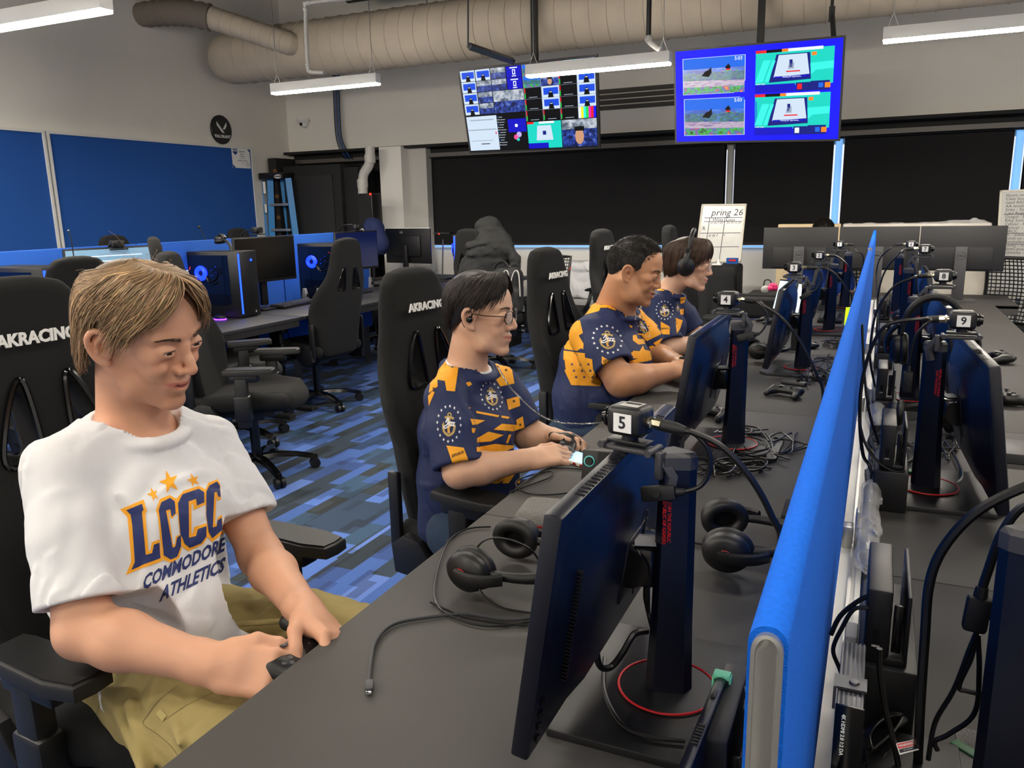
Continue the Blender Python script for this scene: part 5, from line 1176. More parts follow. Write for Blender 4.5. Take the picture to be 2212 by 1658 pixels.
# ================================================================ racing chairs
def make_chair(label, M):
    t = thing('gaming_chair', label, 'chair', M, 'black racing-style chairs')
    # backrest: sculpted shell with two openings
    F = Field([-.52, -.31, .40], [-.08, .31, 1.34], .0085)
    zs = [.42, .48, .58, .70, .80, .88, .95, 1.02, 1.10, 1.18, 1.24, 1.275, 1.29]; ws = [.17, .215, .235, .25, .262, .255, .225, .19, .165, .152, .135, .105, .06]
    def f(X, Y, Z):
        w_ = np.interp(Z, zs, ws); xc = -.235-.16*(Z-.45)-.02*np.sin((Z-.45)*3.4); A = np.abs(Y)
        wing = np.clip((A-.13)/.12, 0, 1)**1.5*np.interp(Z, [.45, .75, .95, 1.05], [.07, .085, .045, .0])
        tk = np.interp(Z, [.45, .8, 1.0, 1.25], [.050, .046, .040, .036])*(1-.25*np.clip(A/np.maximum(w_, .01), 0, 1)**4)
        dx = np.abs(X-(xc+wing))-tk; dy = A-w_; dz = np.maximum(Z-1.29, .42-Z)
        a, b, c = np.maximum(dx+.03, 0), np.maximum(dy+.03, 0), np.maximum(dz+.03, 0)
        return (np.sqrt(a*a+b*b+c*c)-.03+np.minimum(np.maximum(dx, dy), 0)*.0)*.8
    F.op(f, [-.5, -.29, .41], [-.1, .29, 1.3], .001)
    for s in (-1, 1):
        F.path([(-.34, s*.105, .93), (-.34, s*.062, 1.05)], [.016, .008], .004, sub=True, flat=((1, 0, 0), 9)); F.path([(-.34, s*.060, .935), (-.34, s*.058, 1.05)], [.022, .010], .004, sub=True, flat=((1, 0, 0), 7))
    # seam grooves
    for s in (-1, 1): F.path([(-.20-.16*(z-.45)+np.interp(z, [.45, .75, .95, 1.05], [.035, .04, .02, .0])-.0, s*(np.interp(z, zs, ws)-.055), z) for z in np.linspace(.5, 1.2, 16)], [.004]*16, .006, sub=True)
    bk_ = F.out('backrest', 'chairfab', t)
    b = B()
    for s in (-1, 1):
        ring = spline([(0, s*.118, .915), (0, s*.107, .985), (0, s*.068, 1.072), (0, s*.045, 1.068), (0, s*.036, .93), (0, s*.045, .912)], 5, True)
        for sx in (-1, 1):
            b.tube([V((-.236-.16*(p.z-.45)-.02*math.sin((p.z-.45)*3.4)+sx*.040+.005, p.y, p.z)) for p in ring], .0065, 6, closed=True)
    b.out('opening_trim', 'plastic_gloss', bk_)
    b = B(); addtext(b, 'AKRACING', T(-.301, -.008, 1.165) @ Ry(R(-9)) @ Rz(PI/2) @ Rx(PI/2), .036, .0012, shear=.15, ext=.002, sx=.95); b.out('logo_text', 'white', bk_, 0)
    b = B(T(-.3005, .092, 1.178) @ Ry(R(-9)) @ Rz(PI/2) @ Rx(PI/2)); b.prism([(0, 0), (.012, .002), (.016, .010), (.004, .008)], .002); b.prism([(.013, .006), (.028, .012), (.026, .018), (.016, .014)], .002); b.out('logo_mark', 'red', bk_, 0)
    F = Field([-.30, -.31, .36], [.32, .31, .58], .0085)
    F.rbox(T(.02, 0, .455) @ Ry(R(-3)), (.25, .20, .055), .05, .02); F.ell(T(.24, 0, .45), (.07, .19, .055), .03)
    for s in (-1, 1): F.path([(-.22, s*.215, .47), (.05, s*.235, .49), (.21, s*.215, .48)], [.045, .052, .04], .03)
    F.path([(x, y, .51) for x, y in ((-.1, -.17), (.2, -.165))], [.004, .004], .006, sub=True)
    F.out('seat', 'chairfab', t)
    for s in (-1, 1):
        b = B(); pr = [(-.13, -.038), (-.10, -.045), (.06, -.05), (.125, -.035), (.13, 0), (.125, .035), (.06, .05), (-.10, .045), (-.13, .038)]
        b.prism(pr, .026, T(.09, s*.305, .655), bev=.007); b.prism([(p[0]*.93, p[1]*.85) for p in pr], .004, T(.09, s*.305, .680)); ap = b.out('armrest_pad', 'pad', t, 40)
        b = B(); b.box((.06, s*.305, .635), (.15, .06, .045), bev=.01); b.box((.045, s*.315, .50), (.065, .042, .27), bev=.008); b.box((.045, s*.315, .47), (.085, .052, .14), bev=.01); b.box((.02, s*.25, .405), (.07, .16, .018), bev=.004); b.out('armrest_post', 'plastic', ap)
        b = B(); b.prism([(-.05, -.07), (.07, -.075), (.10, -.02), (.05, .05), (-.01, .06), (-.06, .02)], .035, T(-.185, s*.262+(0 if s > 0 else .0), .43) @ Rx(PI/2*(-1 if s > 0 else 1)), bev=.006); b.out('hinge_cover', 'plastic', t, 40)
        b = B(); b.box((-.235, s*.275, .56), (.04, .022, .25), M=Matrix(), bev=.006); b.out('side_bracket', 'plastic', t)
    b = B(); b.box((0, 0, .385), (.30, .24, .03), bev=.006); b.box((.0, 0, .36), (.16, .14, .05), bev=.01); b.cyl((.0, -.08, .37), (.03, -.24, .36), .006); b.ell((.03, -.245, .36), (.03, .012, .008)); b.out('tilt_mechanism', 'plastic', t)
    b = B(); b.cyl((0, 0, .10), (0, 0, .36), .027, n=16); b.cyl((0, 0, .20), (0, 0, .37), .016, n=16); b.out('gas_lift', 'plastic_gloss', t)
    for k in range(5):
        a = 2*PI*k/5+.3; Mk = Rz(a); b = B(Mk)
        b.loft([[V((x, y*w_, z+h_)) for y, h_ in ((-1, -.014), (-.7, .010), (.7, .010), (1, -.014))] for x, z, w_ in ((.0, .105, .034), (.1, .112, .028), (.22, .098, .022), (.32, .072, .018), (.335, .066, .014))]); lg = b.out('base_leg', 'plastic_gloss', t, 40)
        b = B(Mk); b.cyl((.318, -.026, .030), (.318, -.006, .030), .030, n=18); b.cyl((.318, .006, .030), (.318, .026, .030), .030, n=18); b.box((.318, 0, .042), (.03, .012, .03), bev=.004); b.cyl((.318, 0, .04), (.318, 0, .085), .006, n=8); b.out('caster', 'black', lg)
    return t
def chair_M(x, y, yaw, sz=1.0): return T(x, y, 0) @ Rz(R(yaw)) @ Matrix.Diagonal((1, 1, sz, 1))
ch0 = make_chair('black racing chair holding the player in the white T-shirt', chair_M(-1.335, 1.115, -4, 1.03))
for x, y, a, sz, lb in [(-1.025, 2.20, -9, .985, 'black racing chair behind the player with glasses and a neck chain'), (-1.01, 3.36, -7, .99, 'black racing chair behind the smiling player with short hair'), (-1.37, 5.25, -10, 1.01, 'empty black racing chair rising behind the head of the smiling player'), (-1.05, 5.95, 0, 1.015, 'empty black racing chair directly behind the player wearing a headset'),
        (-3.85, 4.83, 176, .985, 'empty black racing chair seen from behind at the computer desk'), (-3.14, 3.36, 27, .98, 'empty black racing chair with both armrests in view, just right of the white T-shirt'), (-3.72, 2.62, 170, .99, 'black racing chair whose back shows left of the blond hair'), (-3.72, 3.83, 49, 1.03, 'black racing chair seen edge-on above the blond hair'),
        (-5.45, 4.80, 0, 1.01, 'black racing chair top showing above the low blue partition, far left'), (-5.45, 6.25, 0, 1.02, 'black racing chair top above the low blue partition beside the ladder')]:
    dup(ch0, chair_M(x, y, a, sz), lb)
# ================================================================ computer row on the left
for i, (y0, y1, lb) in enumerate([(1.2, 2.85, 'dark desk of the computer row nearest the left edge'), (2.86, 4.55, 'dark desk under the tower computer with the headset on top'), (4.56, 7.05, 'dark desk under the second tower computer')]):
    t = thing('desk', lb, 'desk', T(-4.08, (y0+y1)/2, 0), 'dark desks of the computer row'); L = y1-y0
    B().box((0, 0, .7175), (.76, L-.004, .025), bev=.002).out('desk_top', 'desk_dark', t); B().box((.37, 0, .69), (.012, L-.1, .05)).box((0, 0, .67), (.6, .06, .05)).out('frame', 'black_matte', t)
    for s in (-1, 1): B().box((0, s*(L/2-.12), .35), (.07, .06, .68)).box((0, s*(L/2-.12), .015), (.62, .07, .03), bev=.006).out('leg', 'black_matte', t)
for i, (y0, y1, lb) in enumerate([(.6, 3.88, 'low blue partition section at the left edge'), (3.885, 5.3, 'low blue partition section behind the first tower computer'), (5.305, 6.55, 'low blue partition section ending by the ladder')]):
    t = thing('desk_partition', lb, 'partition', T(-4.5, (y0+y1)/2, .35), 'low blue partitions of the computer row'); L = y1-y0
    B().box((0, 0, .46), (.028, L-.003, .92), bev=.009).out('fabric_cover', mat('bluefab_row', '0f4ea8', .92, bump=(500, .3), noise=(150, .05)), t); B().box((0, 0, -.01), (.04, L-.2, .03)).box((0, -L/2+.1, -.17), (.04, .05, .36)).box((0, L/2-.1, -.17), (.04, .05, .36)).out('foot_rail', 'alu_dark', t)
t = thing('desk', 'dark desk on the far side of the low blue partition', 'desk', T(-4.95, 4.2, 0)); B().box((0, 0, .7175), (.76, 4.6, .025)).out('desk_top', 'desk_dark', t); B().box((0, 2, .35), (.5, .06, .7)).box((0, -2, .35), (.5, .06, .7)).out('leg', 'black_matte', t)
def tower(label, M, fan=True):
    t = thing('tower_computer', label, 'computer', M, 'tower computers'); b = B()
    b.box((0, 0, .235), (.46, .21, .46), bev=.006); b.box((-.0, 0, .008), (.40, .18, .016)); b.out('case', 'plastic', t)
    B().box((-.03, -.1062, .27), (.36, .0015, .34)).out('side_window', mat('glassdark', '05070d', .05, spec=.9), t)
    b = B(T(-.02, -.110, .27)); 
    fx = B(T(-.09, -.1085, .315) @ Rx(PI/2)); fx.torus((0, 0, 0), .036, .017, n=32, m=8); f_ = fx.out('fan_ring', 'glow_blue', t)
    b = B(T(-.09, -.109, .315) @ Rx(PI/2)); b.lathe([(0, .004), (.018, .004), (.018, -.002), (0, -.002)], 20)
    for k in range(7): b.box((.028, 0, .001), (.03, .008, .002), M=Rz(k*2*PI/7))
    b.out('fan_blades', 'black', f_)
    b = B(); b.tube([(-.05, -.1085, .30), (-.02, -.1085, .26), (.03, -.1085, .27), (.06, -.1085, .32)], .008, 8, 5); b.tube([(-.05, -.1085, .285), (-.01, -.1085, .24), (.05, -.1085, .25)], .008, 8, 5); b.box((.05, -.108, .33), (.08, .003, .05)); b.box((-.02, -.108, .13), (.3, .003, .07)); b.out('cooling_loop', 'plastic_gloss', t)
    for k in range(6): B().box((.0+.02*(k % 3), -.1085, .30+.012*k), (.003, .002, .003)).out('indicator_light', 'glow_blue2', t)
    b = B(); b.tube([(.2275, -.092, .03), (.2275, -.092, .45)], .0085, 8); b.out('light_strip', 'glow_blue2', t)
    b = B(); b.cyl((.2305, .04, .40), (.2325, .04, .40), .010, n=20); b.out('power_button', 'glow_blue2', t); b = B(T(.2325, 0, .035) @ Rz(PI/2) @ Rx(PI/2)); addtext(b, 'R', T(.05, 0, 0), .02, .001); b.out('badge', 'white', t, 0)
    return t
tw0 = tower('tower computer with a blue glowing fan and light strip, a headset lying on top', T(-4.29, 4.41, .7305) @ Rz(R(4)))
dup(tw0, T(-4.27, 5.62, .7305) @ Rz(R(4)), 'tower computer with a blue fan, half hidden by the chair seen from behind')
dup(tw0, T(-4.22, 2.92, .7305) @ Rz(R(3)), 'dark tower computer left of the chair back beside the blond hair')
tw3 = dup(tw0, T(-4.02, 7.62, .7305) @ Rz(R(-62)), 'tower computer with an exposed blue fan beside the phone stand')
def flatmon(label, M, w_=.6, h_=.35, z=.22, on=None, back=None, cat='monitor'):
    """screen faces +x, base at origin"""
    t = thing('desktop_monitor', label, cat, M, 'monitors of the computer rows')
    b = B(); b.box((0, 0, z+h_/2), (.02, w_, h_), bev=.004); b.box((-.018, 0, z+h_/2), (.03, w_*.6, h_*.6), bev=.01); b.out('panel', 'plastic', t)
    B().box((.0105, 0, z+h_/2+.005), (.001, w_-.02, h_-.03)).out('screen', on or 'plastic_gloss', t)
    b = B(); b.box((-.05, 0, (z+h_/2)/2+.02), (.03, .06, z+h_/2-.02), bev=.004); b.box((-.04, 0, .008), (.2, .24, .014), bev=.005); b.out('stand', 'plastic', t)
    return t
mat('scr_blue', '05081c', .15, emit='0a1440', es=.35)
def screen_mat(name, base, es): return mat(name, base, .3, emit=base, es=es)
flatmon('dark monitor to the right of the first tower computer', T(-4.25, 4.83, .7305) @ Rz(R(-6)), .60, .34, .21)
flatmon('dim blue monitor behind the chair seen from behind', T(-4.25, 6.02, .7305) @ Rz(R(-4)), .58, .34, .21, 'scr_blue')
m_ = flatmon('lit monitor with pale rows, just above the blond hair', T(-4.22, 3.48, .7305) @ Rz(R(-14)), .60, .34, .20, screen_mat('scr_list', '5f7c92', .5))
b = B()
for k in range(9): b.box((.0115, .02*(k % 3)-.05, .25+k*.03), (.0008, .34-.03*(k % 4), .004))
b.out('screen_rows', screen_mat('scr_rows', 'b9d4e6', 1.0), m_)
def webcam(label, p, yaw, cable):
    t = thing('webcam', label, 'camera', p, 'webcams on the computer row', world=True); M = T(p) @ Rz(yaw)
    b = B(M); b.box((0, 0, .035), (.055, .075, .045), bev=.008); b.cyl((.02, 0, .035), (.04, 0, .035), .02, n=18); b.box((0, 0, .004), (.06, .11, .008), bev=.003); b.cyl((0, 0, 0), (0, 0, .02), .01); b.out('camera_body', 'plastic', t)
    b = B(); b.tube([M @ V((-.025, -.02, .04))]+[V(q) for q in cable], .006, 8, 6); b.out('cable', 'cable', t)
webcam('webcam on the lit monitor above the blond hair', aty(254, 543, 3.5)+V((0, 0, .01)), R(-14), [aty(237, 528, 3.46), aty(233, 540, 3.46), aty(233, 560, 3.46)])
webcam('webcam on the dark monitor by the ladder', aty(556, 507, 4.86), R(-6), [aty(545, 497, 4.84), aty(528, 500, 4.84), aty(518, 516, 4.84)])
webcam('webcam on the dim blue monitor, cable arching over it', aty(770, 499, 6.05), R(-4), [aty(760, 485, 6.0), aty(742, 487, 6.0), aty(728, 502, 6.0), aty(722, 520, 6.0)])
def keyboard(label, M, group='keyboards'):
    t = thing('keyboard', label, 'keyboard', M, group); B().box((0, 0, .012), (.14, .44, .022), bev=.004).out('key_tray', 'plastic', t)
    b = B()
    for r_ in range(6):
        for k in range(18): b.box((-.055+r_*.0205, -.20+k*.0235, .028), (.016, .019, .009), taper=(.8, .8))
    b.out('keycaps', 'plastic_grey', t); return t
kb = keyboard('black keyboard in front of the dark monitor', T(*atz(635, 660, .7305)) @ Rz(R(4)))
dup(kb, T(*atz(835, 612, .7305)) @ Rz(R(4)), 'black keyboard in front of the dim blue monitor')
t = thing('mouse', 'mouse with a violet glow at the desk edge', 'mouse', T(*atz(475, 690, .7305))); B().ell((0, 0, .018), (.055, .032, .018)).out('shell', 'plastic', t); B().torus((0, 0, .004), .05, .004, sy=.66).out('glow_ring', mat('violet', '8a3cff', .4, emit='8a3cff', es=1.6), t)
for x_, lb in ((660, 'small grey desk speaker left of the second tower computer'), (690, 'small grey desk speaker beside the chair seen from behind'), (800, 'small grey desk speaker under the dim blue monitor')):
    t = thing('desk_speaker', lb, 'speaker', T(*atz(x_, 648 if x_ < 800 else 620, .7305)), 'small desk speakers'); B().box((0, 0, .05), (.05, .05, .10), taper=(.5, .5), bev=.004).out('cabinet', 'grey', t); B().cyl((.026, 0, .04), (.028, 0, .04), .016).out('cone', 'plastic', t)
def headset(label, M, sc=1, mat_='plastic', mark='red', fold=0, open_=.15, band=True, cat='headphones', text='HX', group='headsets', boom=True):
    """origin between the ear cups, band rises along +z, cups on +-y, front = +x"""
    t = thing('headset', label, cat, M, group)
    for s in (-1, 1):
        Mc = T(0, s*.082*sc, 0) @ Rz(s*fold) @ Rx(-s*open_)
        b = B(Mc); b.torus((0, 0, 0), .033*sc, .0135*sc, M=T(0, -s*.006*sc, 0) @ Rx(PI/2), n=36, m=12, sx=.88, sy=1.1)
        b.lathe([(0, 0), (.026*sc, 0)], 24, T(0, s*.002, 0) @ Rx(PI/2)); cu = b.out('ear_cushion', 'pad', t, 60)
        b = B(Mc); b.lathe([(.042*sc, 0), (.043*sc, .010*sc), (.040*sc, .020*sc), (.030*sc, .028*sc), (0, .030*sc)], 36, T(0, s*.004*sc, 0) @ Rx(-s*PI/2) @ Matrix.Diagonal((.9, 1.08, 1, 1))); ec = b.out('ear_cup', mat_, t, 50)
        if mark:
            b = B(Mc); A = T(0, s*.0362*sc, 0) @ (Rz(PI) if s > 0 else Matrix()) @ Rx(PI/2); addtext(b, 'X', A, .020*sc, .0006, shear=.3); b.torus((0, 0, 0), .013*sc, .0009*sc, M=A, arc=3.6, n=16, m=5); b.out('ear_cup_mark', mark, ec, 0)
        b = B(Mc); b.tube([(.0, s*.036*sc, -.012*sc), (0, s*.040*sc, .02*sc), (0, s*.030*sc, .052*sc), (0, s*.008*sc, .075*sc)], .0075*sc, 8, 5, flat=1.6); b.out('yoke', mat_, t)
    P = [(0, math.cos(a)*.086*sc, .045*sc+math.sin(a)*.115*sc) for a in [PI*i/16 for i in range(17)]]
    b = B(); b.tube([V(p) for p in P], [.008*sc, .011*sc, .012*sc, .011*sc, .008*sc], 10, flat=1.0); bd = b.out('headband', 'pad', t, 60)
    if boom:
        b = B(); b.tube([(.02*sc, -.095*sc, -.02*sc), (.06*sc, -.10*sc, -.04*sc), (.095*sc, -.085*sc, -.06*sc)], .0028*sc, 6, 5); b.ell((.1*sc, -.082*sc, -.062*sc), .007*sc); b.out('microphone', 'plastic', t)
    return t
headset('black headset with a yellow mark lying on the first tower computer', T(*aty(478, 540, 4.40)) @ T(0, 0, -.015) @ Rz(R(70)) @ Rx(R(90)) @ Ry(R(0)), 1, 'plastic', None, boom=False)
t = thing('goose_microphone', 'thin microphone rising above the first tower computer', 'microphone', aty(445, 540, 4.6), 'gooseneck microphones', world=True); B().tube([aty(447, 535, 4.6), aty(441, 512, 4.6), aty(431, 491, 4.6)], [.004, .003, .003], 6, 5).out('neck', 'plastic', t); B().ell(aty(430, 490, 4.6), .011).out('capsule', 'plastic', t)
t = thing('goose_microphone', 'thin microphone rising above the chair back beside the blond hair', 'microphone', aty(157, 540, 2.9), 'gooseneck microphones', world=True); B().tube([V((aty(158, 545, 2.9).x, 2.9, 1.205)), aty(158, 545, 2.9), aty(154, 520, 2.9), aty(149, 500, 2.9)], [.003, .003, .0025, .003], 6, 5).out('neck', 'plastic', t); B().ell(aty(148, 498, 2.9), .006).out('capsule', 'steel', t)
# second row: monitor seen from behind, stand
t = thing('desk', 'dark desk at the back holding the monitor seen from behind', 'desk', T(-4.25, 7.72, 0)); B().box((0, 0, .7175), (1.7, .7, .025)).out('desk_top', 'desk_dark', t)
for s in (-1, 1): B().box((s*.7, 0, .35), (.06, .5, .7)).out('leg', 'black_matte', t)
m_ = flatmon('grey-backed monitor seen from behind with a white top edge', T(*aty(885, 600, 7.55)) @ Rz(R(80)), .64, .37, .16); m_.location.z = .7305
B(T(0, 0, .55)).box((0, 0, -.015), (.022, .64, .006)).out('top_edge', 'white', m_)
b = B(T(-.035, .06, .49) @ Rz(-PI/2) @ Rx(PI/2)); addtext(b, 'LG', Matrix(), .035); b.out('brand_badge', 'lightgrey', m_, 0)
t = thing('phone_stand', 'thin silver pole stand with a flat black tablet on top', 'stand', aty(955, 612, 7.5), world=True)
B().cyl(aty(955, 612, 7.5), aty(957, 517, 7.5), .007).out('pole', 'steel', t); B().box(aty(958, 503, 7.5), (.20, .10, .012)).out('tablet', 'plastic', t); B().ell(aty(948, 505, 7.44), .006).out('red_light', 'glow_red', t); B().box(V((aty(955, 612, 7.5).x, 7.5, .737)), (.16, .12, .012)).cyl(V((aty(955, 612, 7.5).x, 7.5, .737)), aty(955, 612, 7.5), .007).out('foot', 'plastic', t)
# jacket over a chair with a backpack
jc = dup(ch0, chair_M(-3.12, 6.55, 75, 1.0), 'black racing chair under the draped grey jacket and backpack')
t = thing('jacket', 'dark grey jacket draped over a chair back near the middle of the photo', 'jacket', T(-3.2, 6.3, .7), world=True)
F = Field([-3.62, 5.98, .60], [-2.72, 6.62, 1.46], .010); o = aty(1063, 540, 6.28)
F.path([aty(1055, 492, 6.28), aty(1060, 540, 6.26), aty(1045, 600, 6.25)], [.11, .17, .20], .05, flat=((1, .2, 0), 1.2)); F.path([aty(1035, 510, 6.25), aty(1012, 570, 6.22), aty(1010, 620, 6.2)], [.05, .06, .05], .04); F.path([aty(1085, 510, 6.25), aty(1112, 560, 6.22), aty(1118, 600, 6.2)], [.05, .055, .05], .04)
F.cut((0, 6.38, 0), (0, 1, 0), .02); folds(F, 77, .014, 16); folds(F, 78, .006, 34); F.out('jacket_cloth', mat('jacketm', '191a1a', .85), t)
t = thing('backpack', 'grey backpack with pale piping hanging on the chair under the jacket', 'backpack', T(-2.95, 6.05, .7), world=True)
F = Field([-3.2, 5.75, .45], [-2.55, 6.25, 1.2], .010); F.rbox(T(aty(1098, 628, 6.02)), (.13, .09, .20), .08, .02); F.rbox(T(aty(1104, 650, 5.94)), (.10, .05, .11), .045, .02); folds(F, 5, .004, 20); F.out('bag', mat('bagm', '131416', .75), t)
b = B()
for dx in (0, 22): b.tube([aty(1085+dx, 660, 5.90), aty(1080+dx, 620, 5.92), aty(1088+dx, 588, 5.94), aty(1098+dx, 590, 5.94), aty(1106+dx*.8, 640, 5.90)], .005, 6, 6)
b.out('piping', 'lightgrey', t); B().tube([aty(1066, 590, 5.98), aty(1072, 570, 5.98), aty(1090, 565, 5.98), aty(1105, 590, 5.98)], .010, 6, 6).out('carry_handle', 'black', t)
# mesh chairs
def mesh_chair(label, M):
    t = thing('mesh_chair', label, 'chair', M, 'mesh-backed office chairs'); b = B()
    n, m = 15, 17
    def P(u, v_): w_ = .23*(1-.25*(v_-.4)**2)*math.sqrt(max(.02, 1-abs(2*u-1)**3*.0)); return V((-.24-.06*math.sin(v_*PI)+.05*(2*u-1)**2, (2*u-1)*w_, .50+.50*v_))
    for i in range(n+1): b.tube([P(i/n, j/m) for j in range(m+1)], .0045, 4)
    for j in range(m+1): b.tube([P(i/n, j/m) for i in range(n+1)], .0045, 4)
    b.out('mesh_back', 'plastic', t); b = B(); ring = [P(0, j/8) for j in range(9)]+[P(i/8, 1) for i in range(1, 8)]+[P(1, 1-j/8) for j in range(9)]+[P(1-i/8, 0) for i in range(1, 8)]; b.tube(ring, .014, 8, closed=True); b.out('back_frame', 'plastic', t)
    B().box((0, 0, .46), (.46, .48, .07), bev=.03).out('seat', 'chairfab', t)
    for s in (-1, 1): b = B(); b.ell((.05, s*.28, .68), (.12, .04, .018)); ap = b.out('armrest_pad', 'pad', t); b = B(); b.tube([(.03, s*.28, .67), (-.02, s*.28, .55), (-.02, s*.2, .44)], .018, 8, 5); b.out('armrest_post', 'plastic', ap)
    B().cyl((0, 0, .1), (0, 0, .44), .025).out('gas_lift', 'plastic', t)
    for k in range(5): a = 2*PI*k/5; b = B(Rz(a)); b.tube([(0, 0, .1), (.2, 0, .09), (.31, 0, .065)], [.025, .02, .014], 8); lg = b.out('base_leg', 'plastic', t); b = B(Rz(a)); b.cyl((.3, -.022, .028), (.3, .022, .028), .028); b.out('caster', 'black', lg)
    return t
mc = mesh_chair('mesh-backed office chair beyond the jacket', T(-2.75, 7.35, 0) @ Rz(R(70)))
dup(mc, T(.84, 7.05, 0) @ Rz(R(235)), 'mesh-backed office chair at the right edge, beside the last black monitor')
dup(mc, T(-.32, 7.15, 0) @ Rz(R(265)), 'mesh-backed office chair hidden behind the row of three monitors')
# ================================================================ wall screens
def scr_noise(name, cols, scale=8, es=1.6, stretch=(1, 1, 1)):
    m = mat(name, '000000', .3); nt = m.node_tree; N = nt.nodes; L = nt.links; b = N['Principled BSDF']
    tc = N.new('ShaderNodeTexCoord'); mp = N.new('ShaderNodeMapping'); mp.inputs['Scale'].default_value = stretch; n = N.new('ShaderNodeTexNoise'); n.inputs['Scale'].default_value = scale; n.inputs['Detail'].default_value = 6; n.inputs['Roughness'].default_value = .7
    L.new(tc.outputs['Object'], mp.inputs[0]); L.new(mp.outputs[0], n.inputs['Vector']); r = N.new('ShaderNodeValToRGB'); e = r.color_ramp.elements
    while len(e) < len(cols): e.new(.5)
    for k, (q, c) in enumerate(zip(e, cols)): q.position = .3+.4*k/(len(cols)-1); q.color = (*hexc(c), 1)
    L.new(n.outputs['Fac'], r.inputs[0]); L.new(r.outputs[0], b.inputs['Emission Color']); b.inputs['Emission Strength'].default_value = es; return m
E_ = 1.1
for n_, c_ in (('s_blue', '1010ff'), ('s_dkblue', '0a0ab8'), ('s_black', '020206'), ('s_white', 'dfe6ee'), ('s_pale', 'c3d3e4'), ('s_teal', '14c8b8'), ('s_cyan', '36e4d8'), ('s_sky', '1c64dc'), ('s_navy', '101a78'), ('s_red', 'dc1c24'), ('s_orange', 'f08020'), ('s_grey', '9aa6b6'), ('s_royal', '1848d0'), ('s_yellow', 'f0e020'), ('s_green', '20c840'), ('s_magenta', 'e020b0'), ('s_skin', 'c09070'), ('s_pink', 'e84a90'), ('s_lilac', 'b0a8e0')): mat(n_, '000000', .5, emit=c_, es=.50, spec=.15)
scr_noise('s_sea', ['0a1c60', '1848a8', '2a6ad8', '58a0f0'], 6, .42, (1, 1, 3)); scr_noise('s_city', ['0a1430', '1c48a0', '3a5a8a', '3a8048', '2a6ae0', '90a0e0'], 30, .42, (1, 1, 1.6)); scr_noise('s_road', ['5a4a78', '9a8ab0', 'c8b8c8', '7868a0', 'e0a8a0'], 14, .42, (.5, 1, 4)); scr_noise('s_crowd', ['0a1a20', '205a30', '48c030', '2a50c0', 'd05030', 'e8c030'], 26, .42)
scr_noise('s_room', ['202838', '6a7888', 'b8c0cc', 'e0e4ea'], 18, .42); scr_noise('s_desks', ['04060c', '101c50', '2848b0', '8090b0'], 30, .42)
def tv(label, P, cells, texts=()):
    """P: four corners TL TR BR BL in room space"""
    TL, TR, BR, BL = [V(p) for p in P]; t = thing('wall_screen', label, 'television', (TL+TR+BR+BL)/4, 'large hanging screens', world=True)
    n = (TR-TL).cross(BL-TL).normalized()
    if n.y > 0: n = -n
    f = lambda u, v_, d=0: TL*(1-u)*(1-v_)+TR*u*(1-v_)+BR*u*v_+BL*(1-u)*v_+n*d
    b = B(); e = .012
    b.loft([[f(-e, -e*1.8, .0), f(1+e, -e*1.8, .0), f(1+e, 1+e*1.8, .0), f(-e, 1+e*1.8, .0)], [f(-e, -e*1.8, -.035), f(1+e, -e*1.8, -.035), f(1+e, 1+e*1.8, -.035), f(-e, 1+e*1.8, -.035)], [f(.12, .12, -.07), f(.88, .12, -.07), f(.88, .9, -.07), f(.12, .9, -.07)]]); b.out('housing', 'plastic', t, 30)
    names = []; b = B(); D_ = .002
    for c in cells:
        pts, m_, lv = c if len(c) == 3 else (c[0], c[1], 1)
        if len(pts) == 4 and not isinstance(pts[0], tuple): u0, v0, u1, v1 = pts; pts = [(u0, v0), (u1, v0), (u1, v1), (u0, v1)]
        if m_ not in names: names.append(m_)
        b.mi = names.index(m_); b.quad([f(u, v_, D_*.5+lv*.0006) for u, v_ in pts])
    for s_, u, v_, h_, m_ in texts:
        if m_ not in names: names.append(m_)
        b.mi = names.index(m_); me = textmesh(s_, 1, .01); W_, H_ = (TR-TL).length, (BL-TL).length
        b._add([f(u+w_.co.x*h_/W_, v_-w_.co.y*h_/H_, .0060) for w_ in me.vertices], [tuple(p.vertices) for p in me.polygons]); bpy.data.meshes.remove(me)
    b.out('screen_image', names, t, 0); return t, f
# blue screen with four game windows
Wd = lambda r, q: [(r[0]+(r[2]-r[0])*u, r[1]+(r[3]-r[1])*v_) for u, v_ in q]
cells = [((0, 0, 1, 1), 's_blue', 0)]; tx = []
for r in ((.05, .09, .435, .475), (.055, .53, .435, .93)):
    g = lambda a, b_, c, d: Wd(r, [(a, b_), (c, b_), (c, d), (a, d)])
    cells += [(g(-.01, -.012, 1.01, 1.012), 's_pale', 1), (g(0, 0, 1, .42), 's_sky', 2), (g(0, .30, 1, .42), 's_sea', 3), (g(0, .40, 1, .66), 's_city', 3), (g(0, .62, 1, .82), 's_road', 3), (g(0, .80, 1, 1), 's_crowd', 3), (Wd(r, [(.3, .5), (.36, .38), (.42, .34), (.46, .26), (.47, .42), (.42, .54)]), 's_black', 4), (Wd(r, [(.68, .3), (.74, .2), (.78, .3), (.74, .38)]), 's_black', 4), (g(.70, .34, .77, .38), 's_red', 5), (g(.62, .38, .9, .41), 's_crowd', 5)]
    tx.append(('5:03', r[0]+(r[2]-r[0])*.9, r[1]+.03, .035, 's_white'))
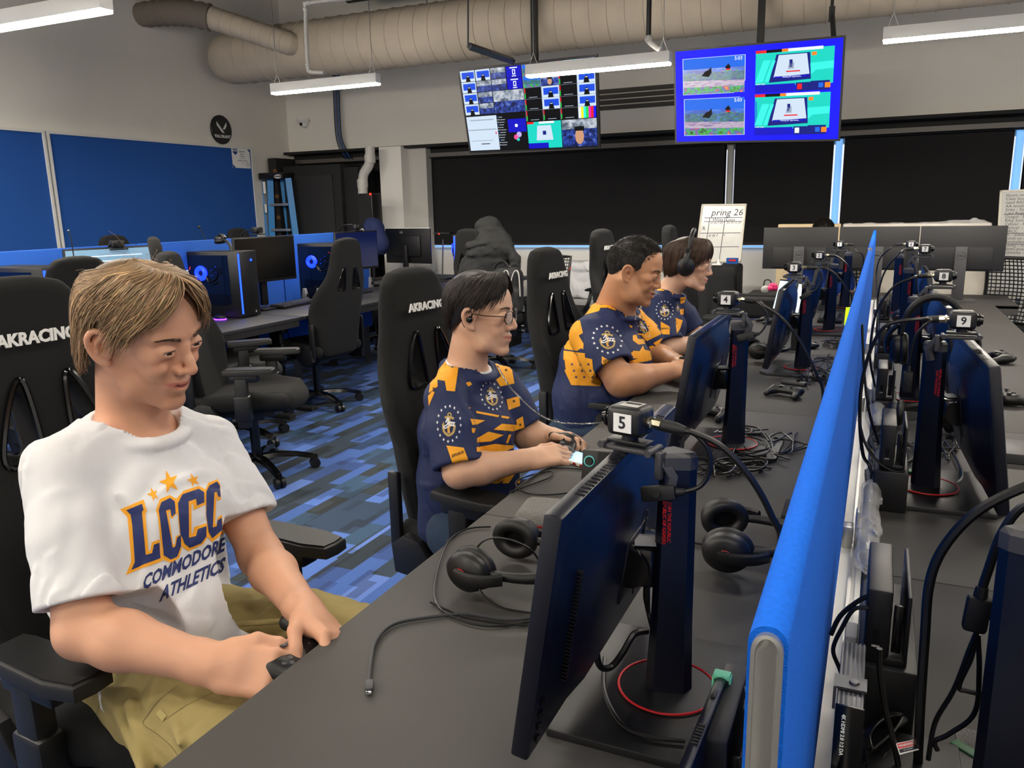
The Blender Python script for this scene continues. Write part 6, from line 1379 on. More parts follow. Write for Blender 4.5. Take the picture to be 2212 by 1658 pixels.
for r, bx in (((.50, .07, .955, .50), 's_red'), ((.50, .52, .945, .95), 's_white')):
    g = lambda a, b_, c, d: Wd(r, [(a, b_), (c, b_), (c, d), (a, d)])
    cells += [(g(0, 0, 1, .84), 's_teal', 2), (g(.0, .1, .25, .8), 's_royal', 2), (Wd(r, [(.1, .22), (.2, .22), (.1, .74), (0, .74)]), 's_cyan', 3), (Wd(r, [(.22, .22), (.26, .24), (.17, .74), (.12, .74)]), 's_cyan', 3), (Wd(r, [(.68, .35), (1, .33), (1, .5), (.78, .52), (.72, .62)]), 's_cyan', 3),
        (Wd(r, [(.27, .1), (.70, .1), (.72, .72), (.18, .76)]), 's_navy', 3), (Wd(r, [(.30, .12), (.66, .12), (.70, .6), (.24, .64)]), 's_pale', 4), (g(.25, .62, .70, .66), 's_dkblue', 5), (Wd(r, [(.44, .3), (.5, .3), (.5, .46), (.42, .46)]), 's_grey', 5), (g(.40, .5, .58, .53), 's_red', 5), (g(.44, .24, .48, .42), 's_navy', 5),
        (g(0, -.02, .14, .05), 's_red', 5), (g(.14, -.02, .34, .05), 's_black', 5), (g(.34, -.02, .42, .05), 's_orange', 5), (g(.42, -.02, .86, .05), 's_white', 5), (g(.72, .1, .78, .18), 's_orange', 5), (g(0, .8, .52, .99), 's_dkblue', 6), (g(.53, .77, .96, .99), 's_navy', 6), (g(.55, .82, .61, .95), bx, 7), (g(.82, .82, .88, .93), 's_sky', 7), (g(.90, .82, .97, .94), 's_orange', 7), (g(.53, .74, .72, .79), 's_teal', 7)]
    tx += [('Waiting for opponents...', (r[0]+.48*(r[2]-r[0])), r[1]+.64*(r[3]-r[1]), .014, 's_white'), ('Battle Stage', r[0]+.07*.46, r[1]+.78*(r[3]-r[1]), .014, 's_white')]
P2_ = [aty(1459, 112, 6.58), aty(1822, 81, 6.58), aty(1810, 300, 6.66), aty(1462, 306, 6.66)]
tv('large hanging screen showing four game windows on bright blue', P2_, cells, tx)
# grid screen
cells = [((0, 0, 1, 1), 's_black', 0)]; rn = random.Random(2)
def feed(u0, v0, u1, v1, kind):
    w_, h_ = u1-u0, v1-v0; q = lambda a, b_, c, d, m_, lv: cells.append(((u0+w_*a, v0+h_*b_, u0+w_*c, v0+h_*d), m_, lv))
    if kind == 'wall': q(0, 0, 1, 1, 's_pale', 2); q(.1, .15, .95, .75, 's_royal', 3); cells.append(([(u0+w_*.35, v1), (u0+w_*.42, v0+h_*.5), (u0+w_*.5, v0+h_*.38), (u0+w_*.6, v0+h_*.5), (u0+w_*.68, v1)], 's_black', 4)); q(.45, .5, .58, .56, 's_white', 5)
    elif kind == 'room': q(0, 0, 1, .5, 's_room', 2); q(0, .45, 1, 1, 's_desks', 3)
    elif kind == 'logo': q(0, 0, 1, 1, 's_dkblue', 2); q(.25, .1, .75, .2, 's_white', 3); q(.4, .3, .6, .75, 's_white', 3); q(.45, .38, .55, .66, 's_dkblue', 4); q(.36, .84, .64, .92, 's_white', 3)
    elif kind == 'game': q(0, 0, 1, .45, 's_sky', 2); q(0, .35, 1, .75, 's_city', 3); q(0, .7, 1, 1, 's_crowd', 4)
    elif kind == 'arena': q(0, 0, 1, 1, 's_teal', 2); cells.append(([(u0+w_*.3, v0+h_*.15), (u0+w_*.7, v0+h_*.15), (u0+w_*.75, v0+h_*.7), (u0+w_*.25, v0+h_*.7)], 's_pale', 3)); q(.45, .35, .55, .5, 's_navy', 4); q(0, .8, .6, 1, 's_dkblue', 4); q(0, 0, .2, .08, 's_red', 4); q(.35, 0, .8, .08, 's_white', 4)
    elif kind == 'face': q(0, 0, 1, 1, 's_desks', 2); q(.0, 0, 1, .35, 's_room', 3); cells.append(([(u0+w_*(.5+.13*math.cos(a)), v0+h_*(.62+.3*math.sin(a))) for a in [2*PI*i/10 for i in range(10)]], 's_skin', 5)); q(.36, .26, .64, .42, 's_black', 6)
    else: q(.25, .85, .75, .9, 's_grey', 2); q(.02, .05, .07, .5, 's_red', 2); q(.02, .5, .07, .95, 's_green', 2)
kinds = [['wall', 'wall', 'room', 'logo'], ['wall', 'room', 'room', 'logo'], ['wall', 'room', 'big', 'big'], ['wall', 'room', 'big', 'big']]
for r_ in range(4):
    for c_ in range(4):
        k = kinds[r_][c_]
        if k != 'big': feed(.118*c_+.004, .135*r_+.004, .118*(c_+1)-.002, .135*(r_+1)-.002, k)
feed(.24, .274, .472, .538, 'room'); cells.append(((.24, .274, .472, .40), 's_room', 4))
K2 = [['game', 'face', 'arena', 'face'], ['game', 'face', 'off', 'wall'], ['off', 'wall', 'off', 'wall'], ['off', 'wall', 'off', 'wall'], ['off', 'off', 'off', 'bars']]
for r_ in range(5):
    for c_ in range(4):
        u0, v0 = .478+.13*c_, .005+.132*r_+.0; k = K2[r_][c_]
        if k == 'bars':
            for i, m_ in enumerate(('s_white', 's_yellow', 's_cyan', 's_green', 's_magenta', 's_red', 's_blue')): cells.append(((u0+.018*i, v0, u0+.018*(i+1), v0+.13), m_, 3))
        else: feed(u0, v0, u0+.128, v0+.13, k)
        cells.append(((u0-.0015, v0, u0+.0005, v0+.132), 's_grey', 6)); cells.append(((u0, v0-.001, u0+.13, v0+.001), 's_grey', 6))
feed(.478, .672, .735, .99, 'arena'); feed(.74, .672, .996, .99, 'face')
cells += [((.004, .56, .245, .985), 's_pale', 2), ((.03, .60, .22, .615), 's_grey', 3), ((.01, .72, .235, .735), 's_grey', 3), ((.02, .86, .20, .868), 's_grey', 3), ((.1, .90, .17, .91), 's_black', 3), ((.225, .76, .233, .79), 's_red', 3), ((.25, .56, .325, .985), 's_black', 2), ((.33, .62, .47, .78), 's_dkblue', 3), ((.33, .78, .47, .985), 's_black', 2)]
for i in range(12): cells.append(((.262, .585+.031*i, .29+.003*(i*7 % 9), .593+.031*i), 's_grey', 3)); cells.append(((.252, .58+.031*i, .257, .592+.031*i), 's_white' if i % 3 else 's_sky', 3))
for cx, cy, m_, r_ in ((.385, .84, 's_pink', .018), (.41, .81, 's_lilac', .020), (.40, .87, 's_teal', .012), (.395, .70, 's_white', .012)): cells.append(([(cx+r_*math.cos(a), cy+r_*1.7*math.sin(a)) for a in [2*PI*i/12 for i in range(12)]], m_, 5))
P1_ = [aty(992, 154, 6.55), aty(1286, 122, 6.55), aty(1292, 316, 6.72), aty(1017, 328, 6.72)]
tv('large hanging screen showing a grid of camera feeds and chat windows', P1_, cells)
for x0, x1, lb in ((1155, 1155, 'black hanging pole behind the grid screen'), (1642, 1800, 'black hanging pole above the blue screen')):
    t = thing('screen_pole', lb, 'bracket', aty(x0, 60, 6.75), 'black poles holding the screens', world=True)
    B().box((aty(x0, 100, 6.78)+V((0, 0, .6))), (.05, .05, 1.7)).box(aty(x0, 180, 6.78), (.4, .03, .3)).out('pole', 'black', t)
t = thing('screen_pole', 'black hinged strut at the right corner of the blue screen', 'bracket', aty(1798, 40, 6.7), 'black poles holding the screens', world=True); B().box(aty(1797, 30, 6.75), (.04, .04, .1)).tube([aty(1797, 20, 6.75), aty(1801, 82, 6.72)], .018, 6).tube([aty(1797, 20, 6.75)+V((0, 0, 1.2)), aty(1797, 20, 6.75)], .012, 6).out('strut', 'black', t)
# ================================================================ left back corner
t = thing('step_ladder', 'blue fibreglass step ladder with black top leaning in the corner', 'ladder', T(-6.68, 8.0, 0), world=True)
Yl = 7.9
for k, (a, b_) in enumerate((((560, 385), (574, 520)), ((583, 385), (588, 520)), ((606, 385), (620, 520)), ((622, 385), (640, 520)))):
    p, q = aty(*a, Yl+(.12 if k in (2,) else 0)), aty(*b_, Yl+(.16 if k in (2,) else 0)); d = (q-p).normalized(); q = p+d*(p.z/abs(d.z)); B().tube([p, q], .05, 4).out('rail', 'ladder', t)
b = B(); b.box((aty(597, 380, Yl)), (.36, .22, .075), bev=.012); b.out('top_cap', 'plastic', t); b = B(T(aty(600, 381, Yl-.115)) @ Rx(PI/2)); b.lathe([(.0, .002), (.055, .002), (.055, 0)], 24, Matrix.Diagonal((1, .42, 1, 1))); b.out('oval_badge', 'white', t); b = B(); addtext(b, 'WERNER', T(aty(600, 381, Yl-.12)) @ Rx(PI/2), .026, .001); b.out('badge_text', 'ink', t, 0)
for z_ in (1.55, 1.25, .95, .65, .35): B().box((-6.66+.0*z_, Yl+.01, z_), (.30, .09, .03), bev=.004).out('step', 'alu', t)
b = B(); b.box(aty(571, 405, Yl-.04), (.035, .003, .14)); b.box(aty(574, 450, Yl-.04), (.03, .003, .10)); b.out('stickers', 'paper', t)
for lb, c, d in (('tall black cabinet in the corner behind the ladder', (-6.25, 8.22, 1.0), (.84, .40, 2.0)), ('lower-edged black cabinet to the right, its plain side towards the room', (-5.72, 8.25, .98), (.20, .36, 1.96))):
    t = thing('cabinet', lb, 'cabinet', T(c[0], c[1], 0)); B().box((0, 0, d[2]/2), d, bev=.004).out('body', 'cabinet', t)
    if d[0] > .5: B().box((-.03, -d[1]/2-.008, d[2]/2), (d[0]-.16, .016, d[2]-.24), bev=.003).out('door', mat('cabdoor', '1f1f20', .75), t); B().tube([(.3, -d[1]/2-.03, 1.0), (.3, -d[1]/2-.03, 1.15)], .008, 6).out('door_handle', 'black', t)
t = thing('crate', 'thin dark shelf edge with brown fittings left of the cabinet', 'shelf', T(-6.76, 8.12, 0)); B().box((0, 0, 1.05), (.12, .36, 2.1)).out('side_panel', mat('shelfb', '15110f', .7), t)
for z_ in (1.4, 1.65, 1.95): B().box((.04, -.185, z_), (.05, .01, .04)).out('fitting', mat('brass', '6a4a2a', .4), t)
t = thing('drain_pipe', 'white plastic drain pipe with elbows beside the cabinets', 'pipe', T(-5.55, 8.2, 1), world=True)
P = [aty(799, 316, 8.02), aty(799, 342, 8.02), aty(796, 358, 8.02), aty(786, 375, 8.02), aty(783, 395, 8.02), aty(786, 470, 8.02)]; e = P[-1]+(P[-1]-P[-2]).normalized()*1.25; b = B(); b.tube(spline(P[:5], 6)+[P[5], e], .055, 20); b.out('pipe_run', 'pvc', t)
for p in (P[1], P[4]): b = B(); b.cyl(p-V((0, 0, .05)), p+V((0, 0, .04)), .062, n=20); b.out('coupling', 'pvc', t)
t = thing('loudspeaker', 'black loudspeaker with a red light beside the white drain pipe', 'speaker', T(-5.32, 7.95, 0), world=True)
c_ = aty(800, 455, 7.75); b = B(); b.box(c_, (.20, .20, .38), bev=.02); b.out('cabinet', 'plastic', t); B().box(c_+V((0, -.103, .0)), (.17, .006, .34)).out('grille', 'black_matte', t); B().ell(aty(800, 419, 7.63), .012).out('red_light', 'glow_red', t); B().cyl((c_.x, c_.y, 0), (c_.x, c_.y, c_.z-.2), .018).out('stand_pole', 'black', t)
for k in range(3): a = 2*PI*k/3; B().cyl((c_.x, c_.y, .35), (c_.x+.35*math.cos(a), c_.y+.35*math.sin(a), .01), .012).out('stand_leg', 'black', t)
t = thing('hooded_jacket', 'navy hooded jacket hanging before the loudspeaker', 'jacket', aty(808, 485, 7.6), world=True)
c_ = aty(806, 486, 7.35); F = Field([c_.x-.28, c_.y-.22, c_.z-.7], [c_.x+.3, c_.y+.2, c_.z+.16], .011); F.ell(c_+V((-.01, 0, .0)), (.10, .10, .09), .03); F.path([c_+V((.02, 0, -.05)), c_+V((.05, 0, -.20))], [.10, .13], .05); folds(F, 12, .010, 22); F.out('jacket_cloth', mat('navycloth', '16234f', .85), t)
ch_ = dup(ch0, chair_M(c_.x, c_.y+.05, 60, .86), 'black racing chair under the navy hooded jacket')
# ================================================================ white boards
def board(lb, P, writing, lines, easel=False, name='whiteboard'):
    TL, TR, BR, BL = [V(p) for p in P]; t = thing('whiteboard', lb, 'whiteboard', (BL+BR)/2, world=True); n = (TR-TL).cross(BL-TL).normalized(); n = -n if n.y > 0 else n
    f = lambda u, v_, d=0: TL*(1-u)*(1-v_)+TR*u*(1-v_)+BR*u*v_+BL*(1-u)*v_+n*d
    W_, H_ = (TR-TL).length, (BL-TL).length; b = B(); b.loft([[f(0, 0, .0), f(1, 0, .0), f(1, 1, .0), f(0, 1, .0)], [f(0, 0, -.012), f(1, 0, -.012), f(1, 1, -.012), f(0, 1, -.012)]]); b.out('panel', mat('wbface', 'bdbdb9', .22), t, 20)
    b = B(); e = .035
    for q in ([(0, 0), (1, 0), (1, e*W_/H_), (0, e*W_/H_)], [(0, 1-e*W_/H_), (1, 1-e*W_/H_), (1, 1), (0, 1)], [(0, 0), (e, 0), (e, 1), (0, 1)], [(1-e, 0), (1, 0), (1, 1), (1-e, 1)]): b.loft([[f(u, v_, .006) for u, v_ in q], [f(u, v_, -.014) for u, v_ in q]])
    b.out('frame', mat('wbframe', 'cdc8b8', .5), t, 20)
    b = B()
    for s_, u, v_, h_, sh in writing:
        me = textmesh(s_, 1, 0, sh, 0, 'LEFT'); b._add([f(u+w_.co.x*h_/W_, v_-w_.co.y*h_/H_, .0015) for w_ in me.vertices], [tuple(p.vertices) for p in me.polygons]); bpy.data.meshes.remove(me)
    for a, c in lines:
        a3, c3 = f(*a, .0015), f(*c, .0015); d = (c3-a3).normalized(); w_ = d.cross(n)*.0025; b.quad([a3+w_, c3+w_, c3-w_, a3-w_])
    b.out('handwriting', 'ink2', t, 0)
    if easel: B().tube([f(.2, 1), V((f(.2, 1).x, f(.2, 1).y, .02))], .015, 6).tube([f(.8, 1), V((f(.8, 1).x, f(.8, 1).y, .02))], .015, 6).tube([f(.5, .3, -.02), f(.5, .3)+V((0, .32, -f(.5, .3).z+.02))], .015, 6).out('easel_leg', 'alu', t)
    return t
board('whiteboard headed pring 26 with a ruled score table, standing on the black-draped box', [aty(1516, 441, 7.62), aty(1613, 440, 7.62), aty(1600, 565, 7.5), aty(1500, 566, 7.5)],
    [('pring 26', .24, .15, .085, .15), ('Wins', .28, .27, .045, .1), ('Loss', .58, .27, .045, .1), ('m m n m', .60, .325, .035, .3), ('n m i m', .25, .325, .035, .3), ('n tt l', .24, .54, .04, .2), ('n', .56, .53, .03, .2), ('R', .08, .42, .05, 0)],
    [((.10, .235), (.94, .235)), ((.10, .30), (.94, .30)), ((.05, .50), (.93, .50)), ((.05, .74), (.93, .74)), ((.56, .235), (.54, .95)), ((.22, .235), (.2, .95))])
board('tall whiteboard covered in handwritten names at the right edge', [aty(2160, 411, 7.75), aty(2300, 405, 7.75), aty(2300, 650, 7.7), aty(2146, 640, 7.7)],
    [(s_, .10, .05+.033*i, .032, .1) for i, s_ in enumerate(['Hours on 4', 'Clear bookmarks', 'need AA7 caster mouse', 'AA would duesty', 'Sinky - Siccuts', 'Lake Region State Co', 'Outgol - Dewars', 'Riley Surt - Mcmullen', 'Cybusc - Pink/Metal', 'Spencer - snapped', 'DACC', 'XC : Joker /', 'Sonne on minder', 'Marshalltown His', 'Curtis - Tony', 'NewCanon - Delete', 'Schmoky - Gaerdner'])],
    [((.08, .225), (.9, .225)), ((.08, .40), (.5, .40)), ((.08, .50), (.9, .50))], True)
t = thing('draped_box', 'tall box draped in black cloth under the smaller whiteboard', 'table', T(-1.38, 7.45, 0)); F = Field([-.36, -.30, 0], [.36, .30, .98], .012); F.rbox(T(0, 0, .45), (.25, .2, .47), .03); F.warp(lambda X, Y, Z: np.where(Z < .86, .012*np.sin(X*40+Y*35)*np.clip((.9-Z)*2, 0, 1), 0)); F.out('black_cloth', 'black_matte', t)
t = thing('marker_box', 'small blue and red box of markers before the smaller whiteboard', 'box', aty(1582, 562, 7.35), world=True); B().box(aty(1582, 563, 7.36), (.10, .03, .05)).out('carton', 'bluefab_dk', t); B().box(aty(1582, 562, 7.338), (.06, .002, .016)).out('label_band', 'red', t)
t = thing('paper_stack', 'white papers and a white bottle on the black-draped box', 'papers', aty(1548, 572, 7.35), world=True); B().box(aty(1553, 574, 7.35), (.2, .12, .008), M=Matrix()).box(aty(1545, 570, 7.36), (.12, .1, .012)).out('sheets', 'paper', t); B().cyl(aty(1552, 569, 7.34), aty(1552, 559, 7.34), .014).out('bottle', 'white', t)
t = thing('shirt_pile', 'pile of white folded T-shirts on a low rack beneath the window', 'clothes', T(-2.86, 8.1, 0)); F = Field([-.36, -.28, .45], [.36, .3, 1.0], .011); F.rbox(T(0, 0, .70), (.22, .17, .20), .08); F.rbox(T(.02, -.05, .84), (.20, .14, .06), .05); folds(F, 31, .012, 20); F.out('shirts', 'tee', t); b = B(T(.06, -.13, .905)); addtext(b, 'Pana', Matrix(), .06); b.out('shirt_print', 'ink', t, 0)
B().box((0, 0, .49), (.5, .4, .03)).box((-.22, 0, .25), (.03, .36, .48)).box((.22, 0, .25), (.03, .36, .48)).out('rack', 'lightgrey', t)
# ================================================================ far end: three monitors seen from behind, slabs, seated person
t = thing('desk', 'dark cross desk at the far end holding three monitors', 'desk', T(-.03, 6.92, 0)); B().box((0, 0, .7), (1.9, .68, .025)).box((0, -.33, .675), (1.9, .02, .06)).out('desk_top', 'desk', t)
for s in (-1, 1): B().box((s*.85, 0, .34), (.05, .5, .68)).out('leg', 'black_matte', t)
def dell(x, lb):
    t = thing('office_monitor', lb, 'monitor', T(x, 6.75, .7135), 'three office monitors seen from behind')
    b = B(); b.box((0, .012, .385), (.552, .022, .325), bev=.004); b.out('panel', mat('dellback', '1a1a1c', .55), t); B().box((0, -.003, .325-.01), (.40, .012, .16), bev=.004).out('rear_bulge', mat('dellback2', '141416', .6), t)
    b = B(); b.box((0, -.03, .20), (.078, .018, .40), bev=.003); b.box((0, .0, .008), (.24, .18, .014), bev=.004); st = b.out('stand', 'plastic_grey', t); b = B(T(0, -.0395, .335) @ Rx(PI/2)); b.torus((0, 0, 0), .028, .0015, n=32, m=6); addtext(b, 'DELL', Matrix(), .017, .0006); b.out('round_mark', 'black', st, 0); return t
d0 = dell(-.575, 'left one of three office monitors with a round mark on the stand')
dup(d0, T(-.012, 6.752, .7135), 'middle one of three office monitors, crossed by the end of the blue partition'); dup(d0, T(.545, 6.74, .7135) @ Rz(R(-3)), 'right one of three office monitors, next to the mesh chair')
t = thing('board_slab', 'cream board standing on edge behind the left office monitor', 'board', T(-.565, 7.45, 0)); B().box((0, 0, .635), (.51, .05, 1.27), bev=.01).out('slab', 'slab', t)
t = thing('board_slab', 'long board wrapped in shiny plastic behind the right office monitor', 'board', T(.25, 7.45, 0)); B().box((0, 0, .632), (1.08, .05, 1.265), bev=.01).out('slab', 'slabwrap', t)
F = Field([-.65, -.09, .0], [.66, .09, 1.40], .013); F.rbox(T(0, 0, .635), (.553, .036, .640), .02); F.path([(.1, 0, 1.27), (.42, 0, 1.295), (.5, 0, 1.28)], [.004, .010, .006], .03); folds(F, 61, .005, 30); F.out('plastic_wrap', 'film', t)
t = thing('person', 'person in blue seated behind the three office monitors, only the hair showing', 'person', T(-.33, 7.12, 0), world=True)
Mp = T(aty(1778, 506, 7.1)) @ Rz(R(-90)) @ Ry(R(25)); nbp = Mp.translation+V((0, .03, -.17))
F = Field([-.75, 6.85, .4], [.10, 7.4, 1.40], .008); sculpt_head(F, Mp, neckb=nbp); F.cap(nbp, nbp+V((0, 0, -.4)), .09, .12, .05, flat=((1, 0, 0), 1.3))
for s in (-1, 1): F.path([nbp+V((s*.17, 0, -.06)), nbp+V((s*.21, -.05, -.30)), nbp+V((s*.12, -.17, -.38))], [.045, .04, .03], .02)
for s in (-1, 1): sculpt_hand(F, nbp+V((s*.12, -.18, -.38)), (0, -1, -.1), (0, 0, 1), s, curl=(.3, .4, .3))
F.out('body', 'skin', t, colf=skin_cols(Mp, 'c9a084')); face_parts(Mp, t); hair_style(Mp, t, 'short', 15, '17120f')
F = Field([-.75, 6.85, .4], [.10, 7.4, 1.2], .011); F.path([nbp+V((0, 0, -.08)), nbp+V((0, 0, -.3)), nbp+V((0, .02, -.55))], [.10, .14, .14], .04, flat=((1, 0, 0), 1.25)); F.cap(nbp+V((-.16, 0, -.07)), nbp+V((.16, 0, -.07)), .06, .06, .04)
for s in (-1, 1): F.path([nbp+V((s*.17, 0, -.07)), nbp+V((s*.205, -.03, -.24))], [.065, .065], .03)
F.out('shirt', mat('blueshirt', '1c48a8', .8), t)
# ================================================================ things on the long desk
ZT = .7305
def onZ(pts, z=ZT+.004): return [atz(a, b_, z) for a, b_ in pts]
def cable(lb, pts, r=.0028, m_='cable', cat='cable', group='cables on the desks', n=8, name='cable'):
    t = thing(name, lb, cat, pts[0], group, world=True); B().tube(pts, r, 7, n).out('cable_run', m_, t); return t
FL = Matrix(((0, 0, 1, 0), (0, 1, 0, 0), (-1, 0, 0, 0), (0, 0, 0, 1)))
headset('black headset with red marks lying beside the nearest monitor, its cable looping on the desk', T(-.655, 1.335, .782) @ Rz(R(-6)) @ FL, 1.02, boom=False, open_=.10)
headset('black headset with a red mark lying between the nearest monitor and the blue partition', T(-.250, 1.600, .782) @ Rz(R(12)) @ FL, 1.04, boom=False, open_=.2)
headset('black headset lying behind the second monitor stand', T(*atz(1630, 752, .78)) @ Rz(R(20)) @ FL, .95, boom=False)
headset('black headset lying under the leaning monitor on the right side', T(.17, 2.78, .78) @ Rz(R(75)) @ FL, .98, boom=False)
headset('black headset hooked over the top of the leaning monitor, red mark on the cup', T(.150, 2.46, 1.045) @ Rz(R(90)) , .92, open_=.05)
headset('black headset with a red mark lying on the right desk near the far monitors', T(*atz(1950, 680, .775)) @ Rz(R(-10)) @ FL, 1.0, boom=False)
headset('black headset worn by the player with round glasses', M4 @ T(-.006, 0, -.002), 1.02, boom=False, open_=.02)
t = thing('case', 'grey felt hard case with red trim lying behind the headset', 'case', T(-.575, 1.615, ZT)); F = Field([-.20, -.12, -.01], [.20, .12, .08], .005); F.rbox(T(0, 0, .03), (.145, .066, .026), .025); F.out('shell', 'felt', t); B().tube([(-.125, -.065, .028), (.125, -.065, .028), (.145, -.040, .028), (.145, .040, .028), (.125, .065, .028), (-.125, .065, .028), (-.145, .040, .028), (-.145, -.040, .028)], .0035, 6, closed=True).out('zip_trim', 'darkred', t); t.rotation_euler = (0, 0, R(8))
pa, pb = atz(1196, 984, ZT), atz(1262, 1005, ZT); d = (pb-pa).normalized(); M = frame(pa+d*.075+V((.0, .02, .006)), d, (0, 0, 1))
t = thing('phone', 'phone with a lit blue screen in a red and white case', 'phone', M); B().box((0, 0, 0), (.155, .078, .011), bev=.004).out('case', mat('phonecase', 'd8cfc8', .5, noise=(60, .6)), t); B().box((0, 0, .006), (.146, .070, .001)).out('screen', mat('phscreen', '58b4f0', .2, emit='58b8ff', es=.9), t)
for k in range(6): B().ell((-.07+.028*k, -.0395, 0), (.008, .0012, .004)).out('case_blotch', 'darkred', t)
o = atz(1262, 1072, ZT); M = frame(o+V((.12, .04, .058)), (1, .12, 0), (0, .25, 1)) @ Rx(PI/2)
t = thing('handheld_console', 'black handheld console standing behind the nearest monitor, a pale blue ring round its stick', 'game console', M)
B().box((0, 0, 0), (.272, .116, .014), bev=.006).out('body', 'plastic', t); B().box((0, 0, .0075), (.19, .106, .001)).out('screen', 'plastic_gloss', t)
for s, yy in ((-1, .028), (1, -.012)): b = B(); b.cyl((s*.116, yy, .006), (s*.116, yy, .018), .009, n=20); st = b.out('thumbstick', 'black', t); B().torus((s*.116, yy, .0085), .0125, .0018).out('stick_ring', 'teal' if s < 0 else 'red', st)
for dx, dy in ((.009, 0), (-.009, 0), (0, .009), (0, -.009)): B().cyl((-.116+dx, -.012+dy, .006), (-.116+dx, -.012+dy, .010), .0042, n=12).out('button', 'black', t)
def dock(lb, M, base=True, full=True):
    t = thing('console_dock', lb, 'console dock', M, 'console docks on the desks'); b = B(); b.box((-.011, 0, .054), (.032, .173, .108), bev=.004); b.out('rear_shell', 'plastic', t); b = B(); b.box((.025, 0, .052), (.006, .173, .104), bev=.002); b.box((.008, 0, .006), (.04, .173, .012), bev=.003); b.out('front_plate', 'plastic', t)
    b = B(); b.box((.0135, -.075, .05), (.012, .004, .07), bev=.001); b.box((-.012, -.0868, .04), (.008, .001, .022)); b.out('port_recess', 'plastic_gloss', t); b = B(T(-.012, -.0875, .026) @ Rx(PI/2)); addtext(b, 'HDMI', Matrix(), .004); b.out('port_text', 'white', t, 0); return t
def blk(lb, c, d, m_='plastic', name='power_brick', cat='box', group='black boxes under the docks'):
    t = thing(name, lb, cat, T(c[0], c[1], c[2]-d[2]/2), group); B().box((0, 0, d[2]/2), d, bev=.004).out('housing', m_, t); return t
k0 = dock('console dock at the bottom right, open slot towards the camera', T(.045, 1.19, .831)); blk('black box under the console dock at the bottom right', (.05, 1.235, .7305+.05), (.075, .28, .10)); blk('flat black power strip beneath the tied cable', (.085, 1.0, .7305+.012), (.11, .15, .024), name='power_strip')
for y, x, z, lb in ((2.09, .062, .831, 'console dock right of the partition, beside the leaning monitor'), (2.96, .05, .80, 'second console dock beyond the leaning monitor'), (3.9, .05, .80, 'console dock further along the right side of the partition'), (5.0, .05, .80, 'farthest console dock on the right side of the partition')):
    dup(k0, T(x, y, z), lb); blk('black box under the '+lb, (x, y, (ZT+z)/2-.0005), (.075, .2, z-ZT-.001))
for y, x, lb in ((1.93, -.10, 'console dock left of the partition, behind the nearest lying headset'), (3.06, -.10, 'console dock left of the partition near the second monitor'), (4.2, -.10, 'console dock left of the partition near the yellow-green stick'), (.93, -.125, 'console dock squeezed against the silver end of the blue partition')): dup(k0, T(x, y, ZT+.0005), lb)
dup(k0, T(*atz(1432, 988, ZT+.0005)) @ Rz(R(-12)), 'navy-looking console dock behind the numeral five camera'); 
t = thing('handheld_console', 'docked handheld console with a mint wrist strap at the bottom edge', 'game console', T(-.175, .93, ZT), world=True)
pa, pb = atz(1562, 1456, .845), atz(1487, 1640, .845); d = (pb-pa).normalized(); M = frame((pa+pb)/2, d, (0, 0, 1)); L = (pb-pa).length+.06
b = B(M @ T(.03, 0, -.05)); b.box((0, 0, 0), (L, .016, .105), bev=.006); b.out('body', 'plastic_navy', t); b = B(M @ T(.03, 0, .003))
for k in range(7): b.box((.0+k*.006, .0, .0), (.0035, .008, .003))
b.box((-.07, 0, 0), (.02, .006, .003), bev=.001); b.out('vents', 'black', t)
b = B(M @ T(-L/2+.035, 0, -.01)); b.box((0, 0, .012), (.014, .022, .008), bev=.002); b.box((0, .011, -.005), (.012, .003, .035), bev=.001); b.box((0, -.011, .0), (.012, .003, .02), bev=.001); b.out('strap_clip', 'mint', t); b = B(); q = M @ V((-L/2+.035, .012, -.02)); b.tube([q, q+V((.012, .0, .012)), q+V((.02, .006, -.004)), q+V((.012, 0, -.03))], .0022, 6, 5); b.out('strap_loop', 'lightgrey', t)
# loose controllers
for px, py, yaw, lb, sc in ((1700, 842, 70, 'black controller lying on the left desk between the monitors', .85), (2165, 770, 10, 'black controller on the right desk behind the leaning monitor', 1.0), (2170, 855, 200, 'black controller by the right edge, half hidden by the leaning monitor', 1.0), (1545, 885, 60, 'black controller lying behind the second monitor', .9), (1660, 690, 30, 'controller lying under the third monitor', .8)):
    p = atz(px, py, ZT+.024); t = thing('game_controller', lb, 'controller', T(p), 'loose controllers', world=True); controller(t, T(p) @ Rz(R(yaw)), sc)
t = thing('joystick_grip', 'small dark grip with buttons lying by the loose controller', 'controller', atz(1712, 828, ZT), world=True); p = atz(1714, 826, ZT+.009); B(T(p) @ Rz(R(-20))).box((0, 0, 0), (.105, .032, .016), bev=.007).out('grip', 'plastic_grey', t); B(T(p) @ Rz(R(-20))).cyl((.02, 0, .008), (.02, 0, .016), .007).out('thumbstick', 'black', t)
t = thing('marker_pen', 'yellow-green lighter-like stick standing against the partition', 'pen', aty(1832, 690, 3.3), world=True); b = B(); b.tube([aty(1830, 702, 3.3), aty(1834, 664, 3.3)], .011, 4); b.out('barrel', 'neon', t); B().cyl((aty(1830, 706, 3.3)), V((aty(1830, 706, 3.3).x, 3.3, ZT)), .008).out('foot', 'black', t)
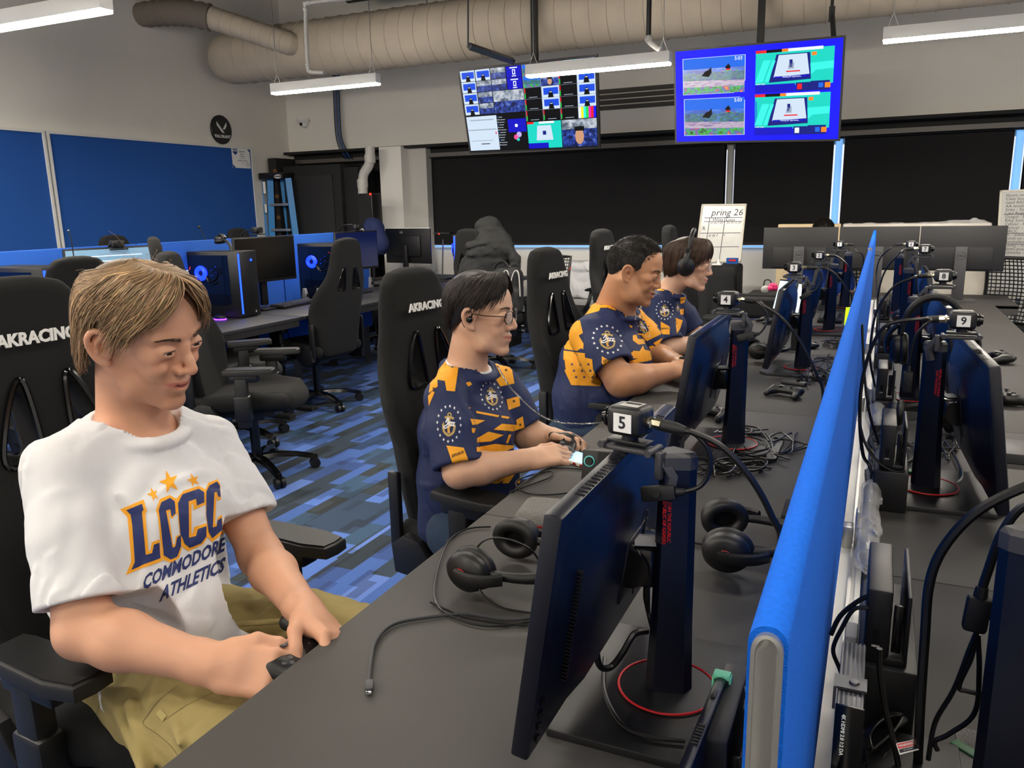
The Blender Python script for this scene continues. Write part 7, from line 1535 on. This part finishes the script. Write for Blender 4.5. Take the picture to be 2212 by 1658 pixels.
for P, lb in (([(1668, 668), (1690, 672), (1712, 606), (1685, 603)], 'lit tablet showing pale rows under the third monitor'), ([(1712, 676), (1724, 678), (1738, 612), (1726, 610)], 'second lit tablet behind the third monitor stand')):
    t = thing('tablet', lb, 'tablet', aty(*P[0], 4.15), 'lit tablets', world=True); Q = [aty(a, b_, 4.15) for a, b_ in P]; n = V((0, 1, 0)); b = B(); b.loft([[q-n*.0 for q in Q], [q+n*.012 for q in Q]]); b.out('body', 'plastic', t, 20); c_ = sum(Q, V())/4; B().box(V((c_.x, 4.17, (c_.z+ZT)/2-.04)), (.05, .012, c_.z-ZT-.08)).box(V((c_.x, 4.2, ZT+.004)), (.08, .08, .008)).out('stand', 'plastic', t); b = B(); b.quad([c_+(q-c_)*.92-n*.001 for q in Q]); b.out('screen', 'phscreen2' if 'phscreen2' in MT else mat('phscreen2', 'cfe8ea', .2, emit='c4e4ea', es=.8), t, 0)
p = atz(1645, 668, ZT); t = thing('carry_bag', 'open black bag with pink and blue things inside, beyond the third monitor', 'bag', T(p.x-.06, 5.0, ZT), world=True); c_ = aty(1635, 645, 5.4); F = Field([c_.x-.25, 5.2, .72], [c_.x+.25, 5.6, .98], .009); F.rbox(T(c_.x, 5.4, .80), (.17, .12, .07), .03); F.rbox(T(c_.x, 5.4, .87), (.14, .09, .04), .02, k=.004, sub=True); F.out('bag_shell', 'black_matte', t)
b = B(); b.tube([aty(1650, 622, 5.4), aty(1652, 606, 5.4), aty(1664, 606, 5.4), aty(1666, 622, 5.4)], .004, 6, 6); b.out('handle', 'black', t)
t = thing('toy', 'bright pink bundle sticking out of the open black bag', 'toy', aty(1668, 620, 5.35), world=True); b = B(); 
for k in range(5): b.ell(aty(1664+k*3, 622-(k % 2)*5, 5.35+.01*k), .018)
b.out('pink_parts', 'pink', t)
t = thing('cloth_item', 'pale blue cloth sticking out of the open black bag', 'cloth', aty(1655, 624, 5.35), world=True); B().ell(aty(1654, 625, 5.36), (.03, .02, .025)).out('cloth', 'lightgrey', t)
t = thing('mouse_pad', 'printed navy mouse pad under the camera with numeral four', 'mouse pad', T(*atz(1632, 684, ZT+.002))); B().box((0, 0, 0), (.26, .3, .003), bev=.001).out('pad', mat('padprint', '1a2240', .5, noise=(18, .8)), t)
for px, py, lb in ((1528, 893, 'black mouse at the foot of the second monitor'), (1745, 752, 'black mouse by the third monitor stand')):
    t = thing('mouse', lb, 'mouse', T(*atz(px, py, ZT)), 'mice on the long desk'); b = B(T(0, 0, .016)); b.ell((0, 0, 0), (.055, .032, .019)); b.out('shell', 'plastic', t); B(T(0, 0, .016)).box((.03, 0, .017), (.018, .006, .006), bev=.002).out('wheel', 'black', t)
t = thing('keyboard', 'black keyboard under the fourth monitor', 'keyboard', T(*atz(1800, 690, ZT))); t.matrix_world = T(*atz(1795, 690, ZT)); B().box((0, 0, .012), (.14, .36, .022), bev=.004).out('key_tray', 'plastic', t)
b = B()
for r_ in range(5):
    for k in range(14): b.box((-.05+r_*.0205, -.155+k*.0235, .027), (.016, .019, .008))
b.out('keycaps', 'plastic_grey', t)
t = thing('network_box', 'grey flat box with ports on the right desk at the photo edge', 'box', T(*atz(2195, 985, ZT))); B().box((0, 0, .014), (.10, .16, .028), bev=.002).out('case', 'plastic_grey', t)
blk('black adapter box at the left foot of the blue partition', (-.13, 1.78, ZT+.03), (.05, .11, .06))
# HDMI splitter on the rail
t = thing('signal_splitter', 'ribbed metal splitter box with a black lettered end plate at the bottom of the photo', 'electronics', T(-.01, .95, .79), world=True)
c_ = aty(1836, 1528, .90); b = B(T(c_.x, c_.y, c_.z)); b.box((0, .075, -.055), (.029, .15, .11), bev=.002)
for k in range(6): b.box((-.0125+k*.005, .075, .0005), (.0022, .148, .0025))
b.out('ribbed_body', 'alu_dark', t); b = B(T(c_.x, c_.y, c_.z)); b.box((0, -.002, -.054), (.031, .004, .114), bev=.001); ep = b.out('end_plate', 'plastic_gloss', t); b = B(T(c_.x-.006, c_.y-.0045, c_.z-.034) @ Rx(PI/2) @ Rz(-PI/2)); addtext(b, '4K HDMI 2.0 1:2 DA', Matrix(), .0062); b.out('plate_text', 'white', ep, 0)
B(T(c_.x, c_.y, c_.z)).ell((.003, -.0048, -.085), (.003, .001, .003)).out('power_light', 'led_green', ep); b = B(T(c_.x, c_.y, c_.z)); b.box((0, .045, .004), (.034, .028, .003)); b.box((-.018, .045, -.01), (.003, .03, .03)); b.lathe([(0, .0025), (.005, .002), (.006, 0)], 14, T(.003, .045, .006)); b.out('clamp', 'alu_dark', t)
# plastic wrapped tubes
for px0, py0, px1, py1, lb in ((1864, 1055, 1864, 1200, 'clear plastic wrapped dark tube lying along the rail beside the partition'), (1876, 822, 1868, 900, 'second clear plastic wrapped roll further along the rail')):
    a, b_ = atz(px0, py0, .775), atz(px1, py1, .775); a.x = b_.x = .0215 if py0 > 900 else .03; t = thing('wrapped_roll', lb, 'plastic bag', (a+b_)/2, 'plastic wrapped rolls', world=True)
    B().tube([a, b_], .016, 12).out('dark_core', 'navyink' if False else 'plastic_navy', t)
    F = Field([-.03, min(a.y, b_.y)-.06, .70], [.09, max(a.y, b_.y)+.06, .84], .0055); F.cap(a, b_, .024, .026, .01); F.cap(b_+V((0, -.02, 0)), b_+V((.002, -.05, -.005)), .026, .012, .01); folds(F, 70, .006, 60); F.out('plastic_film', 'film', t)
# tied cable and its warning tag
t = thing('cable_coil', 'black cable folded and tied into loops at the bottom right', 'cable', atz(1925, 1575, .78), world=True)
for k in range(5):
    c0 = [(1872+k*2, 1612-k*2), (1868+k*3, 1585), (1890+k*2, 1560), (1925, 1535+k*3), (1955-k*2, 1538+k*2), (1958-k*3, 1555), (1930, 1575+k), (1900-k, 1605+k), (1885, 1620-k)]
    B().tube([atz(a, b_, .762+.003*k) for a, b_ in c0], .0020, 6, 6, closed=True).out('cable_loop', 'cable', t)
t = thing('warning_tag', 'small red, white and black WARNING tag on a cable at the bottom right', 'label', atz(1960, 1615, .78), world=True)
tg = [atz(1935, 1606, .785), atz(1979, 1597, .785), atz(1985, 1619, .785), atz(1943, 1630, .785)]; f = lambda u, v_, d: (tg[0]*(1-u)*(1-v_)+tg[1]*u*(1-v_)+tg[2]*u*v_+tg[3]*(1-u)*v_)+V((0, 0, d))
B().loft([[f(0, 0, 0), f(1, 0, 0), f(1, 1, 0), f(0, 1, 0)], [f(0, 0, .0008), f(1, 0, .0008), f(1, 1, .0008), f(0, 1, .0008)]]).out('tag_card', 'white', t, 20)
b = B(); b.quad([f(.04, .08, .0011), f(.96, .08, .0011), f(.96, .55, .0011), f(.04, .55, .0011)]); b.out('red_band', 'red', t, 0); b = B(); b.quad([f(.04, .6, .0011), f(.96, .6, .0011), f(.96, .92, .0011), f(.04, .92, .0011)]); b.out('black_band', 'ink', t, 0)
b = B(); me = textmesh('WARNING !', 1, .02); b._add([f(.5+v.co.x*.155, .33-v.co.y*.30, .0014) for v in me.vertices], [tuple(p.vertices) for p in me.polygons]); me2 = textmesh('DC 12V ONLY', 1); b._add([f(.5+v.co.x*.08, .78-v.co.y*.16, .0014) for v in me2.vertices], [tuple(p.vertices) for p in me2.polygons]); b.out('tag_text', 'white', t, 0)
t = thing('grey_sheet', 'grey textured square lying at the foot of the nearest right monitor', 'pad', T(*atz(2105, 1625, ZT))); t.location.x += .01; B().box((0, -.03, .001), (.06, .16, .002)).out('sheet', 'felt', t)
t = thing('green_connector', 'green terminal connector with a tag on the cable at the bottom right', 'connector', atz(2085, 1625, ZT), world=True); B(frame(atz(2085, 1622, ZT+.008), (.6, -.5, 0), (0, 0, 1))).box((0, 0, 0), (.035, .016, .012), bev=.002).out('plug', 'green', t)
t = thing('audio_plug', 'red audio plug lying beside the stand of the leaning monitor', 'plug', atz(2010, 1047, ZT), world=True); pa, pb = atz(1988, 1043, ZT+.013), atz(2020, 1046, ZT+.013); B().tube([pa, pb], .006, 10).out('red_sleeve', 'red', t); B().tube([pb, atz(2027, 1047, ZT+.013)], .006, 10).out('metal_tip', 'nickel', t); B().tube(onZ([(2027, 1047), (2060, 1045), (2078, 1025), (2060, 980), (2035, 945)], ZT+.013), .004, 6, 6).out('lead', 'cable', t)
t = thing('green_connector', 'green terminal connector beside the stand of the leaning monitor', 'connector', atz(1962, 1020, ZT), world=True); B(T(atz(1960, 1022, ZT+.012))).box((0, 0, 0), (.022, .026, .02), bev=.002).out('plug', 'green', t)
# the big cables of the nearest right station with their inline switch
t = thing('inline_switch', 'black inline switch box hanging on a thick cable at the right edge', 'cable switch', aty(2110, 1330, 1.0), world=True)
B().tube([aty(a, b_, 1.0) for a, b_ in [(2300, 1060), (2212, 1092), (2165, 1150), (2135, 1230), (2117, 1285)]], .0052, 10, 8).out('thick_cable', 'cable', t)
M = T(aty(2110, 1325, 1.0)) @ Ry(R(4)); b = B(M); b.box((0, 0, 0), (.026, .016, .045), bev=.005); b.cyl((.013, 0, .0), (.019, 0, .0), .004); b.tube([(0, 0, .035), (0, 0, .02)], [.0065, .008], 10); b.out('switch_body', 'rubber', t)
for q in ([(2110, 1365), (2095, 1400), (2060, 1490), (2020, 1560), (2005, 1640)], [(2112, 1370), (2115, 1450), (2105, 1540), (2050, 1585), (2020, 1600), (2025, 1620)], [(2108, 1368), (2098, 1420), (2072, 1480), (2090, 1492), (2160, 1505)]): B().tube([aty(a, b_, 1.0-.0004*(b_-1365)*.1) for a, b_ in q], .0030, 7, 8).out('thin_cable', 'cable', t)
cable('thick black cable arching in from the right edge and dropping to the desk', [aty(a, b_, 1.0) for a, b_ in [(2300, 1030), (2212, 1052), (2110, 1105), (2040, 1180), (2008, 1260), (1998, 1380), (1990, 1500), (1985, 1600)]]+[atz(1983, 1655, ZT+.01)], .0058)
# loose cables
cable('dark charging cable ending in a metal plug on the bare desk nearest the camera', onZ([(797, 1478), (800, 1440), (812, 1385), (850, 1348), (930, 1332), (1010, 1326), (1100, 1338), (1170, 1330)]), .0030, 'cable_grey')
t = thing('usb_plug', 'small metal-tipped plug at the end of the charging cable', 'plug', frame(atz(797, 1490, ZT+.005), (atz(800, 1460, ZT)-atz(797, 1500, ZT)).normalized().cross(V((0, 0, 1))), (0, 0, 1))); B().box((0, .012, 0), (.013, .026, .008), bev=.002).out('grip', 'plastic_grey', t); B().box((0, -.005, 0), (.009, .010, .0035), bev=.001).out('metal_tip', 'chrome', t)
cable('thin cable looping round the nearest headset', onZ([(1060, 1137), (1010, 1142), (968, 1170), (942, 1240), (942, 1300), (985, 1335), (1060, 1352), (1160, 1340)]), .0022)
cable('thin cable arching over the nearest headset cups', [atz(1160, 1325, ZT+.004), atz(1080, 1310, ZT+.004), atz(1035, 1270, ZT+.03), aty(1025, 1200, 1.26), aty(1050, 1165, 1.26), aty(1100, 1165, 1.28), aty(1150, 1190, 1.3), atz(1175, 1235, ZT+.03)], .0020)
cable('pair of thin cables running from the nearest headset under the monitor', onZ([(1160, 1350), (1080, 1345), (1000, 1330), (930, 1300)]), .0022)
cable('thin cable hanging over the desk edge beside the player with glasses', [atz(1256, 1012, ZT+.004), atz(1190, 1010, ZT+.004), atz(1150, 1030, ZT+.004), atz(1110, 1060, ZT+.003), atz(1085, 1085, ZT-.03)], .0028)
cable('thin looping cable in front of the player with glasses', onZ([(1256, 1060), (1185, 1068), (1130, 1062), (1115, 1040), (1150, 1025), (1190, 1018), (1188, 1030), (1150, 1045), (1100, 1062)]), .0020)
cable('thick cable curling out from under the nearest monitor to its stand', [aty(1398, 1362, 1.07), aty(1370, 1370, 1.05), aty(1345, 1410, 1.03), aty(1320, 1440, 1.02), aty(1296, 1438, 1.0), aty(1289, 1400, 1.0), aty(1292, 1370, 1.0)], .0050)
cable('cable lying across the nearest monitor base plate', onZ([(1305, 1420), (1305, 1490), (1340, 1560), (1400, 1590), (1480, 1600)], ZT+.018), .0032)
cable('short cable dropping from the hinge of the nearest monitor', [aty(1398, 1250, 1.1), aty(1397, 1290, 1.1), aty(1402, 1330, 1.1), aty(1408, 1360, 1.08)], [.0055, .0055, .003, .002])
cable('thin cable crossing the bare desk behind the nearest stand', onZ([(1498, 1172), (1560, 1180), (1620, 1190), (1680, 1198)]), .0022)
rn = random.Random(5)
spots = [(1620, 960, 60, 26, 'around the foot of the second monitor'), (1600, 1000, 70, 22, 'beside the foot of the second monitor'), (1690, 960, 50, 30, 'between the second monitor and the partition'), (1760, 810, 45, 20, 'around the foot of the third monitor'), (1775, 790, 40, 26, 'near the partition at the third monitor'), (1560, 1010, 60, 18, 'in front of the lying headset by the partition'), (1800, 740, 25, 12, 'around the fourth monitor foot'), (1920, 1010, 40, 40, 'left of the stand under the leaning monitor'), (1960, 980, 30, 30, 'below the lying headset on the right side'), (1905, 1060, 35, 30, 'beside the box on the right side of the rail'), (1900, 960, 25, 40, 'behind the second console dock'), (1930, 860, 30, 25, 'further along the right side'), (2050, 960, 28, 30, 'between the leaning monitor and its stand'), (1925, 760, 25, 18, 'beyond the third dock'), (1930, 650, 20, 20, 'by the far right monitors'), (1850, 1640, 12, 10, 'under the splitter box'), (1910, 1640, 40, 18, 'beneath the tied cable'), (1600, 930, 55, 14, 'behind the second monitor')]
for i, (cx, cy, rx, ry, lb) in enumerate(spots):
    t = thing('cable_tangle', 'tangle of thin black cables '+lb, 'cables', atz(cx, cy, ZT), 'cable tangles on the desks', world=True); b = B()
    for k in range(4):
        pts = []
        for j in range(7): a = rn.uniform(0, 2*PI) if j in (0, 6) else (j*1.35+k+rn.uniform(-.5, .5)); q = 1.1 if j in (0, 6) else rn.uniform(.4, .95); pts.append(atz(cx+rx*q*math.cos(a), cy+ry*q*math.sin(a), ZT+.004+.010*rn.random()+.003*k))
        b = B(); b.tube(pts, rn.choice((.0018, .0024, .003)), 6, 7); b.out('cable_run', 'cable', t)
# cables along the rail on the right side
for i, (P, y, lb, r_) in enumerate([([(1878, 1285), (1850, 1300), (1815, 1330), (1795, 1370)], 1.12, 'cable leaving the console dock to the left over the rail', .0034), ([(1876, 1312), (1845, 1315), (1822, 1350), (1800, 1400), (1812, 1440), (1825, 1470)], 1.1, 'cable curving from the console dock to the splitter', .0030), ([(1900, 1400), (1900, 1450), (1912, 1530), (1930, 1600), (1945, 1680)], 1.0, 'cable plugged into the near face of the console dock', .0038),
        ([(1855, 905), (1870, 960), (1900, 1000), (1935, 1018), (1955, 1015)], 2.0, 'cable sagging over the box beside the rail', .0032), ([(1862, 700), (1868, 820), (1880, 900), (1900, 960)], 2.2, 'cable running down beside the partition', .0034)]): cable(lb, [aty(a, b_, y) for a, b_ in P], r_)
t = thing('grey_adapter', 'silver-topped small adapter standing on the white rail', 'adapter', T(.002, 1.22, .745)); B().box((0, 0, .035), (.018, .05, .07), bev=.004).out('housing', 'lightgrey', t)
